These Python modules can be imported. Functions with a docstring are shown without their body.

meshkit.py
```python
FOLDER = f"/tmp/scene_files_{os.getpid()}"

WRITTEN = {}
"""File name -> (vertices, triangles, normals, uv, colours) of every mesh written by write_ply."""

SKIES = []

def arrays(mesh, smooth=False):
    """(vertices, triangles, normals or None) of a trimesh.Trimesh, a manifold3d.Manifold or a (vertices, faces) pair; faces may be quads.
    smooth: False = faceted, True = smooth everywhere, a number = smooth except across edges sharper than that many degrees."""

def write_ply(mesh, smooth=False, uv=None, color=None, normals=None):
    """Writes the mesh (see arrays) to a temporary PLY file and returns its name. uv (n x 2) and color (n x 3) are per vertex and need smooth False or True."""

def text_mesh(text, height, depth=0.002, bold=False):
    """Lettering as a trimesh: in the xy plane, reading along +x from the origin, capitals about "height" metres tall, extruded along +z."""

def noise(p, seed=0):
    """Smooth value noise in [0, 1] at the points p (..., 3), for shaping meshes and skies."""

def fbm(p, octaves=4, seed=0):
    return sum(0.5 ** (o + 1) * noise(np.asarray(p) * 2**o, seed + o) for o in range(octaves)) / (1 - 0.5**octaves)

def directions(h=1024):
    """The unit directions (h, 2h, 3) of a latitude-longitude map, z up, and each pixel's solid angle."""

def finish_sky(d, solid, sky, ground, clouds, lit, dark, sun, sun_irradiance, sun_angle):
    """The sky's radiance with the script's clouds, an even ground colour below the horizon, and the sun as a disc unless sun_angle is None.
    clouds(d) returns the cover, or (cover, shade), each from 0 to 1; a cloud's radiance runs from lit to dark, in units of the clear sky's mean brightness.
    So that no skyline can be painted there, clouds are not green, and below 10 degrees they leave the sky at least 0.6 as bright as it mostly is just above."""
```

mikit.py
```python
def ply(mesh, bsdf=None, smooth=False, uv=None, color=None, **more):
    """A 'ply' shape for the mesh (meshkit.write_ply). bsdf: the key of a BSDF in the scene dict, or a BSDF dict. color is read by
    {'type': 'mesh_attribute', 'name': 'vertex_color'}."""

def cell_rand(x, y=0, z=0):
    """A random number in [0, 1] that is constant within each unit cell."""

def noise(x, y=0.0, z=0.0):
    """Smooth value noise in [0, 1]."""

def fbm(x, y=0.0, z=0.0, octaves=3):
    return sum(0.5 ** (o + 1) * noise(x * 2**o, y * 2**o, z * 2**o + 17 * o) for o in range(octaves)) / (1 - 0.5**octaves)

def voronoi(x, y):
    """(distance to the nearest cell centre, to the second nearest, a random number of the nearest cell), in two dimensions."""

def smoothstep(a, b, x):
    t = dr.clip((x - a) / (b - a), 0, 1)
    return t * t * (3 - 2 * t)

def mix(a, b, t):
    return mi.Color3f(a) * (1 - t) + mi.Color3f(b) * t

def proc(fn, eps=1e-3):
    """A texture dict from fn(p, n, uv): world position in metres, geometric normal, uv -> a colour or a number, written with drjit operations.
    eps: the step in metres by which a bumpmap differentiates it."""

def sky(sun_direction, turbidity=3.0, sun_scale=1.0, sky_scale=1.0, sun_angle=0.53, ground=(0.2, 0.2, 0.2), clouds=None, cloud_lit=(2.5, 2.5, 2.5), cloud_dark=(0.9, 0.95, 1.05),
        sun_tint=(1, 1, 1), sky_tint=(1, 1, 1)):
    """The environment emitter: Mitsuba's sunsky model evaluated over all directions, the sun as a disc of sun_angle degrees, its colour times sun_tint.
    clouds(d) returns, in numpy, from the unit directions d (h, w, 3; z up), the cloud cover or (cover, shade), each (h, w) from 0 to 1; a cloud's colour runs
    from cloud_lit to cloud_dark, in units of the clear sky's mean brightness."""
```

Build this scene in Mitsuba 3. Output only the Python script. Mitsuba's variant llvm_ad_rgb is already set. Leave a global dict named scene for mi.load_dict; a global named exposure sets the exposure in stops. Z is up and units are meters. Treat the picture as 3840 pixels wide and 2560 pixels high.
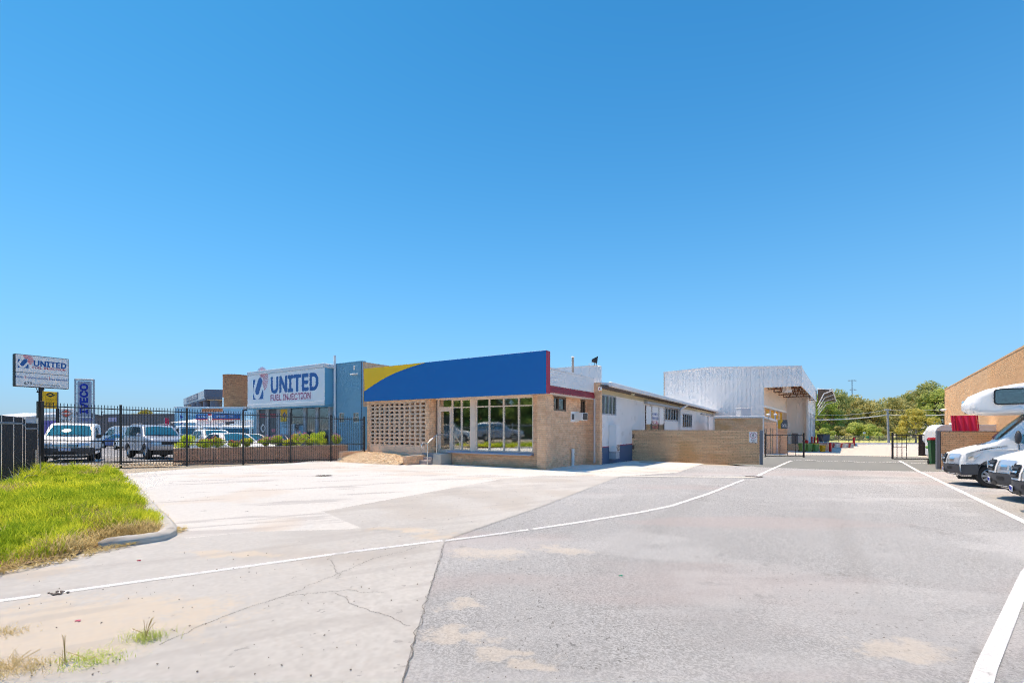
import math, random
import numpy as np, trimesh, mitsuba as mi, drjit as dr, manifold3d as m3
import mikit, meshkit
from shapely.geometry import Polygon, Point, LineString, box as sbox
from shapely.ops import unary_union
T4 = mi.ScalarTransform4f
rng = np.random.default_rng(11)
random.seed(11)
scene, labels = {}, {}

# ---------------------------------------------------------------- camera, sky, exposure
EYE = 1.75
F_, CX, HY = 1706.0, 1920.0, 1600.0          # focal length, principal point of the photograph in its own pixels
scene['camera'] = {'type': 'perspective', 'fov': 2 * math.degrees(math.atan(1920 / F_)), 'fov_axis': 'x', 'near_clip': 0.05, 'far_clip': 6000.0,
                   'principal_point_offset_y': -0.125,
                   'to_world': T4().look_at(origin=[0, 0, EYE], target=[0, 10, EYE], up=[0, 0, 1])}
def haze_band(d):                              # thin pale dust haze, the same all round the horizon
    el = np.degrees(np.arcsin(np.clip(d[..., 2], 0, 1)))
    return 0.88 * np.exp(-el / 12.0) * (0.95 + 0.1 * meshkit.fbm(d * 2.0))
scene['sky'] = mikit.sky((-0.30, 0.17, 0.94), turbidity=2.2, sun_tint=(1.0, 0.94, 0.865), sky_tint=(0.30, 1.27, 1.56), ground=(0.3, 0.3, 0.3), clouds=haze_band, cloud_lit=(1.2, 1.42, 1.66))
exposure = 1.70

# ---------------------------------------------------------------- the ground's shape and pixel helpers
def gz(x, y):
    x = np.clip(np.asarray(x, float), -60, 40); y = np.asarray(y, float)
    yy = 75 - 6 * np.logaddexp(0, np.clip((75 - y) / 6, -60, 60))          # levels out about 75 m away
    s = 0.03 * 3 * np.logaddexp(0, np.clip((yy - 16) / 3, -60, 60))
    return -0.009 * x - s + 0.11
def G(sx, sy):
    t = (sx - CX) / F_; k = (sy - HY) / F_; y = 15.0
    for _ in range(60):
        y = 0.5 * y + 0.5 * (EYE - float(gz(t * y, y))) / k
    return np.array([t * y, y])
def at(sx, sy, Y):
    return np.array([(sx - CX) / F_ * Y, Y, EYE - (sy - HY) / F_ * Y])
def zat(sy, Y): return EYE - (sy - HY) / F_ * Y

class Frame:
    """A local frame: ex right, ey back, ez up, origin on the plan."""
    def __init__(s, o, ex):
        s.o = np.array([o[0], o[1], o[2] if len(o) > 2 else 0.0]); e = np.array([ex[0], ex[1], 0.0]); s.ex = e / np.linalg.norm(e)
        s.ey = np.array([-s.ex[1], s.ex[0], 0.0]); s.ez = np.array([0, 0, 1.0])
    def P(s, a, w, z):
        return s.o + a * s.ex + w * s.ey + z * s.ez
    def map(s, v):
        v = np.asarray(v, float); return s.o + v[:, :1] * s.ex + v[:, 1:2] * s.ey + v[:, 2:3] * s.ez
    def a(s, sx, w=0.0):                      # where the sight line of column sx meets the plane ey = w
        t = (sx - CX) / F_; p = s.o + w * s.ey
        return (t * p[1] - p[0]) / (s.ex[0] - t * s.ex[1])
    def w(s, sx, a=0.0):
        t = (sx - CX) / F_; p = s.o + a * s.ex
        return (t * p[1] - p[0]) / (s.ey[0] - t * s.ey[1])
    def z(s, sy, a, w):
        return zat(sy, s.P(a, w, 0)[1]) - s.o[2]

# ---------------------------------------------------------------- mesh helpers
def M(v, f): return trimesh.Trimesh(np.asarray(v, float), np.asarray(f, int), process=False)
def cat(ms):
    ms = [m for m in ms if m is not None and len(m.faces)]
    return trimesh.util.concatenate(ms) if len(ms) > 1 else ms[0]
BOXF = np.array([[0, 2, 1], [1, 2, 3], [4, 5, 6], [5, 7, 6], [0, 1, 4], [1, 5, 4], [2, 6, 3], [3, 6, 7], [0, 4, 2], [2, 4, 6], [1, 3, 5], [3, 7, 5]])
def lbox(x0, x1, y0, y1, z0, z1):
    v = np.array([[x, y, z] for z in (z0, z1) for y in (y0, y1) for x in (x0, x1)], float)
    return M(v, BOXF)
def fbox(fr, a0, a1, w0, w1, z0, z1):
    m = lbox(a0, a1, w0, w1, z0, z1); m.vertices = fr.map(m.vertices); return m
def bevbox(x0, x1, y0, y1, z0, z1, r):
    """a box with chamfered edges"""
    pts = []
    for sx in (0, 1):
        for sy in (0, 1):
            for sz in (0, 1):
                X, Y, Z = (x0, x1)[sx], (y0, y1)[sy], (z0, z1)[sz]
                dx, dy, dz = (r, -r)[sx], (r, -r)[sy], (r, -r)[sz]
                pts += [[X, Y + dy, Z + dz], [X + dx, Y, Z + dz], [X + dx, Y + dy, Z]]
    return trimesh.convex.convex_hull(np.array(pts))
def fbev(fr, a0, a1, w0, w1, z0, z1, r):
    m = bevbox(a0, a1, w0, w1, z0, z1, r); m.vertices = fr.map(m.vertices); return m
def cyl(p0, p1, r, r1=None, n=10):
    p0, p1 = np.asarray(p0, float), np.asarray(p1, float); r1 = r if r1 is None else r1
    d = (p1 - p0) / np.linalg.norm(p1 - p0); x = np.cross(d, [0, 0, 1] if abs(d[2]) < .9 else [1, 0, 0]); x /= np.linalg.norm(x); y = np.cross(d, x)
    an = np.arange(n) * 2 * np.pi / n; ring = np.cos(an)[:, None] * x + np.sin(an)[:, None] * y
    v = np.vstack([p0 + ring * r, p1 + ring * r1, [p0], [p1]]); i = np.arange(n); j = (i + 1) % n
    f = np.vstack([np.stack([i, j, j + n], 1), np.stack([i, j + n, i + n], 1), np.stack([j, i, i * 0 + 2 * n], 1), np.stack([i + n, j + n, i * 0 + 2 * n + 1], 1)])
    return M(v, f)
def tube(pts, r, n=8):
    pts = np.asarray(pts, float); ms = []
    dirs = np.gradient(pts, axis=0); dirs /= np.linalg.norm(dirs, axis=1, keepdims=True) + 1e-12
    rr = np.broadcast_to(r, (len(pts),)); an = np.arange(n) * 2 * np.pi / n; V = []
    up = np.array([0, 0, 1.0]) if abs(dirs[0][2]) < .9 else np.array([1.0, 0, 0])
    x = np.cross(dirs[0], up); x /= np.linalg.norm(x)
    for p, d, q in zip(pts, dirs, rr):
        x = x - d * (x @ d); x /= np.linalg.norm(x); y = np.cross(d, x)
        V.append(p + q * (np.cos(an)[:, None] * x + np.sin(an)[:, None] * y))
    V = np.vstack(V + [pts[:1], pts[-1:]]); i = np.arange(n); j = (i + 1) % n; Fs = []
    for k in range(len(pts) - 1):
        o = k * n; Fs += [np.stack([o + i, o + j, o + n + j], 1), np.stack([o + i, o + n + j, o + n + i], 1)]
    e = len(pts) * n; o = (len(pts) - 1) * n
    Fs += [np.stack([j, i, i * 0 + e], 1), np.stack([o + i, o + j, i * 0 + e + 1], 1)]
    return M(V, np.vstack(Fs))
def lathe(prof, n=24):
    """profile (r, y) turned about the y axis"""
    prof = np.asarray(prof, float); an = np.arange(n) * 2 * np.pi / n
    V = np.concatenate([np.stack([r * np.cos(an), an * 0 + y, r * np.sin(an)], 1) for r, y in prof]); i = np.arange(n); j = (i + 1) % n; Fs = []
    for k in range(len(prof) - 1):
        o = k * n; Fs += [np.stack([o + i, o + n + j, o + j], 1), np.stack([o + i, o + n + i, o + n + j], 1)]
    return M(V, np.vstack(Fs))
def prism(poly, h):
    return trimesh.creation.extrude_polygon(poly, h, engine='earcut')
def plate(fr, pts, w0, w1):
    """polygon in (a, z) of a frame, from depth w0 to w1"""
    ms = []
    p = pts if hasattr(pts, 'geom_type') else Polygon(pts)
    for g in getattr(p, 'geoms', [p]):
        m = prism(g, abs(w1 - w0)); v = m.vertices.copy()
        m = M(fr.map(np.stack([v[:, 0], min(w0, w1) + v[:, 2], v[:, 1]], 1)), m.faces[:, ::-1]); ms.append(m)
    return cat(ms)
def place(m, R, p):
    """local (x, y, z) columns of R"""
    v = m.vertices @ np.asarray(R).T + np.asarray(p); return M(v, m.faces)
def MANI(v, f): return m3.Manifold(m3.Mesh(np.ascontiguousarray(v, np.float32), np.ascontiguousarray(f, np.uint32)))
def ico(c, r, sub=1):
    m = trimesh.creation.icosphere(subdivisions=sub, radius=1.0); return M(m.vertices * np.asarray(r) + np.asarray(c), m.faces)
def sheet(poly, dz, step=1.0):
    """a flat patch of ground following gz, dz above it"""
    ms = []
    for g in getattr(poly, 'geoms', [poly]):
        x0, y0, x1, y1 = g.bounds; nx, ny = max(1, math.ceil((x1 - x0) / step)), max(1, math.ceil((y1 - y0) / step))
        for i in range(nx):
            for j in range(ny):
                c = g.intersection(sbox(x0 + (x1 - x0) * i / nx, y0 + (y1 - y0) * j / ny, x0 + (x1 - x0) * (i + 1) / nx, y0 + (y1 - y0) * (j + 1) / ny))
                for q in getattr(c, 'geoms', [c]):
                    if q.geom_type == 'Polygon' and q.area > 1e-6:
                        v, f = trimesh.creation.triangulate_polygon(q, engine='earcut'); n = len(v)
                        v3 = np.c_[v, gz(v[:, 0], v[:, 1]) + dz]; a = v[f[:, 1]] - v[f[:, 0]]; b = v[f[:, 2]] - v[f[:, 0]]
                        f = np.where((a[:, 0] * b[:, 1] - a[:, 1] * b[:, 0] < 0)[:, None], f[:, ::-1], f); ms.append(M(v3, f))
    return cat(ms)
def GP(*px): return Polygon([G(x, y) for x, y in px])
def strip(pts, wd):
    return LineString([tuple(p) for p in pts]).buffer(wd / 2, cap_style='flat', join_style='round')

# ---------------------------------------------------------------- names, parts and labels
used = set()
def num(key):
    k, i = key, 0
    while k in used: i += 1; k = f'{key}_{i:03d}'
    used.add(k); return k
def thing(name, label, cat_, group=None, kind=None):
    k = num(name); labels[k] = {'label': label, 'category': cat_}
    if group: labels[k]['group'] = group
    if kind: labels[k]['kind'] = kind
    return k
def part(parent, name, mesh, bsdf, smooth=False, label=None, kind=None, **more):
    k = num(parent + '__' + name); scene[k] = mikit.ply(mesh, bsdf, smooth, **more) if not isinstance(mesh, dict) else mesh
    if label: labels.setdefault(k, {})['label'] = label
    if kind: labels.setdefault(k, {})['kind'] = kind
    return k
def single(name, label, cat_, mesh, bsdf, smooth=False, group=None, kind=None):
    k = thing(name, label, cat_, group, kind); scene[k] = mikit.ply(mesh, bsdf, smooth); return k
def struct(name, label, cat_, mesh, bsdf, smooth=False): return single(name, label, cat_, mesh, bsdf, smooth, kind='structure')
def cubes(parent, name, cells, fr, bsdfs, most=300, bev=0.0):
    """Alike box pieces (a0,a1,w0,w1,z0,z1) of a frame: the first `most` are parts that share one box, the rest one mesh."""
    global UNIT
    rest = []
    for i, (a0, a1, w0, w1, z0, z1) in enumerate(cells):
        if i < most:
            k = num(parent + '__' + name); R = np.eye(4)
            R[:3, 0] = fr.ex * (a1 - a0) / 2; R[:3, 1] = fr.ey * (w1 - w0) / 2; R[:3, 2] = fr.ez * (z1 - z0) / 2; R[:3, 3] = fr.P((a0 + a1) / 2, (w0 + w1) / 2, (z0 + z1) / 2)
            scene[k] = {**mikit_unit(), 'bsdf': {'type': 'ref', 'id': bsdfs[int(rng.integers(len(bsdfs)))]}, 'to_world': T4(R)}
        else: rest.append(fbox(fr, a0, a1, w0, w1, z0, z1))
    if rest: part(parent, name, cat(rest), bsdfs[0], kind='stuff')
_unit = []
def mikit_unit():
    if not _unit: _unit.append(mikit.ply(lbox(-1, 1, -1, 1, -1, 1)))
    return dict(_unit[0])
def fat_text(s, h, d, fat):
    m = meshkit.text_mesh(s, h, d, True)
    if not fat: return m
    tri = m.vertices[m.faces[m.face_normals[:, 2] > .9]][:, :, :2]
    u = unary_union([Polygon(t).buffer(h * .004) for t in tri]).buffer(h * fat).simplify(h * .01)
    return cat([prism(q, d) for q in getattr(u, 'geoms', [u])])
def text(parent, name, s, fr_o, R_, U_, N_, h, bsdf, width=None, bold=False, d=0.004, fat=0.0):
    m = fat_text(s, h, d, fat) if bold else meshkit.text_mesh(s, h, d, bold); v = m.vertices.copy()
    if width: v[:, 0] *= width / (v[:, 0].max() - v[:, 0].min())
    v[:, 0] -= v[:, 0].min()
    m = M(np.asarray(fr_o) + v[:, :1] * R_ + v[:, 1:2] * U_ + v[:, 2:3] * N_, m.faces)
    return part(parent, name, m, bsdf)

# ---------------------------------------------------------------- materials
def mat(name, rgb, rough=0.6, metal=0.0, spec=0.5, coat=0.0):
    scene[name] = {'type': 'twosided', 'b': {'type': 'principled', 'base_color': {'type': 'rgb', 'value': list(map(float, rgb))}, 'roughness': rough, 'metallic': metal, 'specular': spec, 'clearcoat': coat, 'clearcoat_gloss': 0.95}}
    return name
def pmat(name, fn, rough=0.85, bump=None, scale=1.0, spec=0.3):
    b = {'type': 'principled', 'base_color': mikit.proc(fn), 'roughness': rough, 'specular': spec}
    if bump is not None: b = {'type': 'bumpmap', 'arbitrary': {**mikit.proc(bump, eps=0.004)}, 'scale': scale, 'b': b}
    scene[name] = {'type': 'twosided', 'b': b}; return name
def glass(name, tint, mirror, alpha=0.012):
    scene[name] = {'type': 'twosided', 'b': {'type': 'blendbsdf', 'weight': mirror, 'a': {'type': 'diffuse', 'reflectance': {'type': 'rgb', 'value': list(tint)}},
                   'b': {'type': 'roughconductor', 'alpha': alpha, 'material': 'none', 'specular_reflectance': {'type': 'rgb', 'value': [.92, .96, .95]}}}}
    return name
N3 = lambda p, s, o=0.0: mikit.noise(p.x * s + o, p.y * s, p.z * s)
F3 = lambda p, s, o=0.0, k=3: mikit.fbm(p.x * s + o, p.y * s, p.z * s, k)
mix, sst = mikit.mix, mikit.smoothstep

def sand_mask(p, lo, hi):
    wx, wy = p.x + .5 * (F3(p, 2.2, 3., 3) - .5) + .22 * (N3(p, 9., 5.) - .5), p.y + .5 * (F3(p, 2.4, 13., 3) - .5) + .22 * (N3(p, 8., 15.) - .5)
    m = mi.Float(0)
    for (x, y, rx, ry) in SAND: m = dr.maximum(m, 1.2 - dr.sqrt(dr.square((wx - x) / rx) + dr.square((wy - y) / ry)))
    return sst(lo, hi, m + 1.0 * (F3(p, 5.5, 2., 4) - .5) + .5 * (N3(p, 45., 8.) - .5))
def asphalt_fn(p, n, uv):
    g = N3(p, 70) * 0.55 + N3(p, 160, 3) * 0.45
    c = mix((.25, .247, .243), (.44, .435, .43), sst(.15, .9, g))
    c = c * (0.82 + 0.36 * F3(p, .35, 5.0))
    al, ac = p.x * .53 + p.y * .85, p.x * .85 - p.y * .53                       # along and across the drive
    c = mix(c, (.22, .213, .205), .24 * sst(.52, .72, mikit.fbm(ac * 1.5, al * .11, 4., 4)))          # worn wheel paths
    c = mix(c, (.37, .315, .30), .45 * sst(.53, .70, mikit.fbm(p.x * .22, p.y * .75, 30., 4)))         # reddish dust bands
    c = mix(c, (.48, .47, .46), .30 * sst(.58, .72, mikit.fbm(p.x * .5, p.y * 1.1, 77., 4)))
    c = mix(c, (.17, .165, .16), .45 * sst(.80, .90, N3(p, 2.9, 51.)) * sst(.35, .8, N3(p, 16., 6.)))   # old oil drips
    c = mix(c, (.12, .115, .11), .6 * sst(.88, .93, N3(p, 38, 9)))
    return mix(c, (.55, .48, .395), .62 * sand_mask(p, .25, .85) * (0.6 + .4 * N3(p, 30)))
def concrete_fn(p, n, uv):
    g = F3(p, 24, 1., 2); big = F3(p, .45, 8., 4)
    c = mix((.42, .40, .37), (.50, .48, .45), g) * (0.90 + .2 * big)
    c = mix(c, (.385, .345, .30), .5 * sst(.55, .75, F3(p, .7, 44., 4)))
    c = mix(c, (.20, .19, .18), .45 * sst(.86, .9, N3(p, 9, 70)) * sst(.5, .7, N3(p, 40, 1)))
    c = mix(c, (.54, .455, .35), .75 * sand_mask(p, .15, .8) * (0.7 + .3 * N3(p, 26)))
    s_ = mikit.fbm(p.x * .35 + p.y * .6, (p.y * .8 - p.x * .5) * 4.5, 3.0, 3)
    c = mix(c, (.34, .315, .29), .28 * sst(.54, .7, s_))
    return mix(c, (.34, .32, .30), .28 * sst(.55, .75, F3(p, 1.3, 91., 4)))
def apron_fn(p, n, uv):
    g = F3(p, 22, 1., 2); big = F3(p, .4, 18., 4)
    c = mix((.51, .485, .45), (.585, .565, .53), g) * (0.92 + .16 * big)
    s_ = mikit.fbm(p.x * .5 + p.y * .35, (p.y * .9 - p.x * .45) * 3.2, 7.0, 4)
    c = mix(c, (.36, .335, .315), .6 * sst(.58, .74, s_))
    c = mix(c, (.50, .42, .34), .45 * sst(.56, .72, F3(p, .8, 61., 4)))
    return mix(c, (.16, .15, .145), .7 * sst(.9, .94, N3(p, 5, 70)) * sst(.45, .6, N3(p, 17, 1)))
def brick_fn(p, n, uv):
    k = mikit.cell_rand((p.x * 3.1 + p.y * 3.3), p.z / .086 + 40.04, 2.)
    t = N3(p, 7., 4.) * .6 + .4 * k
    c = mix((.75, .445, .26), (.92, .62, .40), sst(.1, .9, t))
    c = mix(c, (.52, .34, .22), .4 * sst(.6, .8, F3(p, 1.1, 3.)))
    return c * (0.84 + .32 * N3(p, 90, 2.))
def dbrick_fn(p, n, uv):
    k = mikit.cell_rand((p.x * 3.1 + p.y * 3.3), p.z / .086 + 40.04, 2.)
    t = N3(p, 6., 9.) * .5 + .5 * k
    c = mix((.71, .43, .24), (.88, .59, .35), sst(.1, .9, t))
    c = mix(c, (.62, .34, .12), .55 * sst(.54, .70, F3(p, .6, 20.)))       # orange bore-water stain in broad blotches
    return c * (0.84 + .3 * N3(p, 80, 2.))
def farbrick_fn(p, n, uv):
    u = (p.x * .62 - p.y * .78) * 1.0; r = dr.floor(p.z / .086 + 50.); q = u / .24 + .5 * (r - 2 * dr.floor(r / 2))
    fz, fx = p.z / .086 + 50. - r, q - dr.floor(q)
    mo = dr.maximum(1 - sst(.0, .10, fz) * (1 - sst(.9, 1., fz)), 1 - sst(0., .035, fx) * (1 - sst(.965, 1., fx)))
    c = mix((.60, .34, .17), (.74, .47, .255), mikit.cell_rand(q, r, 1.) * .6 + .4 * N3(p, .8, 2.))
    return mix(c, (.50, .40, .31), mo * .8)
def white_wall_fn(p, n, uv):
    c = mix((.78, .765, .76), (.86, .845, .83), F3(p, 1.2, 2.))
    return mix(c, (.56, .53, .50), .4 * sst(.62, .8, F3(p, 2.2, 8., 4)))
def tin_fn(p, n, uv):
    s_ = mikit.noise(p.x * 1.3, p.y * 1.3, p.z * .12 + 4.)
    return mix((.82, .79, .77), (.88, .855, .83), s_)
def chip_fn(p, n, uv):
    t = N3(p, 14., 3.) * .6 + .4 * N3(p, 45., 1.)
    return mix((.56, .41, .25), (.93, .82, .64), t)
def grass_fn(p, n, uv):
    t = N3(p, 1.1, 6.) * .55 + .45 * N3(p, 9., 2.)
    c = mix((.17, .30, .02), (.43, .50, .045), sst(.15, .85, t))
    return mix(c, (.52, .40, .16), sst(.58, .76, F3(p, .9, 31., 3)) * .85)
def bluebrick_fn(p, n, uv):
    return mix((.20, .41, .55), (.25, .48, .62), F3(p, 1.6, 2.)) * (.93 + .14 * N3(p, 30.))
def verge_fn(p, n, uv):
    return mix((.30, .33, .07), (.50, .47, .20), F3(p, .35, 2., 4))
SAND = []
def leaf(name, c0, c1, sc=.8):
    c0, c1 = np.array(c0), np.array(c1)
    fn = lambda p, n, uv: mix(c0.tolist(), c1.tolist(), sst(.2, .8, N3(p, sc, 3.) * .6 + .4 * N3(p, sc * 5, 7.)))
    scene[name] = {'type': 'principledthin', 'base_color': mikit.proc(fn), 'roughness': .55, 'diff_trans': 1.1, 'eta': 1.35, 'spec_trans': 0.0}
    return name
leaf('leaf_street', (.16, .25, .05), (.42, .50, .12), .5)
pmat('kerb_concrete', lambda p, n, uv: mix(mix((.40, .375, .335), (.52, .49, .445), F3(p, 7., 2., 4)), (.25, .22, .19), .7 * sst(.55, .75, F3(p, 3., 40., 4))), .95)
pmat('asphalt', asphalt_fn, .9, spec=.25); pmat('concrete', concrete_fn, .9); pmat('apron_concrete', apron_fn, .9)
pmat('pink_brick', lambda p, n, uv: mix((.58, .33, .22), (.76, .48, .35), N3(p, 7., 4.)) * (.85 + .3 * N3(p, 90, 2.))); pmat('cream_brick', brick_fn); pmat('brown_brick', dbrick_fn); pmat('far_brick', farbrick_fn); pmat('white_block', white_wall_fn, .6)
pmat('tin_white', tin_fn, .45, spec=.5); pmat('wood_chip', chip_fn); pmat('blue_brick', bluebrick_fn, .55); pmat('verge_grass', verge_fn)
leaf('grass_blade', (.30, .44, .03), (.86, .86, .08), 1.2); leaf('dry_grass', (.50, .38, .17), (.78, .66, .36), 3.0)
leaf('leaf_olive', (.40, .39, .14), (.76, .70, .33), .35); leaf('leaf_yellow', (.48, .44, .09), (.80, .72, .22), .35); leaf('leaf_deep', (.31, .36, .12), (.62, .63, .28), .35)
leaf('leaf_lime', (.52, .68, .04), (.84, .92, .10), 4.0); leaf('leaf_mid', (.40, .54, .06), (.72, .82, .14), 3.0); leaf('leaf_bush', (.44, .52, .14), (.72, .76, .26), .4)
mat('mortar', (.46, .38, .31), .95); mat('dark_mortar', (.20, .16, .13), .95); mat('white_paint', (.86, .84, .82), .5); pmat('line_paint', lambda p, n, uv: mix((.66, .655, .645), (.42, .41, .40), sst(.60, .78, F3(p, 9., 4., 4)) * .8 + .35 * sst(.55, .8, N3(p, 60., 2.))), .8)
mat('fascia_blue', (.004, .135, .44), .45); mat('fascia_yellow', (.93, .56, .006), .45); mat('fascia_red', (.42, .006, .04), .4); mat('trim_red', (.30, .02, .045), .45)
mat('cladding', (.84, .82, .81), .5); mat('sign_white', (.92, .90, .89), .4); mat('sign_grey', (.90, .87, .86), .4); mat('frame_beige', (.72, .60, .51), .4); mat('sill_grey', (.36, .37, .45), .5)
mat('breeze', (.74, .56, .42), .9); mat('step_concrete', (.38, .33, .32), .85); mat('render_concrete', (.50, .47, .42), .9)
mat('steel', (.75, .76, .78), .22, 1.0); mat('galv', (.17, .185, .22), .5, .3); mat('black_metal', (.022, .021, .024), .38); mat('black_gate', (.030, .028, .034), .5); mat('grey_metal', (.42, .44, .48), .5)
mat('brown_frame', (.15, .10, .075), .5); mat('pipe_pink', (.60, .52, .50), .5); mat('pipe_white', (.76, .77, .79), .45); mat('pipe_tan', (.56, .43, .33), .7)
mat('blue_dado', (.075, .125, .22), .6); mat('plinth_red', (.42, .06, .09), .6); mat('cream_timber', (.62, .55, .36), .7); mat('eave_dark', (.13, .105, .095), .8); mat('gutter', (.76, .74, .74), .4)
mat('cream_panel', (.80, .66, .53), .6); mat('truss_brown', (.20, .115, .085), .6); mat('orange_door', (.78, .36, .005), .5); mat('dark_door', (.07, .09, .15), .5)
mat('grey_door', (.22, .20, .21), .6); mat('sign_dark', (.10, .12, .14), .5); mat('sign_orange', (.70, .42, .03), .5); mat('bollard_red', (.50, .012, .02), .45)
mat('bin_green', (.24, .42, .12), .5); mat('bin_dark', (.015, .10, .035), .5); mat('lid_yellow', (.72, .60, .03), .5); mat('bin_orange', (.78, .42, .01), .5); mat('lid_red', (.40, .02, .03), .5)
mat('ink_blue', (.018, .11, .36), .4); mat('ink_red', (.52, .03, .07), .4); mat('ink_wine', (.42, .025, .13), .4); mat('ink_pink', (.70, .16, .22), .4); mat('ink_dark', (.03, .03, .035), .5); mat('ink_navy', (.006, .03, .36), .4)
mat('sign_yellow', (.86, .50, .006), .45); mat('ink_white', (.82, .82, .82), .5); mat('poster_dark', (.05, .065, .09), .3); mat('poster_purple', (.42, .40, .62), .5); mat('grey_sign_panel', (.34, .38, .50), .4)
mat('teal_wall', (.16, .42, .60), .6); mat('pale_blue_wall', (.38, .62, .76), .6); mat('pale_wall', (.76, .77, .79), .6); mat('brown_tower', (.42, .18, .09), .85); mat('canopy_grey', (.13, .155, .22), .5); mat('canopy_light', (.48, .53, .57), .5)
mat('shed_grey', (.14, .145, .17), .7); mat('shed_light', (.52, .52, .54), .6); mat('beige_soffit', (.52, .44, .33), .8); mat('purple_panel', (.25, .17, .50), .6)
mat('car_white', (.88, .87, .86), .28, 0, .6, 1.0); mat('car_silver', (.40, .44, .52), .3, .35, .6, 1.0); mat('car_blue', (.012, .085, .32), .25, .2, .6, 1.0); mat('car_dark', (.03, .04, .08), .25, 0, .6, 1.0)
mat('plastic_dark', (.055, .058, .066), .5); mat('plastic_black', (.015, .015, .017), .5); mat('tyre_rubber', (.02, .02, .021), .8); mat('rim_alloy', (.55, .56, .58), .3, .8); mat('rim_and_shade_dark', (.10, .10, .11), .4, .5)  # the dark rim colour also paints shade on flat sheets over openings
mat('lamp_clear', (.62, .66, .72), .12, .5, .8, 1.0); mat('lamp_red', (.45, .01, .02), .2, 0, .6, 1.0); mat('lamp_chrome', (.85, .86, .88), .1, 1.0); mat('plate_white', (.72, .74, .80), .5); mat('gelcoat', (.86, .855, .85), .25, 0, .5, 1.0)
mat('gelcoat_grey', (.52, .54, .60), .3, 0, .5, .8); mat('caravan_white', (.80, .79, .78), .35); mat('awning_red', (.72, .03, .11), .7); mat('roof_tile', (.34, .13, .08), .8)
mat('bark', (.20, .15, .11), .9); mat('bark_pale', (.38, .33, .28), .9); mat('pole_wood', (.42, .40, .40), .85); mat('wire', (.72, .69, .62), .6); mat('skip_grey', (.10, .11, .14), .6); mat('sign_green', (.02, .30, .17), .5)
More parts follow.
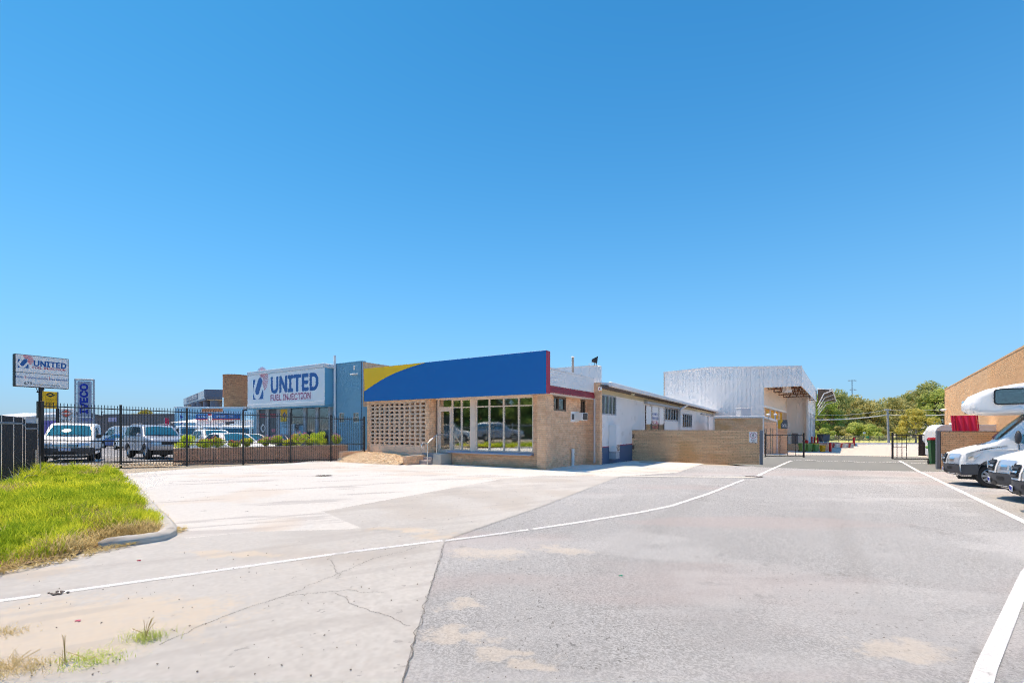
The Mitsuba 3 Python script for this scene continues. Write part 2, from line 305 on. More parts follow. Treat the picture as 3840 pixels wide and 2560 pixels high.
mat('dock_stripe_white', (.62, .61, .60), .6); mat('dock_stripe_red', (.42, .05, .04), .6); mat('yard_concrete', (.48, .42, .37), .9); mat('yard_asphalt', (.18, .185, .175), .9); mat('far_road_tar', (.26, .265, .28), .9); mat('carpark_asphalt', (.21, .21, .215), .9); mat('soil', (.28, .19, .12), .95); mat('ground_dust', (.36, .31, .24), .95)
mat('flower_pink', (.72, .20, .38), .6); mat('flower_red', (.66, .12, .08), .6); mat('flower_yellow', (.78, .62, .02), .6); mat('crack_dark', (.19, .175, .16), .95); mat('stone_pale', (.56, .50, .44), .9); mat('stone_dark', (.16, .13, .11), .9); mat('metal_dark', (.12, .10, .09), .7)
glass('window_glass', (.012, .017, .015), .66, 0.0015); glass('car_glass', (.010, .035, .04), .22); glass('car_glass_teal', (.02, .10, .115), .32); glass('dark_glass', (.014, .013, .012), .22); glass('louvre_glass', (.07, .09, .10), .22)

# ================================================================ GROUND
SAND += [(*G(300, 2330), 1.3, .7), (*G(120, 2440), .8, .5), (*G(1720, 2380), .30, .16), (*G(1850, 2450), .28, .14), (*G(1960, 2500), .25, .10), (*G(1760, 2280), .35, .14), (*G(1830, 2070), .6, .3),
         (*G(2100, 2060), .5, .3), (*G(3350, 2430), .4, .22), (*G(480, 2280), 1.0, .3), (*G(200, 2400), 1.0, .6), (*G(420, 2350), .8, .4), (*G(60, 2150), .8, .35), (*G(900, 2075), .7, .18), (*G(1500, 1990), .9, .15), (*G(1640, 2010), .5, .2)]
def gridsheet(xs, ys, dz):
    X, Y = np.meshgrid(xs, ys); v = np.stack([X, Y, gz(X, Y) + dz], -1).reshape(-1, 3); nx = len(xs)
    i = (np.arange(len(ys) - 1)[:, None] * nx + np.arange(nx - 1)).ravel()
    return M(v, np.vstack([np.stack([i, i + 1, i + nx + 1], 1), np.stack([i, i + nx + 1, i + nx], 1)]))
far = lambda r: np.concatenate([-np.geomspace(1, r, 30)[::-1] * 1.0 - 99, np.linspace(-96, 96, 65), np.geomspace(1, r, 30) + 99])
struct('ground', 'dusty pale earth under and around the paved lots', 'ground', gridsheet(far(3000), np.concatenate([[-400, -150, -60], np.linspace(-40, 200, 121), np.geomspace(206, 3200, 24)]), -.07), 'ground_dust')
L1 = [(644, 2010), (1211, 1918), (1592, 1849), (1905, 1792), (2056, 1781)]
L2 = [(1672, 2024), (1840, 1965), (2045, 1894), (2326, 1786)]
L3 = [(1672, 2024), (1657, 2060), (1600, 2250), (1545, 2430), (1507, 2560)]
g = lambda L: [tuple(G(*p)) for p in L]
near_end = [G(1507, 2560) + np.array([-.12, -2.6]), ]
lot = Polygon([(-3.2, -3), (22, -3), tuple(G(3900, 1764)), tuple(G(3545, 1766)), tuple(G(2857, 1749)), tuple(G(2560, 1742)), tuple(G(2400, 1745))] + g(L2)[::-1] + g(L3)[1:] + [(-.9, -3)])
lot = lot.buffer(0)
struct('asphalt_lot', 'worn pale grey asphalt drive and parking area', 'asphalt', sheet(lot.buffer(.15), 0.0, 1.2), 'asphalt')
def slabs(parent, polys, bsdf, dz, gap=.012):
    for q in polys:
        q = q.buffer(-gap, join_style='mitre')
        for p in getattr(q, 'geoms', [q]):
            if p.area > .02: part(parent, 'slab', sheet(p, dz, 1.0), bsdf)
# bright apron in front of the shop
ap = Polygon([tuple(G(x, y)) for x, y in [(470, 1776), (700, 1758), (1100, 1736), (1300, 1715)]] + [(-7.7, 24.6), (1.5, 18.9), tuple(G(2056, 1781))] + g(L1)[::-1] + [tuple(G(640, 1990)), tuple(G(520, 1850))]).buffer(0)
k = thing('concrete_apron', 'bleached concrete apron in front of the blue fascia shop', 'concrete apron', kind='structure')
part(k, 'base', sheet(ap, .002, 1.2), 'apron_concrete')
cut = [LineString([G(1300, 1899), G(1640, 1742)]).buffer(.002)]
rest_ = ap
for c in cut: rest_ = rest_.difference(c)
slabs(k, list(getattr(rest_, 'geoms', [rest_])), 'apron_concrete', .006, .002)
# grey concrete drive below it, down to the camera
dr_ = Polygon(g(L1) + [tuple(G(2326, 1786))] + g(L2)[::-1] + g(L3)[1:] + [(-1.2, -3), (-9, -3), (-9, 2.5), tuple(G(-300, 2400)), tuple(G(0, 2150)), tuple(G(240, 2075)), tuple(G(430, 2046)), tuple(G(600, 2030))]).buffer(0)
patch = GP((644, 2010), (1211, 1918), (1355, 1980), (1290, 1986), (960, 1994), (700, 2019))
k = thing('concrete_drive', 'grey cracked concrete crossover left of the asphalt', 'concrete drive', kind='structure')
part(k, 'base', sheet(dr_, .003, 1.2), 'concrete')
cuts = [LineString([G(1672, 2024), G(1355, 1980)]), LineString([G(1592, 1849), G(2045, 1894)])]
rest_ = dr_.difference(patch)
for c in cuts: rest_ = rest_.difference(c.buffer(.003))
slabs(k, list(getattr(rest_, 'geoms', [rest_])), 'concrete', .007, .002)
slabs(k, [patch.intersection(dr_)], 'apron_concrete', .007, .002)
# concrete path round the shop's side
pa = Polygon([tuple(G(*p)) for p in [(2056, 1781), (2326, 1787), (2540, 1772), (2640, 1738)]] + [(7.4, 27.9), (4.6, 23.6), (3.5, 22.9), (1.2, 18.9)]).buffer(0)
struct('side_path', 'concrete path along the side of the shop and the white workshop', 'path', sheet(pa, .007, 1.0), 'apron_concrete')
struct('drain_strip', 'long pale concrete drain strip across the lot', 'drain', sheet(strip([G(2050, 1783), G(2330, 1785), G(2832, 1790)], .34), .011, .8), 'apron_concrete')
# gateway, yard, far road, verge, neighbouring car park
struct('gate_strip', 'darker asphalt strip in the open gateway', 'asphalt', sheet(Polygon(g([(2850, 1751), (2700, 1735), (2850, 1704), (3100, 1706), (3480, 1713), (3700, 1720), (3540, 1768), (3200, 1763)])).buffer(0), .004, 1.2), 'yard_asphalt')
struct('yard', 'bright concrete yard beyond the gates', 'yard', sheet(Polygon([tuple(G(2600, 1706)), tuple(G(2850, 1706)), tuple(G(3480, 1715)), (38, 34), (70, 44), (95, 96), (0, 96), (10, 50)]).buffer(0), -.004, 3.0), 'yard_concrete')
struct('far_road', 'grey road behind the yard', 'road', sheet(sbox(20, 96, 160, 108), -.01, 6.0), 'far_road_tar')
struct('verge', 'yellow green grass verge behind the far road', 'grass verge', sheet(sbox(10, 108, 190, 175), .03, 6.0), 'verge_grass')
struct('car_park', 'grey asphalt car park behind the black fence', 'car park', sheet(Polygon([tuple(G(150, 1745)), tuple(G(640, 1722)), (-8.6, 26), (-9, 60), (-120, 62), (-120, 20), (-24, 14)]).buffer(0), -.02, 2.5), 'carpark_asphalt')
# painted lines
k = thing('lane_line', 'white painted line curving across the lot to the left gate', 'road marking', kind='structure')
part(k, 'stripe', sheet(strip([G(*p) for p in [(213, 2225), (700, 2157), (1300, 2072.6), (1660, 2028)]], .082), .0105, .5), 'line_paint')
part(k, 'stripe', sheet(strip([G(*p) for p in [(-30, 2259), (80, 2244), (150, 2234)]], .085), .0105, .5), 'line_paint')
part(k, 'stripe', sheet(strip([G(*p) for p in [(1664, 2028), (1800, 2011), (1985, 1986)]], .082), .006, .5), 'line_paint')
part(k, 'stripe', sheet(strip([G(*p) for p in [(1992, 1985), (2180, 1957), (2400, 1921), (2520, 1896), (2660, 1850), (2790, 1798)]], .095), .006, .5), 'line_paint')
part(k, 'stripe', sheet(strip([G(*p) for p in [(2840, 1785), (2968, 1727)]], .13), .008, .5), 'line_paint')
k = thing('edge_line', 'white painted line in front of the parked vans', 'road marking', kind='structure')
part(k, 'stripe', sheet(strip([G(*p) for p in [(3373, 1727), (3440, 1765), (3560, 1822), (3700, 1889), (3900, 1985)]], .13), .008, .5), 'line_paint')
struct('near_line', 'broad white line at the lower right corner of the lot', 'road marking', sheet(strip([G(3930, 2050), G(3852, 2150), G(3700, 2500), G(3655, 2640)], .105), .006, .4), 'line_paint')
struct('gateway_line', 'thin white line across the gateway', 'road marking', sheet(strip([G(2980, 1726), G(3200, 1732), G(3500, 1738)], .30), .030, .8), 'line_paint')
k = thing('bay_line', 'white bay line between the small van and the silver four wheel drive', 'road marking', kind='structure')
part(k, 'stripe', sheet(strip([G(348, 1700), G(362, 1728)], .14), -.012, .5), 'line_paint')
part(k, 'stripe', sheet(strip([G(350, 1700), G(470, 1712), G(600, 1722)], .10), -.012, .8), 'line_paint')
# cracks in the drive
def crack(pts, w0, dz, seed):
    r = np.random.default_rng(seed); P_ = [G(*p) for p in pts]; out = []
    for a, b in zip(P_[:-1], P_[1:]):
        n_ = max(3, int(np.linalg.norm(b - a) / .07)); d = (b - a) / np.linalg.norm(b - a)
        for i in range(n_): out.append(a + (b - a) * i / n_ + np.array([-d[1], d[0]]) * r.normal() * .012)
    out.append(P_[-1]); return sheet(LineString(out).buffer(w0 / 2), dz, 1.0)
cr = [crack([(600, 2420), (760, 2345), (930, 2280), (1060, 2238), (1180, 2225), (1300, 2215), (1440, 2222)], .006, .0092, 1), crack([(1060, 2238), (1250, 2160), (1400, 2095), (1500, 2072)], .006, .0092, 2),
      crack([(1235, 2090), (1260, 2130), (1265, 2165)], .006, .0092, 3), crack([(1260, 2225), (1330, 2270), (1420, 2300), (1540, 2350)], .005, .0092, 4), crack([(1500, 2072), (1600, 2040)], .005, .0092, 5)]
single('pavement_crack', 'thin dark branching crack in the grey concrete drive', 'crack', cat(cr), 'crack_dark', kind='stuff')
k = single('seam_crack', 'broken dark seam between concrete drive and asphalt', 'crack', cat([crack([(1668, 2040), (1600, 2250), (1560, 2390)], .006, .0092, 8), crack([(1560, 2390), (1507, 2570)], .010, .0092, 9)]), 'crack_dark', kind='stuff')
single('drain_grate', 'rusty metal drain grate at the end of the drain strip', 'drain grate', sheet(strip([G(2795, 1786), G(2860, 1789)], .3), .02, .5), 'metal_dark')
single('service_cover', 'small dark service cover in the concrete apron', 'manhole cover', sheet(Point(G(1215, 1784)).buffer(.27), .014, .4), 'metal_dark')
# loose stones and scraps
st = []; r = np.random.default_rng(5)
for _ in range(120):
    p = G(r.uniform(40, 1650), 2060 + 480 * r.random() ** 1.3)
    if dr_.contains(Point(p)): s_ = r.uniform(.003, .008); st.append(ico((p[0], p[1], float(gz(*p)) + .012 + s_ * .4), (s_, s_ * r.uniform(.6, 1), s_ * .7), 0))
for _ in range(90):
    p = G(r.uniform(1700, 3500), 1950 + 600 * r.random()); s_ = r.uniform(.002, .006); st.append(ico((p[0], p[1], float(gz(*p)) + s_ * .4), (s_, s_, s_ * .7), 0))
single('loose_gravel', 'scattered dark pebbles lying on the concrete and asphalt', 'gravel', cat(st), 'stone_dark', kind='stuff')
for (sx, sy), lab, m_ in [((520, 2105), 'red scrap of plastic on the concrete above the white line', 'fascia_red'), ((290, 2333), 'faded red paper scrap lying on the sand', 'ink_pink'), ((2328, 2162), 'green twist of plastic on the asphalt', 'sign_green')]:
    p = G(sx, sy); single('litter', lab, 'litter', cat([cyl((p[0] - .02, p[1], float(gz(*p)) + .014), (p[0] + .015, p[1] + .01, float(gz(*p)) + .017), .005, n=6), ico((p[0] + .015, p[1], float(gz(*p)) + .015), (.011, .008, .006))]), m_)
p = G(215, 2229)
single('pebble_heap', 'small heap of brown stones in the gap of the white line', 'stones', cat([ico((p[0] + r.normal() * .045, p[1] + r.normal() * .03, float(gz(*p)) + .015), np.array([.013, .011, .009]) * r.uniform(.6, 1.3), 1) for _ in range(14)]), 'stone_dark', kind='stuff')

# kerb round the grass
kp = [(455, 1790), (478, 1810), (520, 1862), (566, 1920), (612, 1968), (632, 1992), (630, 2010), (600, 2025), (540, 2035), (470, 2043), (405, 2052)]
kl = LineString([tuple(G(*p)) for p in kp])
def kerb_mesh(line, wd, h):
    m = prism(line.buffer(wd / 2, cap_style='round', join_style='round'), h); v = m.vertices.copy()
    M_ = MANI(m.vertices, m.faces).refine_to_length(.09); q = M_.to_mesh(); v = q.vert_properties[:, :3].astype(float); f = q.tri_verts
    d = np.array([line.distance(Point(*u)) for u in v[:, :2]]) / (wd / 2)
    z = v[:, 2]; z = np.where(z > h * .5, z - h * .35 * np.clip(d - .55, 0, 1) ** 1.2 * 2, z)
    z += (meshkit.fbm(v * 9) - .5) * .014 * (v[:, 2] > .02)
    return M(np.c_[v[:, :2], gz(v[:, 0], v[:, 1]) + z - .02], f)
kk = thing('kerb', 'pale rounded concrete kerb round the grass patch', 'kerb', kind='structure')
for i in range(0, 10, 5):
    part(kk, 'block', kerb_mesh(LineString(list(kl.coords)[i:i + 6]), .20, .14), 'kerb_concrete', 40)

# ================================================================ THE SHOP (brick building with the blue fascia)
B = Frame((1.38, 18.69), (.846, -.533)); S1 = Frame(B.P(-.25, 0, 0), B.ey[:2])
BR = ['cream_brick']
def bricks(a0, a1, z0, z1, wf, holes=(), L=.24, H=.0862, gap=.010, dep=.05, proud=.012, mod=0.0):
    cells, k = [], 0
    z = z0
    while z + H * .5 < z1:
        zb = min(z + H - gap, z1); off = (L / 2 if k % 2 else 0.0) + mod; a = a0 - off % L if off else a0
        while a < a1 - .02:
            x0, x1 = max(a, a0), min(a + L - gap, a1)
            segs = [(x0, x1)] if x1 - x0 > .03 else []
            for (h0, h1, y0, y1) in holes:
                if zb > y0 + .01 and z < y1 - .01:
                    segs = [q for (p0, p1) in segs for q in ((p0, min(p1, h0)), (max(p0, h1), p1)) if q[1] - q[0] > .02]
            j = rng.uniform(-.002, .002)
            cells += [(p0, p1, wf - proud + j, wf + dep, z, zb) for p0, p1 in segs]
            a += L
        z += H; k += 1
    return cells
shop = thing('brick_shop', 'single storey cream brick shop with blue and yellow fascia', 'shop building')
ZT = 3.12
aW = lambda x: B.a(x, .5)
wr, wl, pr_, pl_, dl, dR = aW(1999.4), aW(1693.3), aW(1782.6), aW(1765.6), aW(1641), aW(1693.3)
bl, br_, pier, left = B.a(1386.5), B.a(1595.4), B.a(1608), B.a(1377)
ZS, ZH, ZX = .63, 3.06, 2.68
def cutbox(a0, a1, z0, z1, hs):
    q = sbox(a0, z0, a1, z1)
    for (h0, h1, y0, y1) in hs: q = q.difference(sbox(h0, y0, h1, min(y1, z1 - .02)))
    return q
wins = [(S1.a(2073.7, .02), S1.a(2121, .02), S1.z(1537, .9, .02), 3.4), (S1.a(2174.7, .02), S1.a(2193.7, .02), S1.z(1551, 4, .02), 3.4)]
wall = part(shop, 'wall', cat([fbox(B, -.385, -.012, .012, .62, -.6, ZT), fbox(B, wr, -.385, .512, .75, -.6, ZT), fbox(B, wl + .02, wr, .512, .75, -.6, ZS - .1), fbox(B, br_, pier - .012, .012, .75, -.4, ZT), fbox(B, left, bl, .012, .75, -.4, ZT),
                             fbox(B, pier + .3, pier + .4, .76, 2.7, -.4, 3.9), plate(S1, cutbox(.6, 4.82, -.9, ZT, wins), .012, .26)]), 'mortar')
c1 = bricks(-.39, 0, -.52, ZT, 0) ; c2 = bricks(wr, -.39, -.52, ZT, .5, mod=.1); c3 = bricks(wl + .03, wr, -.52, ZS - .1, .5); c4 = bricks(br_ + .003, pier, -.3, ZT, 0); c5 = bricks(left, bl - .003, -.3, ZT, 0)
cubes(wall, 'brick', c1 + c2 + c3, B, BR, 260); cubes(wall, 'brick', c4 + c5, B, BR, 0)
sc = bricks(0.0, .62, -.52, ZT, -.25, mod=.05); sd = bricks(.62, 4.8, -.9, ZT, 0, wins)
cubes(wall, 'brick', sc, S1, BR, 40); cubes(wall, 'brick', sd, S1, BR, 0)
RB = Frame(B.P(pier, 0, 0), B.ey[:2]); cubes(wall, 'brick', bricks(0.012, .52, -.3, ZT, 0), RB, BR, 0)
part(wall, 'end_pier', fbox(B, -.25, .455, 4.815, 5.1, -.9, 3.95), 'mortar'); cubes(wall, 'brick', bricks(-.24, .47, -.9, 3.94, 4.8), B, BR, 0)
PE = Frame(B.P(.47, 4.8, 0), B.ey[:2]); cubes(wall, 'brick', bricks(0, .3, -.9, 3.94, 0), PE, BR, 0)
part(shop, 'roof', cat([fbox(B, -10.6, -.1, .0, 4.78, 3.9, 4.05), fbox(B, -10.6, -.3, .6, .9, 3.1, 3.9), fbox(B, -10.9, -10.7, .6, 4.8, -.4, 4.0)]), 'grey_metal')
part(shop, 'soffit', fbox(B, -10.6, .15, -.30, .62, ZT + .002, ZT + .06), 'frame_beige')
# fascia
FL, FR, FZ0, FZ1 = -10.68, .21, 3.10, 4.83
part(shop, 'fascia', fbev(B, FL, FR, -.35, -.06, FZ0, FZ1, .008), 'fascia_blue')
def zz3(x, y):
    a = B.a(1300 + x / 2.352, -.354); return (a, B.z(1250 + y / 2.352, a, -.354))
cur = [zz3(*q) for q in [(156, 509), (240, 452), (330, 396), (410, 356), (500, 320), (590, 288), (690, 259)]]
part(shop, 'fascia__yellow_panel', plate(B, [(FL + .004, FZ1 - .006), *cur, (cur[-1][0], FZ1 - .006)], -.356, -.345), 'fascia_yellow')
part(shop, 'fascia__red_end', fbox(B, FR, FR + .012, -.345, -.02, FZ0 + .004, FZ1 - .01), 'fascia_red')
# white weatherboards and red gutter on the side
SB = Frame(B.P(FR - .03, -.02, 0), B.ey[:2]); zt0 = SB.z(1300 + 540 / 5.113, .1, 0)
cl = part(shop, 'cladding', fbox(SB, 0.03, 4.78, .03, .10, 3.2, 4.16), 'cladding')
zc0, zc1 = 3.46, 4.12
for i in range(6):
    z0 = zc0 + (zc1 - zc0) * i / 6; m = lbox(.03, 4.79, -.012, .03, z0, z0 + (zc1 - zc0) / 6 - .012); v = m.vertices; v[(v[:, 2] > z0 + .02) & (v[:, 1] < 0), 1] += .014; m.vertices = SB.map(v); part(shop, 'cladding__board', m, 'cladding')
part(shop, 'cladding__cap', fbox(SB, .02, 4.80, -.03, .12, 4.12, 4.19), 'gutter')
gt = cat([fbev(SB, .01, 4.79, -.05 + .012 * i, .06, 3.16 + .095 * i, 3.16 + .095 * i + .088, .012) for i in range(3)]); part(shop, 'red_gutter', gt, 'trim_red')
part(shop, 'lining', fbox(SB, .02, 4.79, .0, .3, 3.10, 3.158), 'frame_beige')
# breeze block screen
scr = part(shop, 'block_screen', fbox(B, bl - .2, br_ + .6, 2.6, 2.7, -.3, 3.9), 'cream_brick')
pit, H_ = (br_ - bl) / 11, .1985; zb0 = .80
def breeze(fr, a0, a1, z0, z1, w0, w1):
    da, dz = (a1 - a0) * .13, (z1 - z0) * .21
    o = Polygon([(a0, z0), (a1, z0), (a1, z1), (a0, z1)], [[(a0 + da, z0 + dz), (a1 - da, z0 + dz), (a1 - da, z1 - dz), (a0 + da, z1 - dz)]]); return plate(fr, o, w0, w1)
bp = mikit.ply(breeze(Frame((0, 0), (1, 0)), -pit / 2 + .004, pit / 2 - .004, .004, H_ - .004, 0, .10), 'breeze')
for i in range(11):
    for j in range(11):
        R = np.eye(4); R[:3, 0], R[:3, 1] = B.ex, B.ey; R[:3, 3] = B.P(bl + pit * (i + .5), rng.uniform(-.003, .003) + .02, zb0 + H_ * j)
        kq = num(scr + '__block'); scene[kq] = {**bp, 'to_world': T4(R)}
    part(scr, 'solid_block', fbox(B, bl + pit * i + .004, bl + pit * (i + 1) - .004, .02, .12, zb0 + 11 * H_ + .004, ZT), 'breeze'); part(scr, 'solid_block', fbox(B, bl + pit * i + .004, bl + pit * (i + 1) - .004, .02, .12, zb0 - .34, zb0 - .004), 'breeze')
    part(scr, 'solid_block', fbox(B, bl + pit * i + .004, bl + pit * (i + 1) - .004, .02, .12, -.3, zb0 - .348), 'breeze')
part(scr, 'joint', cat([fbox(B, bl, br_, .045, .10, zb0 + H_ * j - .004, zb0 + H_ * j + .004) for j in range(12)] + [fbox(B, bl + pit * i - .004, bl + pit * i + .004, .045, .10, zb0, zb0 + 11 * H_) for i in range(12)]), 'mortar')
# shop windows
def window(parent, fr, a0, a1, z0, z1, w, cols, zx=None, fw=.05, fd=.09, frame='frame_beige', pane='window_glass', name='window', heads=True):
    win = num(parent + '__' + name); bars = [(a0, a0 + fw), (a1 - fw, a1)] + [(c - fw / 2, c + fw / 2) for c in cols]
    ms = [fbox(fr, p, q, w - fd * .6, w + fd * .4, z0, z1) for p, q in bars]; xs = sorted(bars); rows = [(z0, z0 + fw), (z1 - fw, z1)] + ([(zx - fw / 2, zx + fw / 2)] if zx else [])
    for (p, q), (p2, q2) in zip(xs[:-1], xs[1:]):
        ms += [fbox(fr, q, p2, w - fd * .55, w + fd * .35, r0, r1) for r0, r1 in rows]
    scene[win] = mikit.ply(cat(ms), frame); rr = sorted(rows)
    for (p, q), (p2, q2) in zip(xs[:-1], xs[1:]):
        for (r0, r1), (r2, r3) in zip(rr[:-1], rr[1:]):
            part(win, 'pane', fbox(fr, q - .004, p2 + .004, w + .006, w + .012, r1 - .004, r2 + .004), pane)
    return win
window(shop, B, pr_, wr, ZS, ZH, .55, [aW(1300 + x / 2.352) for x in (1255, 1382, 1515)], ZX)
window(shop, B, wl, pl_, ZS, ZH, .55, [aW(1300 + 1010 / 2.352)], ZX)
part(shop, 'post', fbox(B, pl_, pr_, .46, .62, ZS - .02, ZH), 'frame_beige')
part(shop, 'head', fbox(B, dl - .06, wr + .02, .46, .66, ZH + .002, ZT), 'frame_beige')
door = part(shop, 'door', cat([fbox(B, dl, dl + .07, .48, .60, .46, ZH), fbox(B, dl + .07, wl - .003, .485, .595, 2.62, 2.72), fbox(B, dl + .07, dl + .17, .52, .575, .5, 2.62), fbox(B, wl - .14, wl - .03, .52, .575, .5, 2.62), fbox(B, dl + .17, wl - .14, .52, .575, .5, .64), fbox(B, dl + .17, wl - .14, .52, .575, 2.5, 2.62)]), 'frame_beige')
part(door, 'pane', fbox(B, dl + .165, wl - .135, .545, .552, .63, 2.51), 'window_glass'); part(door, 'fanlight', fbox(B, dl + .065, wl, .545, .552, 2.715, ZH), 'window_glass')
part(door, 'handle', cyl(B.P(wl - .09, .50, 1.35), B.P(wl - .09, .50, 1.65), .014), 'steel', True)
m = lbox(wl - .05, wr + .05, .2, .56, ZS - .115, ZS - .005); v = m.vertices; v[(v[:, 1] < .3) & (v[:, 2] > ZS - .05), 2] -= .065; m.vertices = B.map(v); part(shop, 'sill', m, 'sill_grey')
# landing and steps, handrail
sx0, sx1 = B.a(1600, 0) - .05, aW(1650)
land = part(shop, 'landing', fbox(B, dl - .45, wl + .0, -.05, .5, -.4, .47), 'render_concrete')
for i, (w0, zt) in enumerate([(-.32, .315), (-.62, .16)]):
    part(shop, 'step', fbev(B, dl - .5 - .02, wl - .55 + .01 * i, w0, w0 + .36 - .05 * 0, -.4, zt, .012), 'step_concrete')
part(shop, 'step', fbev(B, dl - .5, wl - .55, -.06, .12, -.35, .485, .012), 'step_concrete')
part(shop, 'step_wall', plate(B, [(wl - .5, -.4), (wl - .5, .1), (wl - .45, .48), (wl + .02, .475), (wl + .02, -.4)], -.30, -.04), 'render_concrete')
q0, q1 = B.P(wl - .52, -.62, 0), B.P(wl - .42, -.1, 0)
def arc(c, r, t0, t1, ax, n=9): return [c + r * (math.cos(t) * ax + math.sin(t) * np.array([0, 0, 1])) for t in np.linspace(t0, t1, n)]
e_ = (q0 - q1) / np.linalg.norm(q0 - q1); top0, top1 = q0 + [0, 0, .98], q1 + [0, 0, 1.38]
hook = arc(top0 + e_ * .22 + np.array([0, 0, -.12]), .12, math.pi / 2, -math.pi * .55, e_)
rail = tube([B.P(wl - .2, .48, 1.38), B.P(wl - .38, .0, 1.385), top1, top1 + (top0 - top1) * .5, top0, top0 + e_ * .08, *hook], .025)
rz0 = float(gz(*q0[:2])) - .03; rz1 = float(gz(*q1[:2])) - .03
hr = thing('handrail', 'bent stainless steel handrail beside the shop steps', 'handrail'); part(hr, 'rail', rail, 'steel', 60)
part(hr, 'post', cyl([*q0[:2], rz0], top0, .022), 'steel', True); part(hr, 'post', cyl([*q1[:2], rz1], top1, .022), 'steel', True)
# side windows, pipes
for i, (a0, a1, z0, z1) in enumerate(wins): window(shop, S1, a0, a1, z0, ZT - .05, .06, [a0 + (a1 - a0) * .42], None, .06, .1, 'brown_frame', 'dark_glass')
dp = B.P(B.a(2229, 4.72), 4.72, 0); zb = float(gz(*dp[:2]))
part(shop, 'downpipe', cat([cyl([*dp[:2], 3.15], [*dp[:2], zb + .32], .05, n=10), tube([[*dp[:2], zb + .34], [dp[0] - .02, dp[1] - .1, zb + .18], [dp[0] - .06, dp[1] - .2, zb + .12]], .052)]), 'pipe_pink', 40)
sp = S1.P(S1.a(2148, -.1), -.1, 0); part(shop, 'stub_pipe', cyl([*sp[:2], -.4], [*sp[:2], S1.z(1682, S1.a(2148, -.1), -.1)], .075, n=12), 'pipe_white', 40)
ac = thing('wall_air_conditioner', 'white box air conditioner stuck through the brick side wall', 'air conditioner'); a0, a1 = S1.a(2139, 0), S1.a(2168, 0); z0, z1 = S1.z(1582, a0, 0), S1.z(1542, a0, 0)
part(ac, 'surround', fbox(S1, a0, a1 + .05, -.03, -.005, z0, z1), 'white_paint'); part(ac, 'case', fbev(S1, a0 + .42, a1 + .18, -.42, -.03, z0 + .08, z1 - .05, .015), 'white_paint')
part(ac, 'grille', cat([fbox(S1, a0 + .5 + (a1 - a0 - .4) * i / 8, a0 + .515 + (a1 - a0 - .4) * i / 8, -.432, -.42, z0 + .12, z1 - .09) for i in range(9)] + [fbox(S1, a0 + .48, a1 + .12, -.426, -.421, z0 + .11, z1 - .08)]), 'rim_and_shade_dark'); part(ac, 'opening', fbox(S1, a0 + .08, a0 + .36, -.036, -.028, z0 + .12, z1 - .12), 'rim_and_shade_dark')  # the opening is a flat dark sheet, its shade put into the colour
# things on the roof
vp = at(2148, 1417, 21.2); part(vk := thing('vent_pipe', 'tan roof vent pipe with a white cap behind the fascia', 'vent pipe'), 'pipe', cyl([vp[0], vp[1], 3.9], at(2148, 1341, 21.2), .052, n=12), 'pipe_tan', 40)
part(vk, 'cap', lathe([(0.001, .06), (.06, .045), (.085, .0), (.06, -.01), (.001, -.01)], 14).apply_transform(trimesh.transformations.rotation_matrix(math.pi / 2, [1, 0, 0])).apply_translation(at(2148, 1340, 21.2)), 'white_paint', 40)
# planter with wood chips
PL = Frame((-4.95, 21.0), (.846, -.533)); pw = 1.95; pa_ = -4.6
pk = thing('chip_planter', 'low brick planter in front of the block screen', 'planter')
pb = bricks(-.12, .12, -.3, .42, 0)
part(pk, 'wall', fbox(PL, -.11, .11, .012, pw, -.35, .40), 'mortar'); part(pk, 'wall', fbox(PL, pa_ - .11, pa_ + .11, .012, pw - .2, -.35, .47), 'mortar')
cubes(pk, 'brick', pb + [(c[0] + pa_, c[1] + pa_, c[2], c[3], c[4] + .06, c[5] + .06) for c in pb], PL, BR, 300)
PR = Frame(PL.P(.12, 0, 0), PL.ey[:2]); cubes(pk, 'brick', bricks(0, pw, -.3, .42, 0), PR, BR, 300)
PI = Frame(PL.P(pa_ + .12, 0, 0), PL.ey[:2]); cubes(pk, 'brick', bricks(0, pw - .2, -.24, .48, 0), PI, BR, 300)
nx, ny = 60, 40; aa, ww = np.meshgrid(np.linspace(pa_ + .1, -.1, nx), np.linspace(-.35, pw - .02, ny)); pts = PL.map(np.stack([aa.ravel(), ww.ravel(), 0 * aa.ravel()], 1))
hh = .48 * np.clip((ww.ravel() + .36) / 1.0, 0, 1) ** .7 * (0.72 + .55 * (meshkit.fbm(np.c_[pts[:, :2] * 1.3, pts[:, 2]]) - .2)); hh *= 1 - .35 * np.clip((aa.ravel() - pa_ - 2.6) / 2, 0, 1)
def mound_z(a, w, p): return None
gzp = gz(pts[:, 0], pts[:, 1]); mv = np.c_[pts[:, :2], gzp + hh + (meshkit.noise(pts * 14) - .5) * .06 - .02]
i = (np.arange(ny - 1)[:, None] * nx + np.arange(nx - 1)).ravel(); mm = M(mv, np.vstack([np.stack([i, i + 1, i + nx + 1], 1), np.stack([i, i + nx + 1, i + nx], 1)]))
mk = thing('wood_chip_mound', 'heap of pale shredded wood chips spilling from the brick planter', 'wood chips', kind='stuff'); scene[mk] = mikit.ply(mm, 'wood_chip', False)
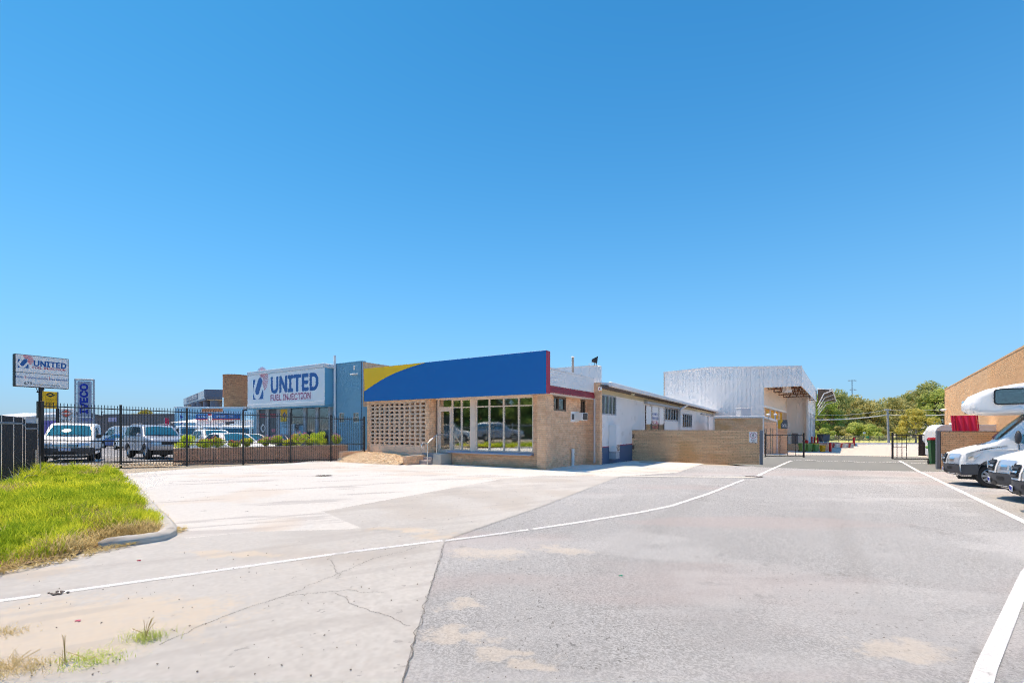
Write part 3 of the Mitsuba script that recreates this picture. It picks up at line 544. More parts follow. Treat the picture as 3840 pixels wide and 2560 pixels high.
def slivers(pos, nrm, n_, ln, th, seed, spread=.6):
    r = np.random.default_rng(seed); i = r.integers(len(pos), size=n_); c = pos[i] + r.normal(size=(n_, 3)) * [.03, .03, .008]
    th_ = r.uniform(0, 2 * np.pi, n_); d = np.stack([np.cos(th_), np.sin(th_), r.normal(size=n_) * spread], 1); d /= np.linalg.norm(d, axis=1, keepdims=True)
    s_ = np.stack([-np.sin(th_), np.cos(th_), r.normal(size=n_) * .4], 1); L = r.uniform(.4, 1, (n_, 1)) * ln; t_ = r.uniform(.5, 1, (n_, 1)) * th
    v = np.stack([c - d * L - s_ * t_, c + d * L - s_ * t_ * .6, c + d * L + s_ * t_ * .6, c - d * L + s_ * t_], 1).reshape(-1, 3); k_ = np.arange(n_) * 4
    return M(v + [0, 0, .012], np.vstack([np.stack([k_, k_ + 1, k_ + 2], 1), np.stack([k_, k_ + 2, k_ + 3], 1)]))
part(mk, 'chips', slivers(mv, None, 9000, .06, .012, 3), 'wood_chip', kind='stuff')

# ================================================================ WHITE WORKSHOP BEHIND THE SHOP
W = Frame((4.43, 22.78), (.5056, .8628))
ws = thing('white_workshop', 'long white painted block workshop with a blue base', 'workshop building')
LEN = 54.0; ZE = 3.72
W1 = [(W.a(2252.5), W.a(2311), W.z(1558, 2.5, 0), 3.42)]
sf = (W.a(2420), W.a(2487)); w2 = (W.a(2493.5), W.a(2543.5), W.z(1580, 20, 0), W.z(1532, 20, 0)); w3 = (W.a(2560), W.a(2595.5), W.z(1604, 28, 0), W.z(1553, 28, 0))
wl_ = part(ws, 'wall', plate(W, cutbox(0, LEN, -2.2, 3.9, W1 + [w2, w3]), .012, .3), 'white_block')
cells = [(c[0], c[1], c[2], c[3], c[4], c[5]) for c in bricks(0, sf[0] - .1, .74, 3.4, 0, W1, .40, .20, .008, .03, .008)]
cubes(wl_, 'block', cells, W, ['white_block'], 300)
part(ws, 'plinth', fbox(W, 0, sf[0] - .2, -.012, .02, -.9, .70), 'blue_dado'); part(ws, 'stripe', fbox(W, 0, sf[0] - .2, -.013, .02, .702, .74), 'plinth_red')
part(ws, 'timber_band', fbox(W, 0, LEN, -.03, .02, 3.42, 3.66), 'cream_timber'); part(ws, 'eave', fbox(W, -.3, LEN, -.55, .02, 3.66, 3.76), 'eave_dark'); part(ws, 'gutter', fbev(W, -.4, LEN, -.72, -.55, 3.70, 3.93, .03), 'gutter')
part(ws, 'roof', place(trimesh.convex.convex_hull(np.array([[v, w, z] for v in (-.05, LEN) for w, z in ((-.55, 3.80), (-.55, 3.92), (9, 4.75), (9, 4.87))])), np.stack([W.ex, W.ey, W.ez], 1), W.o), 'tin_white')
GB = Frame(W.P(-.02, 0, 0), (.846, -.533)); par = part(ws, 'parapet', fbox(GB, -9, -.05, .1, .2, 3.9, 4.83), 'tin_white')
for i in range(14):
    a1 = -.16 - i * .44; part(par, 'sheet', fbev(GB, a1 - .432, a1, .06, .12, 3.85, 4.84, .02), 'tin_white')
part(par, 'rounded_end', cat([cyl(GB.P(-.10, .16, 3.85), GB.P(-.10, .16, 4.78), .10, n=16), ico(GB.P(-.10, .16, 4.78), (.10, .10, .06), 2)]), 'tin_white', 40); part(par, 'cap', fbox(GB, -9, -.2, .03, .21, 4.838, 4.87), 'white_paint')
window(ws, W, W1[0][0], W1[0][1], W1[0][2], 3.42, .05, list(np.linspace(W1[0][0], W1[0][1], 5)[1:-1]), None, .07, .1, 'grey_metal', 'louvre_glass', name='louvre_window')
for w_ in (w2, w3): window(ws, W, *w_[:4], .05, list(np.linspace(w_[0], w_[1], 6)[1:-1]), None, .12, .08, 'grey_metal', 'dark_glass', name='louvre_window')
zs0, zs1 = W.z(1590, sf[0], 0), W.z(1520, sf[0], 0)
shf = part(ws, 'shopfront', cat([fbox(W, sf[0] - .1, sf[0], -.06, .05, -1.2, zs1), fbox(W, sf[1], sf[1] + .15, -.06, .05, -1.2, zs1)] + [fbox(W, sf[0] + (sf[1] - sf[0]) * t - .12, sf[0] + (sf[1] - sf[0]) * t + .05, -.06, .05, -1.2, zs1) for t in (.30, .70)]), 'brown_frame')
for t0, t1 in ((.0, .28), (.31, .68), (.71, 1.)):
    a0, a1 = sf[0] + (sf[1] - sf[0]) * t0, sf[0] + (sf[1] - sf[0]) * t1; part(shf, 'sign_panel', fbox(W, a0, a1, -.045, .01, zs0 + .05, zs1 - .03), 'sign_white'); part(shf, 'pane', fbox(W, a0, a1, -.03, .01, -1.1, zs0 - .02), 'window_glass')
sa, sw_ = sf[0] + (sf[1] - sf[0]) * .33, (sf[1] - sf[0]) * .33
for s_, z_, h_, c_ in (('AUTOMATIC &', zs1 - .62, .2, 'ink_navy'), ('POWER STEERING', zs1 - .92, .2, 'ink_navy'), ('NATIONAL', zs1 - 1.25, .24, 'ink_red'), ('SPECIALISTS', zs1 - 1.55, .2, 'ink_red')): text(shf, 'lettering', s_, W.P(sa, -.047, z_), W.ex, W.ez, -W.ey, h_, c_, sw_)
part(ws, 'track', cat([fbox(W, W.a(2414), W.a(2549), -.25, -.02, zs1 + .12, zs1 + .26), fbox(W, W.a(2627), W.a(2686), -.2, -.02, W.z(1555, 36, 0), W.z(1551, 36, 0))]), 'grey_metal')
part(ws, 'sliding_door', fbox(W, W.a(2654), W.a(2685), -.12, -.02, -1.8, W.z(1562, 44, 0)), 'white_paint')
d_ = W.P(W.a(2549, -.2), -.2, 0); part(ws, 'downpipe', cat([cyl([*d_[:2], -1.5], [*d_[:2], 3.2], .11), tube([[*d_[:2], 3.2], W.P(W.a(2549, -.2) + .3, -.35, 3.4), W.P(W.a(2549, -.2) + 1.6, -.6, 3.75)], .11)]), 'gutter', 40)
d_ = W.P(W.a(2686, -.2), -.2, 0); part(ws, 'downpipe', cyl([*d_[:2], -2], [*d_[:2], 3.3], .14), 'gutter', 40)
mb = thing('meter_box', 'tall white and grey electrical box on the workshop wall', 'electrical box'); a0, a1 = W.a(2296, -.2), W.a(2310, -.2)
zg = float(gz(*W.P(a0, 0, 0)[:2]))
part(mb, 'cabinet', fbev(W, a0, a1, -.42, -.02, zg + .62, W.z(1592, a0, -.4), .01), 'pale_wall'); part(mb, 'lower_cabinet', fbev(W, a0 + .02, a1 - .02, -.40, -.02, zg + .25, zg + .60, .01), 'grey_metal')
part(mb, 'vent', cat([fbox(W, a0 + .05, a1 - .05, -.432, -.42, zg + .66 + .05 * i, zg + .69 + .05 * i) for i in range(7)]), 'brown_frame')
fl = thing('floodlight', 'black floodlight on the workshop parapet', 'floodlight'); fp = at(2232, 1368, 22.7)
part(fl, 'housing', trimesh.convex.convex_hull(np.vstack([fp + [-.17, .05, .28], fp + [-.17, .05, .15], fp + [.12, -.12, .42], fp + [.15, .12, .40], fp + [.08, -.12, .10], fp + [.1, .12, .08], fp + [-.1, -.1, .3], fp + [-.1, .12, .14]])), 'black_metal', 30)
part(fl, 'bracket', cat([cyl(fp + [-.03, 0, -.02], fp + [-.03, 0, .16], .014), cyl(fp + [.06, 0, -.02], fp + [.06, 0, .16], .014)]), 'black_metal'); part(fl, 'cable', tube([fp + [-.35, .02, .02], fp + [-.2, .02, .06], fp + [-.12, .02, .14]], .012), 'pipe_white')
ab = thing('alarm_box', 'small white alarm box at the corner of the white workshop', 'alarm box'); p = at(2250, 1458, 22.4); part(ab, 'case', bevbox(p[0] - .09, p[0] + .09, p[1] - .06, p[1] + .06, p[2] - .08, p[2] + .08, .015), 'white_paint'); part(ab, 'lens', lbox(p[0] - .05, p[0] - .01, p[1] - .068, p[1] - .06, p[2] - .05, p[2] + .04), 'trim_red')
el = thing('eave_light', 'small square light under the workshop eave', 'wall light'); p = W.P(W.a(2373, -.5), -.5, 3.6); part(el, 'case', bevbox(p[0] - .09, p[0] + .09, p[1] - .06, p[1] + .06, p[2] - .08, p[2] + .06, .01), 'cream_timber')

# ================================================================ BOUNDARY WALLS, SIGN, GATES
def brickwall(name, label, fr, a0, a1, z0, z1, bsdf, mort, post):
    k = thing(name, label, 'brick wall'); w = part(k, 'core', fbox(fr, a0, a1, .012, .22, z0, z1 - .01), mort)
    cs = bricks(a0, a1, z0, z1, 0, mod=.07, dep=.04); cs.sort(key=lambda c: -c[4]); cubes(w, 'brick', cs, fr, [bsdf], 300); part(k, 'capping', fbox(fr, a0, a1, -.014, .23, z1 - .008, z1 + .004), mort)
    part(k, 'post', fbev(fr, post[0], post[1], -.03, .2, z0, z1 + .02, .01), 'galv'); return k
BW = Frame((13.2, 24.25), (.8628, -.5056)); brickwall('boundary_wall', 'long tan brick boundary wall carrying the speed sign', BW, -6.85, -.02, -.75, 1.56, 'brown_brick', 'dark_mortar', (.0, .15))
for zz in (1.05, .40): part('boundary_wall', 'steel_bracket', fbox(BW, -6.9, -6.68, -.02, .02, zz, zz + .26), 'brown_frame')  # two flat dark brown plates at the left end of the wall
RW = Frame((20.15, 21.4), (.8628, -.5056)); brickwall('boundary_wall', 'short brown brick wall behind the nearest motorhome', RW, .02, 6.5, -.72, 1.55, 'brown_brick', 'dark_mortar', (-.13, .0))
sg = thing('speed_sign', 'white speed limit sign with red ring on the brick wall', 'sign'); a0, a1 = BW.a(2809), BW.a(2840); z0, z1 = BW.z(1660, a0, 0), BW.z(1618, a0, 0)
part(sg, 'board', fbox(BW, a0, a1, -.035, -.015, z0, z1), 'sign_white'); c_ = ((a0 + a1) / 2, z1 - (a1 - a0) * .5)
part(sg, 'ring', plate(BW, Point(c_).buffer((a1 - a0) * .40).difference(Point(c_).buffer((a1 - a0) * .33)), -.040, -.034), 'ink_wine'); part(sg, 'border', plate(BW, sbox(a0 + .01, z0 + .01, a1 - .01, z1 - .01).difference(sbox(a0 + .018, z0 + .018, a1 - .018, z1 - .018)), -.038, -.034), 'ink_dark')
text(sg, 'number', '8', BW.P(c_[0] - .05, -.036, c_[1] - .08), BW.ex, BW.ez, -BW.ey, .16, 'ink_dark', .10, True); text(sg, 'lettering', 'SPEED', BW.P(c_[0] - .12, -.036, z0 + .115), BW.ex, BW.ez, -BW.ey, .075, 'ink_dark', .25, True); text(sg, 'lettering', 'LIMIT', BW.P(c_[0] - .10, -.036, z0 + .03), BW.ex, BW.ez, -BW.ey, .065, 'ink_dark', .20, True)
op = thing('timber_offcut', 'weathered plank lying at the foot of the brick boundary wall', 'plank'); p0, p1 = G(2397, 1735), G(2460, 1737); part(op, 'board', cyl([*p0, float(gz(*p0)) + .06], [*p1, float(gz(*p1)) + .05], .05, n=6), 'stone_pale')
def gate(name, label, p0, p1, ztop, zb, bars, mesh_to=None, posts=(1, 1)):
    k = thing(name, label, 'gate'); p0, p1 = np.array(p0), np.array(p1); L = lambda t, z: np.array([*(p0 + (p1 - p0) * t), z])
    part(k, 'frame', cat([cyl(L(0, ztop), L(1, ztop), .035), cyl(L(0, zb), L(1, zb), .035)] + ([cyl(L(mesh_to[0], (ztop + zb) / 2), L(mesh_to[1], (ztop + zb) / 2), .018)] if mesh_to else [])), 'black_metal', 40)
    for t in (0, 1):
        if posts[t]: g0 = float(gz(*(p0 + (p1 - p0) * t))); part(k, 'post', cyl(L(t, g0 - .1), L(t, ztop + .18), .07 if posts[t] > 1 else .045), 'black_metal', 40)
    for t in bars: part(k, 'bar', cyl(L(t, zb), L(t, ztop), .022), 'black_metal', 40)
    return k
pL0, pL1 = np.array([(2870 - CX) / F_ * 36.6, 36.6]), np.array([(3014 - CX) / F_ * 36.8, 36.8]); gb = zat(1709, 36.7)
gate('pipe_gate', 'black pipe gate standing open in front of the brick office', pL0, pL1, zat(1631.5, 36.7), gb, [.38, .58, .79], None, (1, 2))
pR0, pR1 = np.array([(3347 - CX) / F_ * 34.6, 34.6]), np.array([(3494 - CX) / F_ * 34.4, 34.4]); gb = zat(1721, 34.5)
gate('pipe_gate', 'black pipe gate with rusty bars left of the green bin', pR0, pR1, zat(1630.5, 34.5), gb + .02, [.115, .24, .36], (0, .36), (2, 0))

# ================================================================ BRICK OFFICE, WHITE SHED AND YARD
OF = Frame((25.2, 45.6), (.8628, -.5056)); OS = Frame(OF.o, (.674, .738))
of = thing('brick_office', 'flat roofed tan brick office beside the open gate', 'office building')
zt = OF.z(1567, 0, 0); al = OF.a(2680); OLEN = OS.a(2911); ze = OS.z(1582, OLEN, 0)
plan = [OF.P(al, .012, 0), OF.P(-.012, .012, 0), OS.P(OLEN, .012, 0), OS.P(OLEN, 6, 0), OF.P(al, 8, 0)]
om = prism(Polygon([tuple(q[:2]) for q in plan]), 1.0); v = om.vertices; d_ = np.clip((v[:, :2] - OF.o[:2]) @ OS.ex[:2] / OLEN, 0, 1) * (np.abs((v[:, :2] - OF.o[:2]) @ OS.ey[:2]) < 7); om.vertices = np.c_[v[:, :2], np.where(v[:, 2] > .5, zt + (ze - zt) * np.clip(d_, 0, 1), -2.4)]
ow = part(of, 'wall', om, 'mortar')
cf = bricks(al, 0, 0.2, zt, 0); cf.sort(key=lambda c: -c[1]); cubes(ow, 'brick', cf, OF, ['brown_brick'], 150); cubes(ow, 'brick', bricks(al, 0, -1.9, .2, 0), OF, ['brown_brick'], 0)
slits = [(OS.a(x0), OS.a(x1)) for x0, x1 in [(2866, 2869.5), (2873, 2876.5), (2887, 2890), (2896, 2899)]]; zs_ = OS.z(1605, 1, 0)
cubes(ow, 'brick', bricks(0, OLEN, -1.9, ze, 0, [(a, b, -1.5, zs_) for a, b in slits]), OS, BR, 0)
for a, b in slits: part(of, 'slit_window', fbox(OS, a, b, -.004, .03, -1.5, zs_), 'brown_frame')
hb = lambda ps, h0, h1: trimesh.convex.convex_hull(np.array([q + [0, 0, z] for q in ps for z in (h0, h1)]))
part(of, 'roof_edge', cat([fbev(OF, al - .1, .12, -.12, .2, zt + .002, zt + .22, .03), trimesh.convex.convex_hull(np.array([OF.P(.1, -.1, zt), OF.P(.1, -.1, zt + .22), OS.P(OLEN, -.12, ze), OS.P(OLEN, -.12, ze + .2), OS.P(.1, .3, zt), OS.P(.1, .3, zt + .22), OS.P(OLEN, .3, ze), OS.P(OLEN, .3, ze + .2)])), fbox(OF, al, -.3, .21, 7.5, zt + .18, zt + .24)]), 'gutter')
part(of, 'downpipe', cyl(OF.P(.0, -.09, -1.3), OF.P(.0, -.09, zt), .06), 'pipe_white', True); part(of, 'downpipe', cyl(OS.P(OLEN - .05, -.08, -1.5), OS.P(OLEN - .05, -.08, ze), .06), 'pipe_white', True)
part(of, 'upper_wall', fbox(OS, OLEN + .02, OLEN + 2.5, .3, 3, -2.2, ze + .35), 'cream_brick')
rp = thing('roof_plant', 'small grey box unit on the office roof', 'roof unit'); p = at(2790, 1558, 49); part(rp, 'case', bevbox(p[0] - .55, p[0] + .55, p[1] - .4, p[1] + .6, zt + .15, zt + 1.1, .03), 'grey_metal'); part(rp, 'lid', bevbox(p[0] - .62, p[0] + .62, p[1] - .45, p[1] + .65, zt + 1.1, zt + 1.16, .02), 'gutter')
for x, lab in ((2881, 'left'), (2908, 'right')):
    p = at(x, 1556, 46.5); k = thing('security_camera', 'white camera on the office roof edge, ' + ('nearer the brick front' if lab == 'left' else 'rounder and by the dark sign'), 'security camera'); part(k, 'head', ico(p + [0, 0, .05], (.16 if lab == 'right' else .2, .15, .12), 2), 'white_paint', True); part(k, 'stem', cyl(p + [0, 0, -.45], p, .04), 'grey_metal')
so = thing('company_sign', 'dark sign with orange corner on the office entry', 'sign'); SF = Frame((at(2916, 1590, 50)[0], 50.0), (.94, -.34))
w_ = SF.a(2953); z0, z1 = SF.z(1607, 0, 0), SF.z(1574, 0, 0); part(so, 'board', fbox(SF, 0, w_, 0, .12, z0, z1), 'sign_dark')
part(so, 'corner', plate(SF, [(0.01, z1 - .01), (.55, z1 - .01), (.3, z1 - .5), (.32, z0 + .02), (.01, z0 + .02)], -.02, -.004), 'sign_orange')
for i, (tx, xx, zz, hh_, wd_) in enumerate((('TRADETOOLS', .42, z0 + .2, .28, .45), ('SALES', .98, z0 + .52, .16, .22), ('TRADE', .98, z0 + .2, .16, .22))): text(so, 'lettering', tx, SF.P(xx, -.006, zz), SF.ex, SF.ez, -SF.ey, hh_, 'ink_white', wd_, True)
part(so, 'return', fbox(SF, .02, w_, .13, 1.5, z0 - 2.8, z0 - .02), 'cream_brick')

SH = Frame((35.0, 55.0), (.811, -.585)); SS = Frame(SH.o, SH.ey[:2])
sh = thing('white_shed', 'tall white corrugated shed with a deep canopy on the right', 'warehouse')
aL = SH.a(2490.7); aA = SH.a(2663); aC = SH.a(2864); ztl, zta, ztr = SH.z(1397, aL, 0), SH.z(1378, aA, 0), SH.z(1374, 0, 0); zcb = SH.z(1447, 0, 0)
def ztop(a): return np.where(a < aA, ztl + (zta - ztl) * (a - aL) / (aA - aL), zta + (ztr - zta) * (a - aA) / (0 - aA))
shw = part(sh, 'wall', plate(SH, [(aL, -2.6), (aC, -2.6), (aC, zcb), (0, zcb), (0, ztr), (aA, zta), (aL, ztl)], .06, .2), 'white_block')
def ribsheet(fr, a0, a1, z0, z1fn, w, pitch=.73, dep=.006, gap=.026):
    n_ = max(2, round((a1 - a0) / pitch)); xs, ds = [], []
    for i in range(n_):
        b = a0 + (a1 - a0) * i / n_; p_ = (a1 - a0) / n_; xs += [b, b + .10 * p_, b + .16 * p_, b + .94 * p_]; ds += [0, 0, dep, dep]
    xs.append(a1 - gap); ds.append(0); xs, ds = np.array(xs), np.array(ds); zt_ = z1fn(xs) if callable(z1fn) else xs * 0 + z1fn; z0_ = z0(xs) if callable(z0) else xs * 0 + z0
    v = np.vstack([fr.map(np.c_[xs, w + ds, z0_]), fr.map(np.c_[xs, w + ds, zt_])]); k_ = len(xs); i = np.arange(k_ - 1); return M(v, np.vstack([np.stack([i, i + 1, i + 1 + k_], 1), np.stack([i, i + 1 + k_, i + k_], 1)]))
n_ = 33
for i in range(n_):
    a0 = aL + (0 - aL) * i / n_; a1 = aL + (0 - aL) * (i + 1) / n_
    part(shw, 'sheet', ribsheet(SH, a0, min(a1, aC) if a0 < aC else a1, (lambda x, a=a0: x * 0 + (-2.6 if a < aC - .01 else zcb)), ztop, 0), 'tin_white')
    if a0 < aC < a1: part(shw, 'sheet', ribsheet(SH, aC, a1, zcb, ztop, 0), 'tin_white')
part(sh, 'barge_cap', plate(SH, [(aL - .1, ztl - .12), (aA, zta - .12), (0.05, ztr - .12), (0.05, ztr + .1), (aA, zta + .1), (aL - .1, ztl + .1)], -.06, .25), 'gutter')
part(sh, 'corner_flashing', fbox(SH, aL - .05, aL + .06, -.05, .1, -2.6, ztl - .1), 'pipe_tan')
DEP = 43.0; part(sh, 'roof', cat([plate(SH, [(aA, zta), (0, ztr), (0, ztr - .12), (aA, zta - .12)], .22, DEP), plate(SH, [(aL, ztl), (aA, zta), (aA, zta - .12), (aL, ztl - .12)], .22, DEP)]), 'tin_white')
part(sh, 'side_fascia', ribsheet(SS, 0, 38.5, zcb, ztr, 0, 1.6, .006), 'tin_white'); part(sh, 'side_fascia_lining', fbox(SS, .1, DEP, .06, .12, zcb + .02, ztr), 'cream_panel')
part(sh, 'glazed_bay', fbox(SS, 38.6, 42.6, -.01, .05, zcb + .3, ztr - .2), 'louvre_glass'); part(sh, 'bay_frame', cat([fbox(SS, 38.5, 38.75, -.04, .06, zcb, ztr), fbox(SS, 42.6, 43, -.06, .1, zcb, ztr), fbox(SS, 38.75, 42.6, -.03, .05, zcb, zcb + .28), fbox(SS, 38.75, 42.6, -.03, .05, ztr - .2, ztr)]), 'white_paint')
# recess under the canopy
RI = Frame(SH.P(aC, 0, 0), SH.ey[:2])            # the inner side wall runs back along ey
zlow = RI.z(1532, 0, 0)
for i in range(5): part(sh, 'inner_panel', fbev(RI, .1 + 6 * i, 6 * i + 6.05, .0, .12, 4.5, ztr - .3, .03), 'cream_panel')
part(sh, 'inner_wall', fbox(RI, .1, 30, .9, 1.0, -2.6, 4.6), 'cream_panel'); part(sh, 'ledge', fbox(RI, 0, 30, -.12, .95, 4.22, 4.48), 'white_paint')
for i in range(5): part(sh, 'roller_door', fbox(RI, .6 + 6 * i, 4.8 + 6 * i, .56, .88, -2.2, 4.2), 'orange_door'); part(sh, 'pier', fbox(RI, 4.9 + 6 * i, 6.3 + 6 * i, .55, .88, -2.2, 4.2), 'cream_panel')
a9 = -.9; part(sh, 'back_wall', ribsheet(SH, aC, a9, -2.6, ztr - .4, 30, .5, .02), 'tin_white'); part(sh, 'back_door', fbox(SH, aC + .85, aC + 1.75, 29.85, 29.97, -2.3, .6), 'grey_door')
part(sh, 'recess_return', fbox(SH, aC - 1.2, aC + .05, 29.9, 30.3, -2.6, ztr - .4), 'cream_panel'); part(sh, 'column', fbox(SH, a9 - .1, a9 + .2, 29.3, 29.95, -2.6, ztr - .4), 'white_paint')
DK = Frame(SH.P(a9, 30, 0), SH.ey[:2]); part(sh, 'dock_wall', fbox(DK, .1, 34, .05, .3, 4.45, ztr - .5), 'tin_white')
for i in range(5): part(sh, 'dock_pier', fbox(DK, .1 + 6.6 * i, 1.5 + 6.6 * i, .0, .6, -2.6, 4.44), 'white_paint')
part(sh, 'dock_interior', cat([fbox(DK, .3, 34, 8, 8.2, -2.6, 4.6), fbox(DK, .3, 34, .62, 8, 4.46, 4.6), fbox(DK, .3, .4, .62, 8, -2.6, 4.45), fbox(DK, 33.8, 34, .1, 8, -2.6, 4.45)]), 'grey_metal')
for i in range(6):
    w_ = 4 + 6.6 * i; zb_ = zcb + .05; ms = [cyl(SH.P(aC, w_, zb_), SH.P(-.1, w_, zb_), .08, n=6), cyl(SH.P(aC, w_, ztr - .35), SH.P(-.1, w_, ztr - .35), .08, n=6)]
    for j in range(8):
        p_ = aC + (-.1 - aC) * j / 8; q_ = aC + (-.1 - aC) * (j + 1) / 8; ms.append(cyl(SH.P(p_, w_, (zb_, ztr - .35)[j % 2]), SH.P(q_, w_, (ztr - .35, zb_)[j % 2]), .055, n=6))
    part(sh, 'truss', cat(ms), 'truss_brown', 40)
part(sh, 'purlins', cat([cyl(SH.P(aC + (0 - aC) * t, .3, ztr - .25), SH.P(aC + (0 - aC) * t, DEP, ztr - .25), .07, n=6) for t in (.1, .3, .5, .7, .9)]), 'truss_brown'); part(sh, 'ceiling', fbox(SH, aC, -.1, .3, DEP, ztr - .16, ztr - .13), 'cream_panel')
hl = thing('canopy_lamp', 'white square light hanging under the shed canopy', 'lamp'); p = SH.P(SH.a(2951, 2), 2, SH.z(1458, -1.5, 2)); part(hl, 'shade', trimesh.convex.convex_hull(np.array([p + [x * s_, y * s_, z] for x in (-1, 1) for y in (-1, 1) for s_, z in ((.42, -.45), (.3, .3))])), 'white_paint'); part(hl, 'hanger', cyl(p + [0, 0, .3], p + [0, 0, .8], .03), 'truss_brown')
aw = thing('loading_awning', 'open steel framed awning sticking out behind the shed', 'awning'); AW = Frame(SH.P(.1, 43, 0), SH.ey[:2]); o_ = at(3066, 1462, 92); q_ = at(3120, 1464, 90); v3 = at(3134, 1505, 104); v4 = at(3068, 1505, 108)
part(aw, 'roof', M(np.vstack([np.array([o_, q_, v3, v4]), np.array([o_, q_, v3, v4]) + [0, 0, .25]]), [[0, 1, 2], [0, 2, 3], [4, 6, 5], [4, 7, 6], [0, 5, 1], [0, 4, 5], [1, 6, 2], [1, 5, 6], [2, 7, 3], [2, 6, 7], [3, 4, 0], [3, 7, 4]]), 'eave_dark'); part(aw, 'edge', cat([tube([o_ + [0, 0, .2], q_ + [0, 0, .2], v3 + [0, 0, .2]], .16)]), 'gutter')
for t in (0, .33, .66, 1.): a_, b_ = o_ + (v4 - o_) * t, q_ + (v3 - q_) * t; part(aw, 'strut', tube([b_ + [0, 0, -.05], a_ + (b_ - a_) * .45 + [0, 0, -.7], a_ + [0, 0, -3.2]], .10, 6), 'white_paint')

# loading dock, bollards, bins
dk = thing('loading_dock', 'concrete loading dock with red and white striped edge', 'loading dock'); DO = Frame((at(3062, 1660, 80)[0], 80.0), (.995, -.10)); zb = float(gz(52, 80)); zd = zat(1661, 80)
part(dk, 'body', fbox(DO, -1.5, 6.1, 0, 6, zb - .3, zd), 'render_concrete')
for i in range(11): part(dk, 'stripe', plate(DO, [(-1.4 + .66 * i, zb + .08), (-1.07 + .66 * i, zb + .08), (-.95 + .66 * i, zd - .06), (-1.28 + .66 * i, zd - .06)], -.03, -.005), ('dock_stripe_red', 'dock_stripe_white')[i % 2])
part(dk, 'edge', fbox(DO, -1.5, 6.12, -.05, .1, zd + .002, zd + .06), 'bollard_red')
def bollard(sx, sb, st, r_, lab, Y=None):
    p = G(sx, sb) if Y is None else np.array([(sx - CX) / F_ * Y, Y]); z0 = float(gz(*p)); z1 = zat(st, p[1]); k = thing('bollard', lab, 'bollard', None); part(k, 'post', lathe([(.001, z1 - z0), (r_ * .6, z1 - z0 - .01), (r_, z1 - z0 - .08), (r_, -.1)], 16).apply_transform(trimesh.transformations.rotation_matrix(math.pi / 2, [1, 0, 0])).apply_translation([p[0], p[1], z0]), 'bollard_red', 40)
    part(k, 'base_plate', cyl([p[0], p[1], z0 - .02], [p[0], p[1], z0 + .03], r_ * 1.5, n=12), 'metal_dark')
bollard(3113.5, 1694, 1659, .14, 'red bollard standing right of the yellow bin'); bollard(2921.5, 1697, 1651, .13, 'dark red bollard at the office entry'); bollard(3202, 1672, 1640, .2, 'tall red bollard alone in the yard beyond the dock')
bollard(3025, 1668, 1649, .2, 'short red bollard against the shed corner', 66); bollard(3045, 1660, 1636, .13, 'leftmost of the three red posts at the dock doors', 78); bollard(3055, 1660, 1637, .13, 'middle of the three red posts at the dock doors', 78.5); bollard(3066, 1660, 1639, .13, 'rightmost of the three red posts at the dock doors', 79)
def wheelie(sx, sb, st, body, lid, lab, rot=0.0, wide=.58, Y=None):
    p = G(sx, sb) if Y is None else np.array([(sx - CX) / F_ * Y, Y]); z0 = float(gz(*p)); h = zat(st, p[1]) - z0; s_ = h / 1.08; fr = Frame((p[0], p[1], z0), (math.cos(rot), math.sin(rot))); w_ = wide * s_ / 2; k = thing('wheelie_bin', lab, 'bin')
    v = np.array([[x * w_ * t, y * w_ * 1.1 * t, z] for z, t in ((.04 * s_, .78), (.98 * s_, 1.0)) for y in (-1, 1) for x in (-1, 1)]); m = trimesh.convex.convex_hull(v); m.vertices = fr.map(m.vertices); part(k, 'body', m, body)
    lidm = trimesh.convex.convex_hull(np.array([[x * w_ * 1.1 * t, y * w_ * 1.2 * t, z] for z, t in ((.98 * s_, 1.), (1.02 * s_, 1.), (1.08 * s_, .8)) for y in (-1, 1) for x in (-1, 1)])); lidm.vertices = fr.map(lidm.vertices); part(k, 'lid', lidm, lid)
    part(k, 'rim', fbox(fr, -w_ * 1.06, w_ * 1.06, -w_ * 1.16, w_ * 1.16, .90 * s_, .955 * s_), body); part(k, 'handle', cyl(fr.P(-w_, w_ * 1.3, .96 * s_), fr.P(w_, w_ * 1.3, .96 * s_), .02 * s_), body)
    for sgn in (-1, 1): part(k, 'wheel', cyl(fr.P(sgn * w_ * .75, w_ * .95, .1 * s_), fr.P(sgn * w_ * .95, w_ * .95, .1 * s_), .1 * s_, n=12), 'tyre_rubber', 40)
wheelie(3008, 1693, 1661, 'bin_green', 'bin_green', 'green wheelie bin half hidden behind the gate post', .1); wheelie(3032, 1693, 1662, 'bin_green', 'bin_green', 'green wheelie bin with a pale sticker, left of the yellow lidded one', .05); wheelie(3058, 1693, 1662, 'bin_green', 'lid_yellow', 'green wheelie bin with a yellow lid', .12); wheelie(3085, 1694, 1669, 'bin_orange', 'bin_orange', 'small bright yellow bin beside the green ones', .05)
p = G(3032, 1693); 
wheelie(3506, 1742, 1640, 'bin_dark', 'lid_red', 'tall dark green bin with red lid beside the grey post', -.5, .36)
p = G(3492, 1707); k = thing('extinguisher_cabinet', 'white fire extinguisher box with green hood fixed near the green bin', 'fire box'); zz = zat(1690, 26.5); pp = at(3488, 1690, 26.5); part(k, 'case', bevbox(pp[0] - .12, pp[0] + .12, 26.4, 26.7, zz - .25, zz + .12, .03), 'white_paint'); part(k, 'hood', bevbox(pp[0] - .13, pp[0] + .14, 26.38, 26.72, zz + .125, zz + .3, .05), 'bin_green')
part(k, 'stand', cyl([pp[0] + .1, 26.6, float(gz(pp[0], 26.6))], [pp[0] + .1, 26.6, zz - .2], .04), 'bin_green')
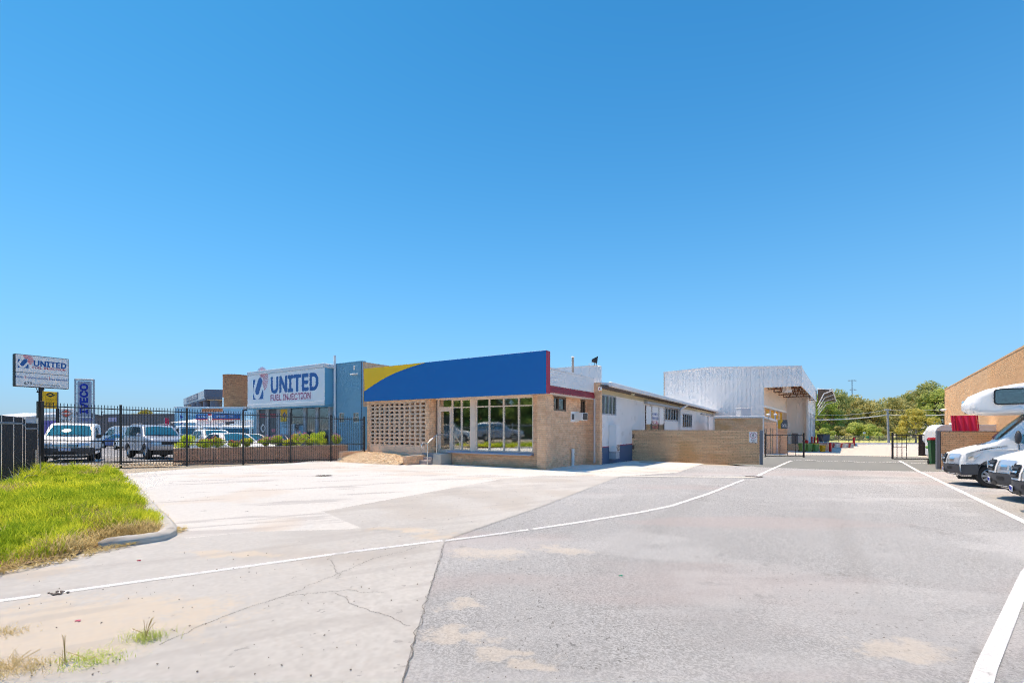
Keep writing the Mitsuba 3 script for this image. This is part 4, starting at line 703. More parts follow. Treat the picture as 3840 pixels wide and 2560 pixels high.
cb = thing('brick_enclosure', 'low tan brick wall behind the row of bins', 'brick wall'); CB = Frame(G(2990, 1690) + np.array([0, 1.2]), (.95, -.3)); zq = float(gz(*CB.o[:2])); part(cb, 'core', fbox(CB, -2, 5.0, .012, .2, zq - .2, zq + 1.0), 'mortar'); cubes(cb, 'brick', bricks(-2, 5.0, zq - .2, zq + 1.0, 0), CB, BR, 60)
sk = thing('skip_bin', 'dark grey skip standing on the verge', 'skip'); p = at(3088, 1640, 100); z0 = float(gz(*p[:2])); zt_ = zat(1627, 100); m = trimesh.convex.convex_hull(np.array([[p[0] + x * .78 * t, 100 + y * t, z] for z, t in ((z0 + .6, .85), (zt_, 1.)) for x in (-1, 1) for y in (-1, 1)])); part(sk, 'body', m, 'skip_grey'); part(sk, 'rim', lbox(p[0] - .82, p[0] + .82, 98.9, 101.1, zt_ - .12, zt_ + .02), 'plastic_black'); part(sk, 'leg', cat([lbox(p[0] + x - .1, p[0] + x + .1, 99.5, 100.5, z0 - .1, z0 + .7) for x in (-.5, .5)]), 'skip_grey')
# far fence, sign, poles and wires
fy = 112.0; ff = thing('wire_fence', 'low black wire fence along the far verge', 'fence'); x0, x1 = (3070 - CX) / F_ * fy, (3560 - CX) / F_ * fy; zz = float(gz(70, fy)); zt_ = zat(1635, fy)
for i in range(14): x = x0 + (x1 - x0) * i / 13; part(ff, 'post', cyl([x, fy, zz - .2], [x, fy, zt_ + .1], .07, n=6), 'black_metal')
for zq_ in np.linspace(zz + .3, zt_, 6): part(ff, 'wire', cyl([x0, fy, zq_], [x1, fy, zq_], .02, n=4), 'wire')
gs = thing('green_sign', 'small green board on the far wire fence', 'sign'); p = at(3253, 1639, fy - .2); part(gs, 'board', bevbox(p[0] - .33, p[0] + .33, fy - .26, fy - .2, p[2] - .26, p[2] + .26, .01), 'sign_green')
ps = thing('road_sign', 'small pale road sign on a thin pole before the far trees', 'sign'); p = at(3241, 1623, 109); part(ps, 'board', bevbox(p[0] - .28, p[0] + .28, 108.95, 109.05, p[2] - .18, p[2] + .18, .01), 'sign_white'); part(ps, 'pole', cyl([p[0], 109.1, float(gz(70, 109))], [p[0], 109.1, p[2] + .1], .04, n=6), 'galv')
pk_ = thing('power_pole', 'grey timber power pole before the trees', 'power pole'); Yp = 108.0; pt, pb_ = at(3328, 1534, Yp), at(3332.5, 1656, Yp); part(pk_, 'pole', cyl(pb_ - [0, 0, .5], pt, .28, .2, 10), 'pole_wood', 40); part(pk_, 'crossarm', cyl(at(3317, 1538, Yp), at(3342, 1538, Yp), .09, n=6), 'pole_wood')
for i, x in enumerate((3319, 3324, 3333, 3339)): part(pk_, 'insulator', cyl(at(x, 1538, Yp), at(x, 1533, Yp), .07, n=6), 'white_paint')
def wires(name, lab, a, b, sag, r_): t = np.linspace(0, 1, 14)[:, None]; m = a + (b - a) * t; m[:, 2] -= sag * 4 * (t * (1 - t))[:, 0]; single(name, lab, 'power line', tube(m, r_, 5), 'wire')
wires('power_line', 'thick power line from behind the shed to the power pole', at(3058, 1574, 96), at(3328, 1555, Yp), .3, .12); wires('power_line', 'thick power line running right from the power pole', at(3328, 1555, Yp), at(3560, 1554, Yp), .2, .12); wires('power_line', 'thin upper wire left of the power pole', at(3070, 1557, 98), at(3320, 1537, Yp), .4, .035); wires('power_line', 'thin upper wire right of the power pole', at(3338, 1537, Yp), at(3560, 1532, Yp), .3, .035)
lp = thing('tall_light_pole', 'tall steel light mast with two tiers of lamps above the trees', 'light pole'); YL = 190.0; part(lp, 'mast', cyl(at(3197, 1640, YL), at(3195, 1424, YL), .22, .12, 8), 'galv', 40)
for (xa, xb, yy_) in ((3181, 3210, 1427), (3187, 3210, 1461)):
    part(lp, 'arm', cyl(at(xa + 4, yy_, YL), at(xb - 4, yy_ - 1, YL), .09, n=6), 'galv')
    for x in (xa, xb): part(lp, 'lamp', ico(at(x + (3 if x == xa else -3), yy_, YL), (.55, .3, .14), 1), 'galv')

# ================================================================ TREES
def leafcards(c, n_, size, seed, flat=.5):
    r = np.random.default_rng(seed); d = r.normal(size=(n_, 3)); d /= np.linalg.norm(d, axis=1, keepdims=True); return c, d
def crown_mesh(blobs, per, size, r):
    Ps, Ns = [], []
    for (c, rad) in blobs:
        d = r.normal(size=(per, 3)); d /= np.linalg.norm(d, axis=1, keepdims=True); q = rad * (r.uniform(.35, 1.05, (per, 1)) ** .6); Ps.append(c + d * q * np.array([1, 1, .75])); Ns.append(d + r.normal(size=(per, 3)) * .55)
    P_, N_ = np.vstack(Ps), np.vstack(Ns); N_ /= np.linalg.norm(N_, axis=1, keepdims=True); a = np.cross(N_, r.normal(size=N_.shape)); a /= np.linalg.norm(a, axis=1, keepdims=True); b = np.cross(N_, a); s_ = size * r.uniform(.5, 1.2, (len(P_), 1))
    v = np.stack([P_ - a * s_, P_ + b * s_ * .45, P_ + a * s_, P_ - b * s_ * .45], 1).reshape(-1, 3); k_ = np.arange(len(P_)) * 4
    return M(v, np.vstack([np.stack([k_, k_ + 1, k_ + 2], 1), np.stack([k_, k_ + 2, k_ + 3], 1)]))
def tree(name, label, x, y, h, rad, bs, seed, group=None, nb=14, per=330, size=.30, low=.35, bark='bark', spread=1.0, parent_kind='tree'):
    r = np.random.default_rng(seed); z0 = float(gz(x, y)); k = thing(name, label, parent_kind, group); base = np.array([x, y, z0]); top = base + [r.normal() * .4, r.normal() * .4, h * .8]
    limbs = [tube([base + [0, 0, -.3], base + (top - base) * .4 + [r.normal() * .2, 0, 0], top], [h * .028, h * .02, h * .006], 7)]; blobs = []
    for i in range(nb):
        t = low + (1 - low) * (i + .5) / nb; an = i * 2.4 + r.uniform(-.5, .5); env = math.sin(math.pi * min(1, (t - low) / (1 - low) * .85 + .15)) ** .6; rr = rad * env * r.uniform(.45, .95) * spread
        c = base + [math.cos(an) * rr, math.sin(an) * rr, h * t * .93 + r.normal() * .3]; br = rad * r.uniform(.17, .34); blobs.append((c, br)); st_ = base + (top - base) * max(.2, t - .28)
        limbs.append(tube([st_, st_ + (c - st_) * .5 + [0, 0, -.15], c], [h * .010, h * .007, h * .003], 5))
    blobs.append((base + [0, 0, h * .93], rad * .35)); part(k, 'trunk', cat(limbs), bark, True); part(k, 'crown', crown_mesh(blobs, per, size, r), bs); return k
TR = [(3075, 118, 11.6, 5.2, 'leaf_mid2', 'dark green tree rising just right of the shed awning'), (3140, 121, 13.2, 5.5, 'leaf_deep', 'tall deep green tree behind the skip'), (3110, 128, 9.5, 5.0, 'leaf_bush', 'bright green rounded tree low beside the shed'), (3205, 126, 12.0, 6, 'leaf_olive', 'broad olive tree left of the tall light mast base'),
      (3262, 122, 10.2, 5.6, 'leaf_olive', 'olive tree with brown tinges above the green sign'), (3310, 131, 10.0, 5.5, 'leaf_deep', 'dark low tree behind the power pole'), (3365, 124, 11.2, 6, 'leaf_olive', 'large mottled tree right of the power pole'), (3425, 134, 14.2, 5.5, 'leaf_olive', 'tall thin crowned tree with dead twigs on top'),
      (3480, 128, 16.2, 6, 'leaf_deep', 'tallest tree with open branching crown near the brick wall'), (3435, 105, 7.6, 4.0, 'leaf_yellow', 'yellowish small tree with pale trunk by the right gate'), (3540, 122, 14.0, 6, 'leaf_bush', 'dense green tree touching the big brick wall'), (3390, 140, 13.0, 6, 'leaf_deep', 'dark tree in the second row at the dip of the treeline'),
      (3170, 142, 12.0, 6.5, 'leaf_olive', 'pale olive tree in the second row under the light mast'), (3240, 138, 11, 6.5, 'leaf_olive', 'wide dull green tree in the second row left of the pole'), (3060, 142, 12, 6.5, 'leaf_deep', 'dark tree mostly hidden behind the shed awning'), (3330, 146, 12, 7, 'leaf_olive', 'grey green tree far behind the power pole')]
leaf('leaf_mid2', (.30, .40, .09), (.58, .66, .20), .4)
for i, (sx, Y, h, rd, bs, lab) in enumerate(TR):
    Y, h, rd = (Y + 14, h * 1.10, rd * 1.08) if Y > 110 else (Y, h, rd)
    tree('tree', lab, (sx - CX) / F_ * Y, Y, h, rd, bs, 100 + i, 'trees behind the far verge', 32 if h > 9 else 18, 140, .40, .20 if h < 15 else .45, 'bark_pale' if 'pale trunk' in lab else 'bark')
BU = [(3090, 112, 3.0, 3.0), (3150, 114, 3.6, 3.2), (3205, 113, 4.4, 4.2), (3260, 112.5, 4.0, 4.0), (3300, 115, 3.4, 3), (3360, 116, 3.6, 3.5), (3520, 115, 3.8, 3.5)]
for i, (sx, Y, h, rd) in enumerate(BU): tree('bush', ['bright bush left of the skip', 'low bush right of the skip', 'big light green bush behind the far road sign', 'light green bush behind the green board', 'dark bush at the foot of the power pole', 'olive bush right of the power pole', 'green bush behind the right gate end'][i], (sx - CX) / F_ * (Y + 13), Y + 13, h, rd, 'leaf_bush' if i in (0, 2, 3) else 'leaf_olive', 300 + i, 'bushes on the far verge', 10, 300, .30, .15, parent_kind='bush')

# ================================================================ BIG BRICK BUILDING ON THE RIGHT, CARAVANS
RBF = Frame((42.8, 45.0), (-.6247, -.781)); zt_ = RBF.z(1462, 0, 0); RS = Frame(RBF.o, RBF.ex[:2])
rb = thing('brick_warehouse', 'long tall orange brick warehouse wall at the right edge', 'warehouse'); part(rb, 'wall', lbox(0, 1, 0, 1, 0, 1) if False else fbox(RBF, 0, 42, 0, .3, -2.0, zt_), 'far_brick')
hb = bricks(22, 34, -.5, zt_ - .01, 0, gap=.012, proud=.008, dep=.02); hb.sort(key=lambda c: -c[1]); cubes('brick_warehouse__wall', 'brick', hb, RBF, ['far_brick2'], 300)
pmat('far_brick2', lambda p, n, uv: mix((.60, .34, .17), (.74, .47, .255), mikit.cell_rand((p.x * 2.1 + p.y * 2.9), p.z / .086 + 50., 1.) * .55 + .45 * N3(p, .8, 2.)))
part(rb, 'end_wall', fbox(RBF, -.3, -.01, .3, 20, -2.2, zt_ - .02), 'far_brick'); part(rb, 'parapet_cap', fbox(RBF, -.3, 42, -.03, .34, zt_ + .002, zt_ + .09), 'far_brick'); part(rb, 'roof', fbox(RBF, 0, 42, .35, 20, zt_ - .6, zt_ - .4), 'grey_metal')
k = thing('wall_camera', 'small white camera on the end of the big orange brick wall', 'security camera'); p = RBF.P(RBF.a(3552), -.25, RBF.z(1538, 1, 0)); part(k, 'head', ico(p, (.16, .3, .12), 2), 'white_paint', True); part(k, 'bracket', cyl(p, p + RBF.ey * .3 + [0, 0, .1], .04), 'grey_metal')
def caravan(name, lab, fr, a0, a1, z0, z1, r_=.45):
    k = thing(name, lab, 'caravan'); prof = Polygon([(a0, z0), (a1, z0), (a1, z1), (a0, z1)]).buffer(-r_).buffer(r_); part(k, 'body', plate(fr, prof, 0, 2.2), 'caravan_white'); part(k, 'roof_trim', plate(fr, prof.difference(prof.buffer(-.09)).intersection(sbox(a0 - 1, z0 + .8, a1 + 1, z1 + 1)), -.03, -.005), 'gelcoat'); part(k, 'hatch', fbox(fr, a0 + .9, a0 + 1.5, .8, 1.3, z1 + .0, z1 + .1), 'white_paint'); part(k, 'window', plate(fr, sbox(a0 + 1.2, z1 - 1.1, a1 - 1.2, z1 - .65).buffer(.06), -.02, -.004), 'car_glass')
    part(k, 'wheel', cyl(fr.P((a0 + a1) / 2, -.04, z0 + .0), fr.P((a0 + a1) / 2, .2, z0 + .0), .34, n=20), 'tyre_rubber', 40); return k
CV = Frame((at(3508, 1600, 27)[0], 27.0), (.8628, -.5056)); zc = zat(1592, 27); caravan('caravan', 'white caravan with orange mark behind the short brick wall', CV, 0, 5.6, zc - 2.15, zc); part('caravan', 'mark', plate(CV, sbox(.22, zc - .62, .45, zc - .38), -.02, -.004), 'ink_pink')
CV2 = Frame((at(3490, 1600, 33)[0], 33.0), (.8628, -.5056)); zc = zat(1611, 33); caravan('caravan', 'white caravan end glimpsed left of the grey wall post', CV2, 0, 4.5, zc - 1.15, zc); part('caravan_001', 'lower_panel', fbox(CV2, .15, 4.4, .05, 2.1, zc - 1.9, zc - 1.16), 'gelcoat_grey')
p = at(3510, 1608, 26.5)
ra = thing('red_awning', 'red ribbed tarpaulin panel standing above the short brick wall', 'tarpaulin'); AF = Frame((at(3572, 1600, 24)[0], 24.0), (.93, -.36)); a1 = AF.a(3670); z0, z1 = AF.z(1622, 0, 0) - 1.2, AF.z(1558, 0, 0)
xs = np.linspace(0, a1, 61); dd = .10 * (.5 + .5 * np.cos(xs / a1 * 2 * np.pi * 4)) ** 2; v = np.vstack([AF.map(np.c_[xs + .14, dd, xs * 0 + z0]), AF.map(np.c_[xs, dd + .1, xs * 0 + z1])]); i = np.arange(60); part(ra, 'cloth', M(v, np.vstack([np.stack([i, i + 1, i + 62], 1), np.stack([i, i + 62, i + 61], 1)])), 'awning_red', True)
part(ra, 'seam', cat([tube([AF.P(t * a1 + .13, -.02, z0), AF.P(t * a1, .08, z1)], .025, 5) for t in (.02, .12, .98)]), 'fascia_red')
mf = thing('mesh_fence', 'dark mesh fence panel behind the right gate', 'fence'); MF = Frame((at(3446, 1650, 45)[0], 45.0), (.70, -.71)); a1 = MF.a(3486); zq = float(gz(40, 44)); zt2 = MF.z(1631, 0, 0)
for i in range(28): part(mf, 'bar', cyl(MF.P(a1 * i / 27, 0, zq), MF.P(a1 * i / 27, 0, zt2), .02 if i % 9 else .05, n=5), 'black_metal')
part(mf, 'rail', cat([cyl(MF.P(0, 0, z), MF.P(a1, 0, z), .03, n=5) for z in (zq + .1, (zq + zt2) / 2, zt2)]), 'black_metal')

# ================================================================ BLACK FENCE, GATE, ROADSIDE SIGNS
FN = Frame((-16.0, 18.6), (.8, .6)); fztop = lambda s: 2.63 - .034 * s
pf = thing('palisade_fence', 'black steel picket fence with spear tops between car park and apron', 'fence')
PS = [-2.25, 0, 2.2, 4.34, 6.36, 8.27, 10.0]
for s_ in PS: g0 = float(gz(*FN.P(s_, 0, 0)[:2])); part(pf, 'post', fbev(FN, s_ - .04, s_ + .04, -.04, .04, g0 - .1, fztop(s_), .006), 'black_metal'); part(pf, 'post_cap', fbev(FN, s_ - .046, s_ + .046, -.046, .046, fztop(s_) + .002, fztop(s_) + .02, .006), 'black_metal')
def picket(z0, z1): m = cat([lbox(-.0095, .0095, -.0095, .0095, z0, z1 - .09), trimesh.convex.convex_hull(np.array([[0, 0, z1], [-.016, 0, z1 - .08], [.016, 0, z1 - .08], [0, .016, z1 - .08], [0, -.016, z1 - .08], [-.006, -.006, z1 - .1], [.006, .006, z1 - .1]]))]); return m
for a, b in zip(PS[:-1], PS[1:]):
    sl = (fztop(b) - fztop(a)) / (b - a)
    for zr, zr2 in ((-.17, -.17), (-1.47, -1.44), (-2.30, -2.22)):
        m = lbox(a + .04, b - .04, -.018, .018, -.02, .02); m.vertices[:, 2] += fztop(0) + zr - .034 * m.vertices[:, 0]; m.vertices = FN.map(m.vertices); part(pf, 'rail', m, 'black_metal')
    n_ = round((b - a) / .096)
    for i in range(1, n_): s_ = a + (b - a) * i / n_; m = picket(fztop(s_) - 2.40, fztop(s_) - .005 + rng.uniform(-.004, .004)); m.vertices[:, 0] += s_; m.vertices = FN.map(m.vertices); part(pf, 'picket', m, 'black_metal')
GT = Frame((-17.75, 17.0), (.651, -.759)); gg = thing('sliding_gate', 'black picket gate panels with bright steel posts at left, seen almost edge on', 'gate')
gs_ = [0.0, GT.a(93), GT.a(82), GT.a(48), GT.a(2), GT.a(2) + 1.6]
for i, (a, b) in enumerate(zip(gs_[:-1], gs_[1:])):
    g0 = float(gz(*GT.P((a + b) / 2, 0, 0)[:2])); zt_ = 2.0 + (.05 if i > 1 else 0) - (.12 if i == 0 else 0); n_ = max(2, round((b - a) / .085))
    for j in range(n_): s_ = a + (b - a) * (j + .5) / n_; part(gg, 'picket', fbox(GT, s_ - .011, s_ + .011, -.013, .013, g0 + .12, zt_), 'black_gate')
    part(gg, 'rail', fbev(GT, a, b, -.025, .03, zt_ - .23, zt_ - .17, .008), 'galv'); part(gg, 'rail', fbev(GT, a, b, -.03, .035, g0 + .05, g0 + .13, .008), 'galv')
for s_ in gs_: g0 = float(gz(*GT.P(s_, 0, 0)[:2])); part(gg, 'post', cyl(GT.P(s_, .0, g0 - .1), GT.P(s_, .0, 2.06), .028), 'steel', True)
bp_ = GT.P(.9, .06, 0); part(gg, 'drop_bolt', cat([cyl([*bp_[:2], .2], [*bp_[:2], .92], .018), cyl(GT.P(.78, .07, .66), GT.P(1.02, .07, .66), .012)]), 'steel', True)
# roadside sign
def logo(parent, fr, a0, z0, sw, sh_, w, blue, red, rays=True):
    A = lambda p: [(a0 + x * sw, z0 + y * sh_) for x, y in p.exterior.coords]; P_ = lambda p: plate(fr, Polygon(A(p)), w, w - .006)
    whole = sbox(0, 0, 1, 1); big = LineString([(.42, .42), (.74, 1.02)]).buffer(.42); cap = LineString([(.42, .42), (.70, .88)]).buffer(.20); sq = whole.difference(big.union(sbox(.8, .45, 1.1, 1.1)))
    for q in getattr(sq, 'geoms', [sq]): part(parent, 'logo', P_(q), blue)
    part(parent, 'logo', P_(cap), blue)
    c = np.array([.86, .98]); ms = []
    for t in np.linspace(-62, 128, 20):
        t0, t1 = math.radians(t - 2.6), math.radians(t + 2.6); ms.append(P_(Polygon([c + .12 * np.array([math.cos(t0), math.sin(t0)]), c + .62 * np.array([math.cos(t0), math.sin(t0)]), c + .62 * np.array([math.cos(t1), math.sin(t1)]), c + .12 * np.array([math.cos(t1), math.sin(t1)])])))
    part(parent, 'logo_rays', cat(ms), red)
py = thing('pylon_sign', 'white company pylon sign with street number 479 on a black pole', 'sign'); PY = Frame((at(55, 1600, 19.3)[0], 19.3), (.42, .907)); pw_ = PY.a(259); z0, z1, zm = PY.z(1448, 0, 0), PY.z(1325, 0, 0), PY.z(1393.5, 0, 0)
part(py, 'cabinet', fbev(PY, 0, pw_, -.0, .22, z0, z1, .02), 'black_metal'); part(py, 'upper_panel', fbox(PY, .03, pw_ - .03, -.012, 0.0, zm + .012, z1 - .03), 'sign_grey'); part(py, 'lower_panel', fbox(PY, .03, pw_ - .03, -.012, 0.0, z0 + .03, zm - .012), 'sign_grey')
sc_ = lambda x: PY.a(x / 5.2275); uz = lambda y, a: PY.z(1300 + y / 5.2275, a, 0)
tx = lambda s_, xa, xb, yb, hpx, c_, bd=True, fat=0.0: text(py, 'lettering', s_, PY.P(sc_(xa), -.013, uz(yb, sc_(xa))), PY.ex, PY.ez, -PY.ey, hpx / 5.2275 / F_ * PY.P(sc_(xa), 0, 0)[1], c_, sc_(xb) - sc_(xa), bd, fat=fat)
logo(py, PY, sc_(345), uz(405, sc_(345)), sc_(555) - sc_(345), uz(240, sc_(345)) - uz(405, sc_(345)), -.013, 'ink_blue', 'ink_pink')
tx('UNITED', 655, 1300, 372, 102, 'ink_blue', True, .03); tx('FUEL INJECTION', 633, 1278, 425, 42, 'ink_red', True); tx('DIESEL', 305, 465, 597, 30, 'ink_blue'); tx('|', 486, 496, 612, 40, 'ink_red', False); tx('TURBO CHARGERS', 512, 940, 618, 30, 'ink_blue'); tx('|', 960, 970, 645, 40, 'ink_red', False); tx('PERFORMANCE', 985, 1315, 655, 30, 'ink_blue')
tx('479', 468, 628, 735, 52, 'ink_dark'); tx('Great Eastern Hwy Redcliffe', 645, 1165, 748, 26, 'ink_dark', False)
pp = PY.P(PY.a(158), .1, 0); part(py, 'pole', cyl([*pp[:2], -.2], [*pp[:2], z0 + .02], .085, n=14), 'black_metal', 40); part(py, 'bracket', cyl(PY.P(PY.a(150), .1, z0 - .1), PY.P(PY.a(168), .1, z0 - .02), .05), 'black_metal'); part(py, 'box', fbox(PY, PY.a(144), PY.a(152), .02, .2, zat(1566, 19.8), zat(1503, 19.8)), 'black_metal')
part(py, 'cable', tube([PY.P(PY.a(137), .05, z0), PY.P(PY.a(140), .03, z0 - .1), PY.P(PY.a(143), .03, z0 - .17)], .012), 'black_metal'); part(py, 'lamp', ico(PY.P(PY.a(142), .02, z0 - .19), (.04, .04, .035), 1), 'black_metal')
ys = thing('yellow_sign', 'small yellow sign with black diamond hung on the pylon pole', 'sign'); YS = Frame((at(163, 1600, 19.6)[0], 19.6), (.42, .907)); a1 = YS.a(213.5); z0, z1 = YS.z(1531, .2, 0), YS.z(1468, .2, 0)
part(ys, 'board', fbev(YS, 0, a1, 0, .12, z0, z1, .01), 'sign_yellow'); part(ys, 'edge', cat([fbox(YS, a1 + .002, a1 + .05, -.01, .14, z0, z1)]), 'galv'); c_ = (a1 * .5, z1 - .14)
part(ys, 'diamond', plate(YS, Polygon([(c_[0] - .13, c_[1]), (c_[0], c_[1] + .085), (c_[0] + .13, c_[1]), (c_[0], c_[1] - .085)]).buffer(.02).difference(Polygon([(c_[0] - .1, c_[1]), (c_[0], c_[1] + .04), (c_[0] + .1, c_[1]), (c_[0], c_[1] - .04)])), -.006, 0), 'ink_dark')
for i, (t, y_, h_) in enumerate((('BOSCH', .145, .03), ('Diesel Service', .26, .028), ('Approved', .40, .05), ('Repairer', .48, .05), ('Fuel Injection', .58, .03))): 
    if i: text(ys, 'lettering', t, YS.P(a1 * .2, -.002, z1 - y_ - .1), YS.ex, YS.ez, -YS.ey, h_, 'ink_dark', a1 * .6, i > 1)
iv = thing('tower_sign', 'tall grey sign with blue vertical lettering in a tubular frame', 'sign'); YI = 27.0; IV = Frame((at(281, 1600, YI)[0], YI), (.93, .37)); a1 = IV.a(350); zt_, zb_ = IV.z(1420, 0, 0), -.3
fr_ = lambda x, y: (IV.a(x), IV.z(y, 0, 0))
part(iv, 'frame', cat([cyl(IV.P(0, .05, zb_), IV.P(0, .05, zt_), .05), cyl(IV.P(a1, .05, zb_), IV.P(a1, .05, zt_), .05), cyl(IV.P(0, .05, zt_ - .03), IV.P(a1, .05, zt_ - .03), .05)] + [cyl(IV.P(p, .05, z), IV.P(q, .05, z), .02, n=6) for z in np.linspace(2.0, zt_ - .3, 5) for p, q in ((0, a1 * .13), (a1 * .87, a1))]), 'grey_metal', 40)
b0, b1 = a1 * .12, a1 * .88; zp = IV.z(1427, 0, 0); part(iv, 'panel', fbev(IV, b0, b1, 0, .1, 1.15, zp, .02), 'grey_sign_panel'); part(iv, 'stripe', fbox(IV, b0 + .02, b1 - .02, -.006, 0, IV.z(1565, 0, 0), IV.z(1562, 0, 0)), 'sign_white')
zI0, zI1 = IV.z(1551, .4, 0), IV.z(1438, .4, 0); text(iv, 'lettering', 'IVECO', IV.P(b1 - (b1 - b0) * .26, -.002, zI0), IV.ez, -IV.ex, -IV.ey, (b1 - b0) * .52, 'ink_navy', zI1 - zI0, True, fat=.05); text(iv, 'lettering', 'TRUCKS', IV.P(b0 + .25, -.002, IV.z(1578, .4, 0)), IV.ex, IV.ez, -IV.ey, .13, 'ink_navy', .5)
da = thing('dealer_sign', 'white sign with an orange diamond emblem beside the tall grey one', 'sign'); DA = Frame((at(221, 1600, 25)[0], 25.0), (.93, .37)); a1 = DA.a(275); zt_ = DA.z(1531, 0, 0); zb_ = DA.z(1583, 0, 0)
part(da, 'board', fbev(DA, 0, a1, 0, .14, zb_, zt_, .02), 'sign_grey'); part(da, 'edge', fbox(DA, -.12, -.002, -.02, .16, zb_ - .8, zt_ + .02), 'black_metal'); part(da, 'leg', cat([cyl(DA.P(t * a1, .07, -.4), DA.P(t * a1, .07, zb_), .05) for t in (.1, .9)]), 'grey_metal'); c_ = (a1 * .5, zt_ - .27)
dm = Polygon([(c_[0] - .24, c_[1]), (c_[0], c_[1] + .2), (c_[0] + .24, c_[1]), (c_[0], c_[1] - .2)]); part(da, 'emblem', plate(DA, dm.difference(sbox(c_[0] - .3, c_[1] - .035, c_[0] + .3, c_[1] + .035)), -.008, 0), 'flower_red'); part(da, 'emblem_border', plate(DA, dm.buffer(.04).difference(dm.buffer(.02)), -.008, 0), 'ink_dark')
text(da, 'lettering', 'DAILY', DA.P(a1 * .08, -.002, zb_ + .04), DA.ex, DA.ez, -DA.ey, .15, 'ink_dark', a1 * .84, True); part(da, 'stripe', fbox(DA, .02, a1 - .02, -.006, -.001, zb_ + .30, zb_ + .33), 'galv')

# ================================================================ BLUE NEIGHBOUR WITH THE BIG WHITE SIGN
UB = Frame((-9.24, 28.0), (.846, -.533)); US = Frame(UB.o, UB.ey[:2])
ub = thing('blue_showroom', 'bright blue painted showroom with a large white sign box', 'showroom building'); ax = UB.a(1252); al = UB.a(966); zt_ = 5.76
tw = [(UB.a(600 + 1755 / 2.614), UB.a(600 + 1805 / 2.614)), (UB.a(600 + 1893 / 2.614), UB.a(600 + 1948 / 2.614))]; wz0, wz1 = UB.z(1250 + 872 / 2.614, -1, 0), UB.z(1250 + 778 / 2.614, -1, 0); holes = [(a, b, wz0, wz1) for a, b in tw]
bwall = part(ub, 'wall', cat([plate(UB, cutbox(ax, -.012, -.6, zt_, holes), .012, .3), fbox(UB, al - .6, ax, .012, 8, 3.3, zt_ - .4), fbox(UB, al - .6, al, .012, 8, -.6, 3.3), fbox(UB, -.5, -.012, .31, 10, -.6, zt_)]), 'blue_brick')
cells = bricks(ax, 0, -.2, zt_, 0, holes, proud=.0035); cells.sort(key=lambda c: -c[1]); cubes(bwall, 'brick', cells, UB, ['blue_brick'], 0)
cubes(bwall, 'brick', bricks(0, 9, 3.0, zt_ - .01, 0), US, ['cream_brick'], 0); part(bwall, 'corner', fbox(US, .0, .06, -.018, -.013, 0, zt_), 'blue_brick')
for a, b in tw: window(ub, UB, a, b, wz0, wz1, .06, [], wz1 - .28, .04, .06, 'frame_beige', 'dark_glass'); part(ub, 'window_sill', fbev(UB, a - .06, b + .06, -.04, .1, wz0 - .1, wz0 - .004, .01), 'blue_brick')
part(ub, 'roof_edge', fbox(UB, ax, .05, -.03, .3, zt_ + .002, zt_ + .05), 'teal_wall'); part(ub, 'conduit', cyl(UB.P(UB.a(1355.5, -.03), -.03, .3), UB.P(UB.a(1355.5, -.03), -.03, zt_), .018, n=6), 'blue_dado')
bx0, bx1 = UB.a(929, -.7), UB.a(1217.8, -.7); sb = part(ub, 'sign_box', fbox(UB, bx0, bx1, -.69, .0, 3.14, 5.52), 'teal_wall'); part(sb, 'face', fbox(UB, bx0, bx1 - .01, -.71, -.691, 3.40, 5.50), 'sign_white'); part(sb, 'top_trim', fbev(UB, bx0 - .02, bx1 + .02, -.76, .02, 5.52, 5.78, .02), 'gutter'); part(sb, 'bottom_trim', fbev(UB, bx0 - .03, bx1, -.74, -.691, 3.12, 3.39, .02), 'white_paint')
part(sb, 'soffit', fbox(UB, bx0, ax, -.66, .3, 3.04, 3.12), 'teal_wall')
part(sb, 'side_trim', fbev(UB, bx1 + .002, ax + .2, -.6, .02, 5.50, 5.74, .02), 'gutter')
ua = lambda x: UB.a(600 + x / 2.614, -.711); uz = lambda y, a: UB.z(1250 + y / 2.614, a, -.711)
logo(sb, UB, ua(913), uz(648, ua(913)), ua(1012) - ua(913), uz(455, ua(913)) - uz(648, ua(913)), -.711, 'ink_blue', 'ink_pink')
text(sb, 'lettering', 'UNITED', UB.P(ua(1086), -.711, uz(580, ua(1086))), UB.ex, UB.ez, -UB.ey, uz(432, ua(1086)) - uz(576, ua(1086)), 'ink_blue', ua(1552) - ua(1086), True, fat=.028); text(sb, 'lettering', 'FUEL INJECTION', UB.P(ua(1084), -.711, uz(660, ua(1084))), UB.ex, UB.ez, -UB.ey, uz(603, ua(1084)) - uz(660, ua(1084)), 'ink_wine', ua(1477) - ua(1084), True)
pp = UB.P(UB.a(1255.5, -.12), -.12, 0); part(ub, 'vent_pipe', cyl([*pp[:2], .1], [*pp[:2], zat(1333, pp[1])], .075, n=12), 'pipe_white', 40)
fz = 3.05; xs4 = lambda x: UB.a(900 + x / 4.9, .1)
cols = [325, 355, 500, 545, 700, 745, 905, 945, 1190, 1235, 1415, 1460, 1660]
for p, q in ((325, 370), (500, 550), (700, 750), (900, 950), (1185, 1238), (1412, 1462), (1652, 1690)): part(ub, 'mullion', fbox(UB, xs4(p), xs4(q), -.02, .16, -.4, fz), 'grey_metal')
for (p, q, top, bot, m_) in ((370, 500, fz, -.3, 'poster_dark'), (550, 700, fz, -.3, 'poster_dark'), (950, 1185, fz, 1.85, 'dark_glass'), (1238, 1412, fz, -.3, 'dark_glass'), (1462, 1652, fz, -.3, 'dark_glass')): part(ub, 'pane', fbox(UB, xs4(p), xs4(q), .05, .06, bot, top), m_)
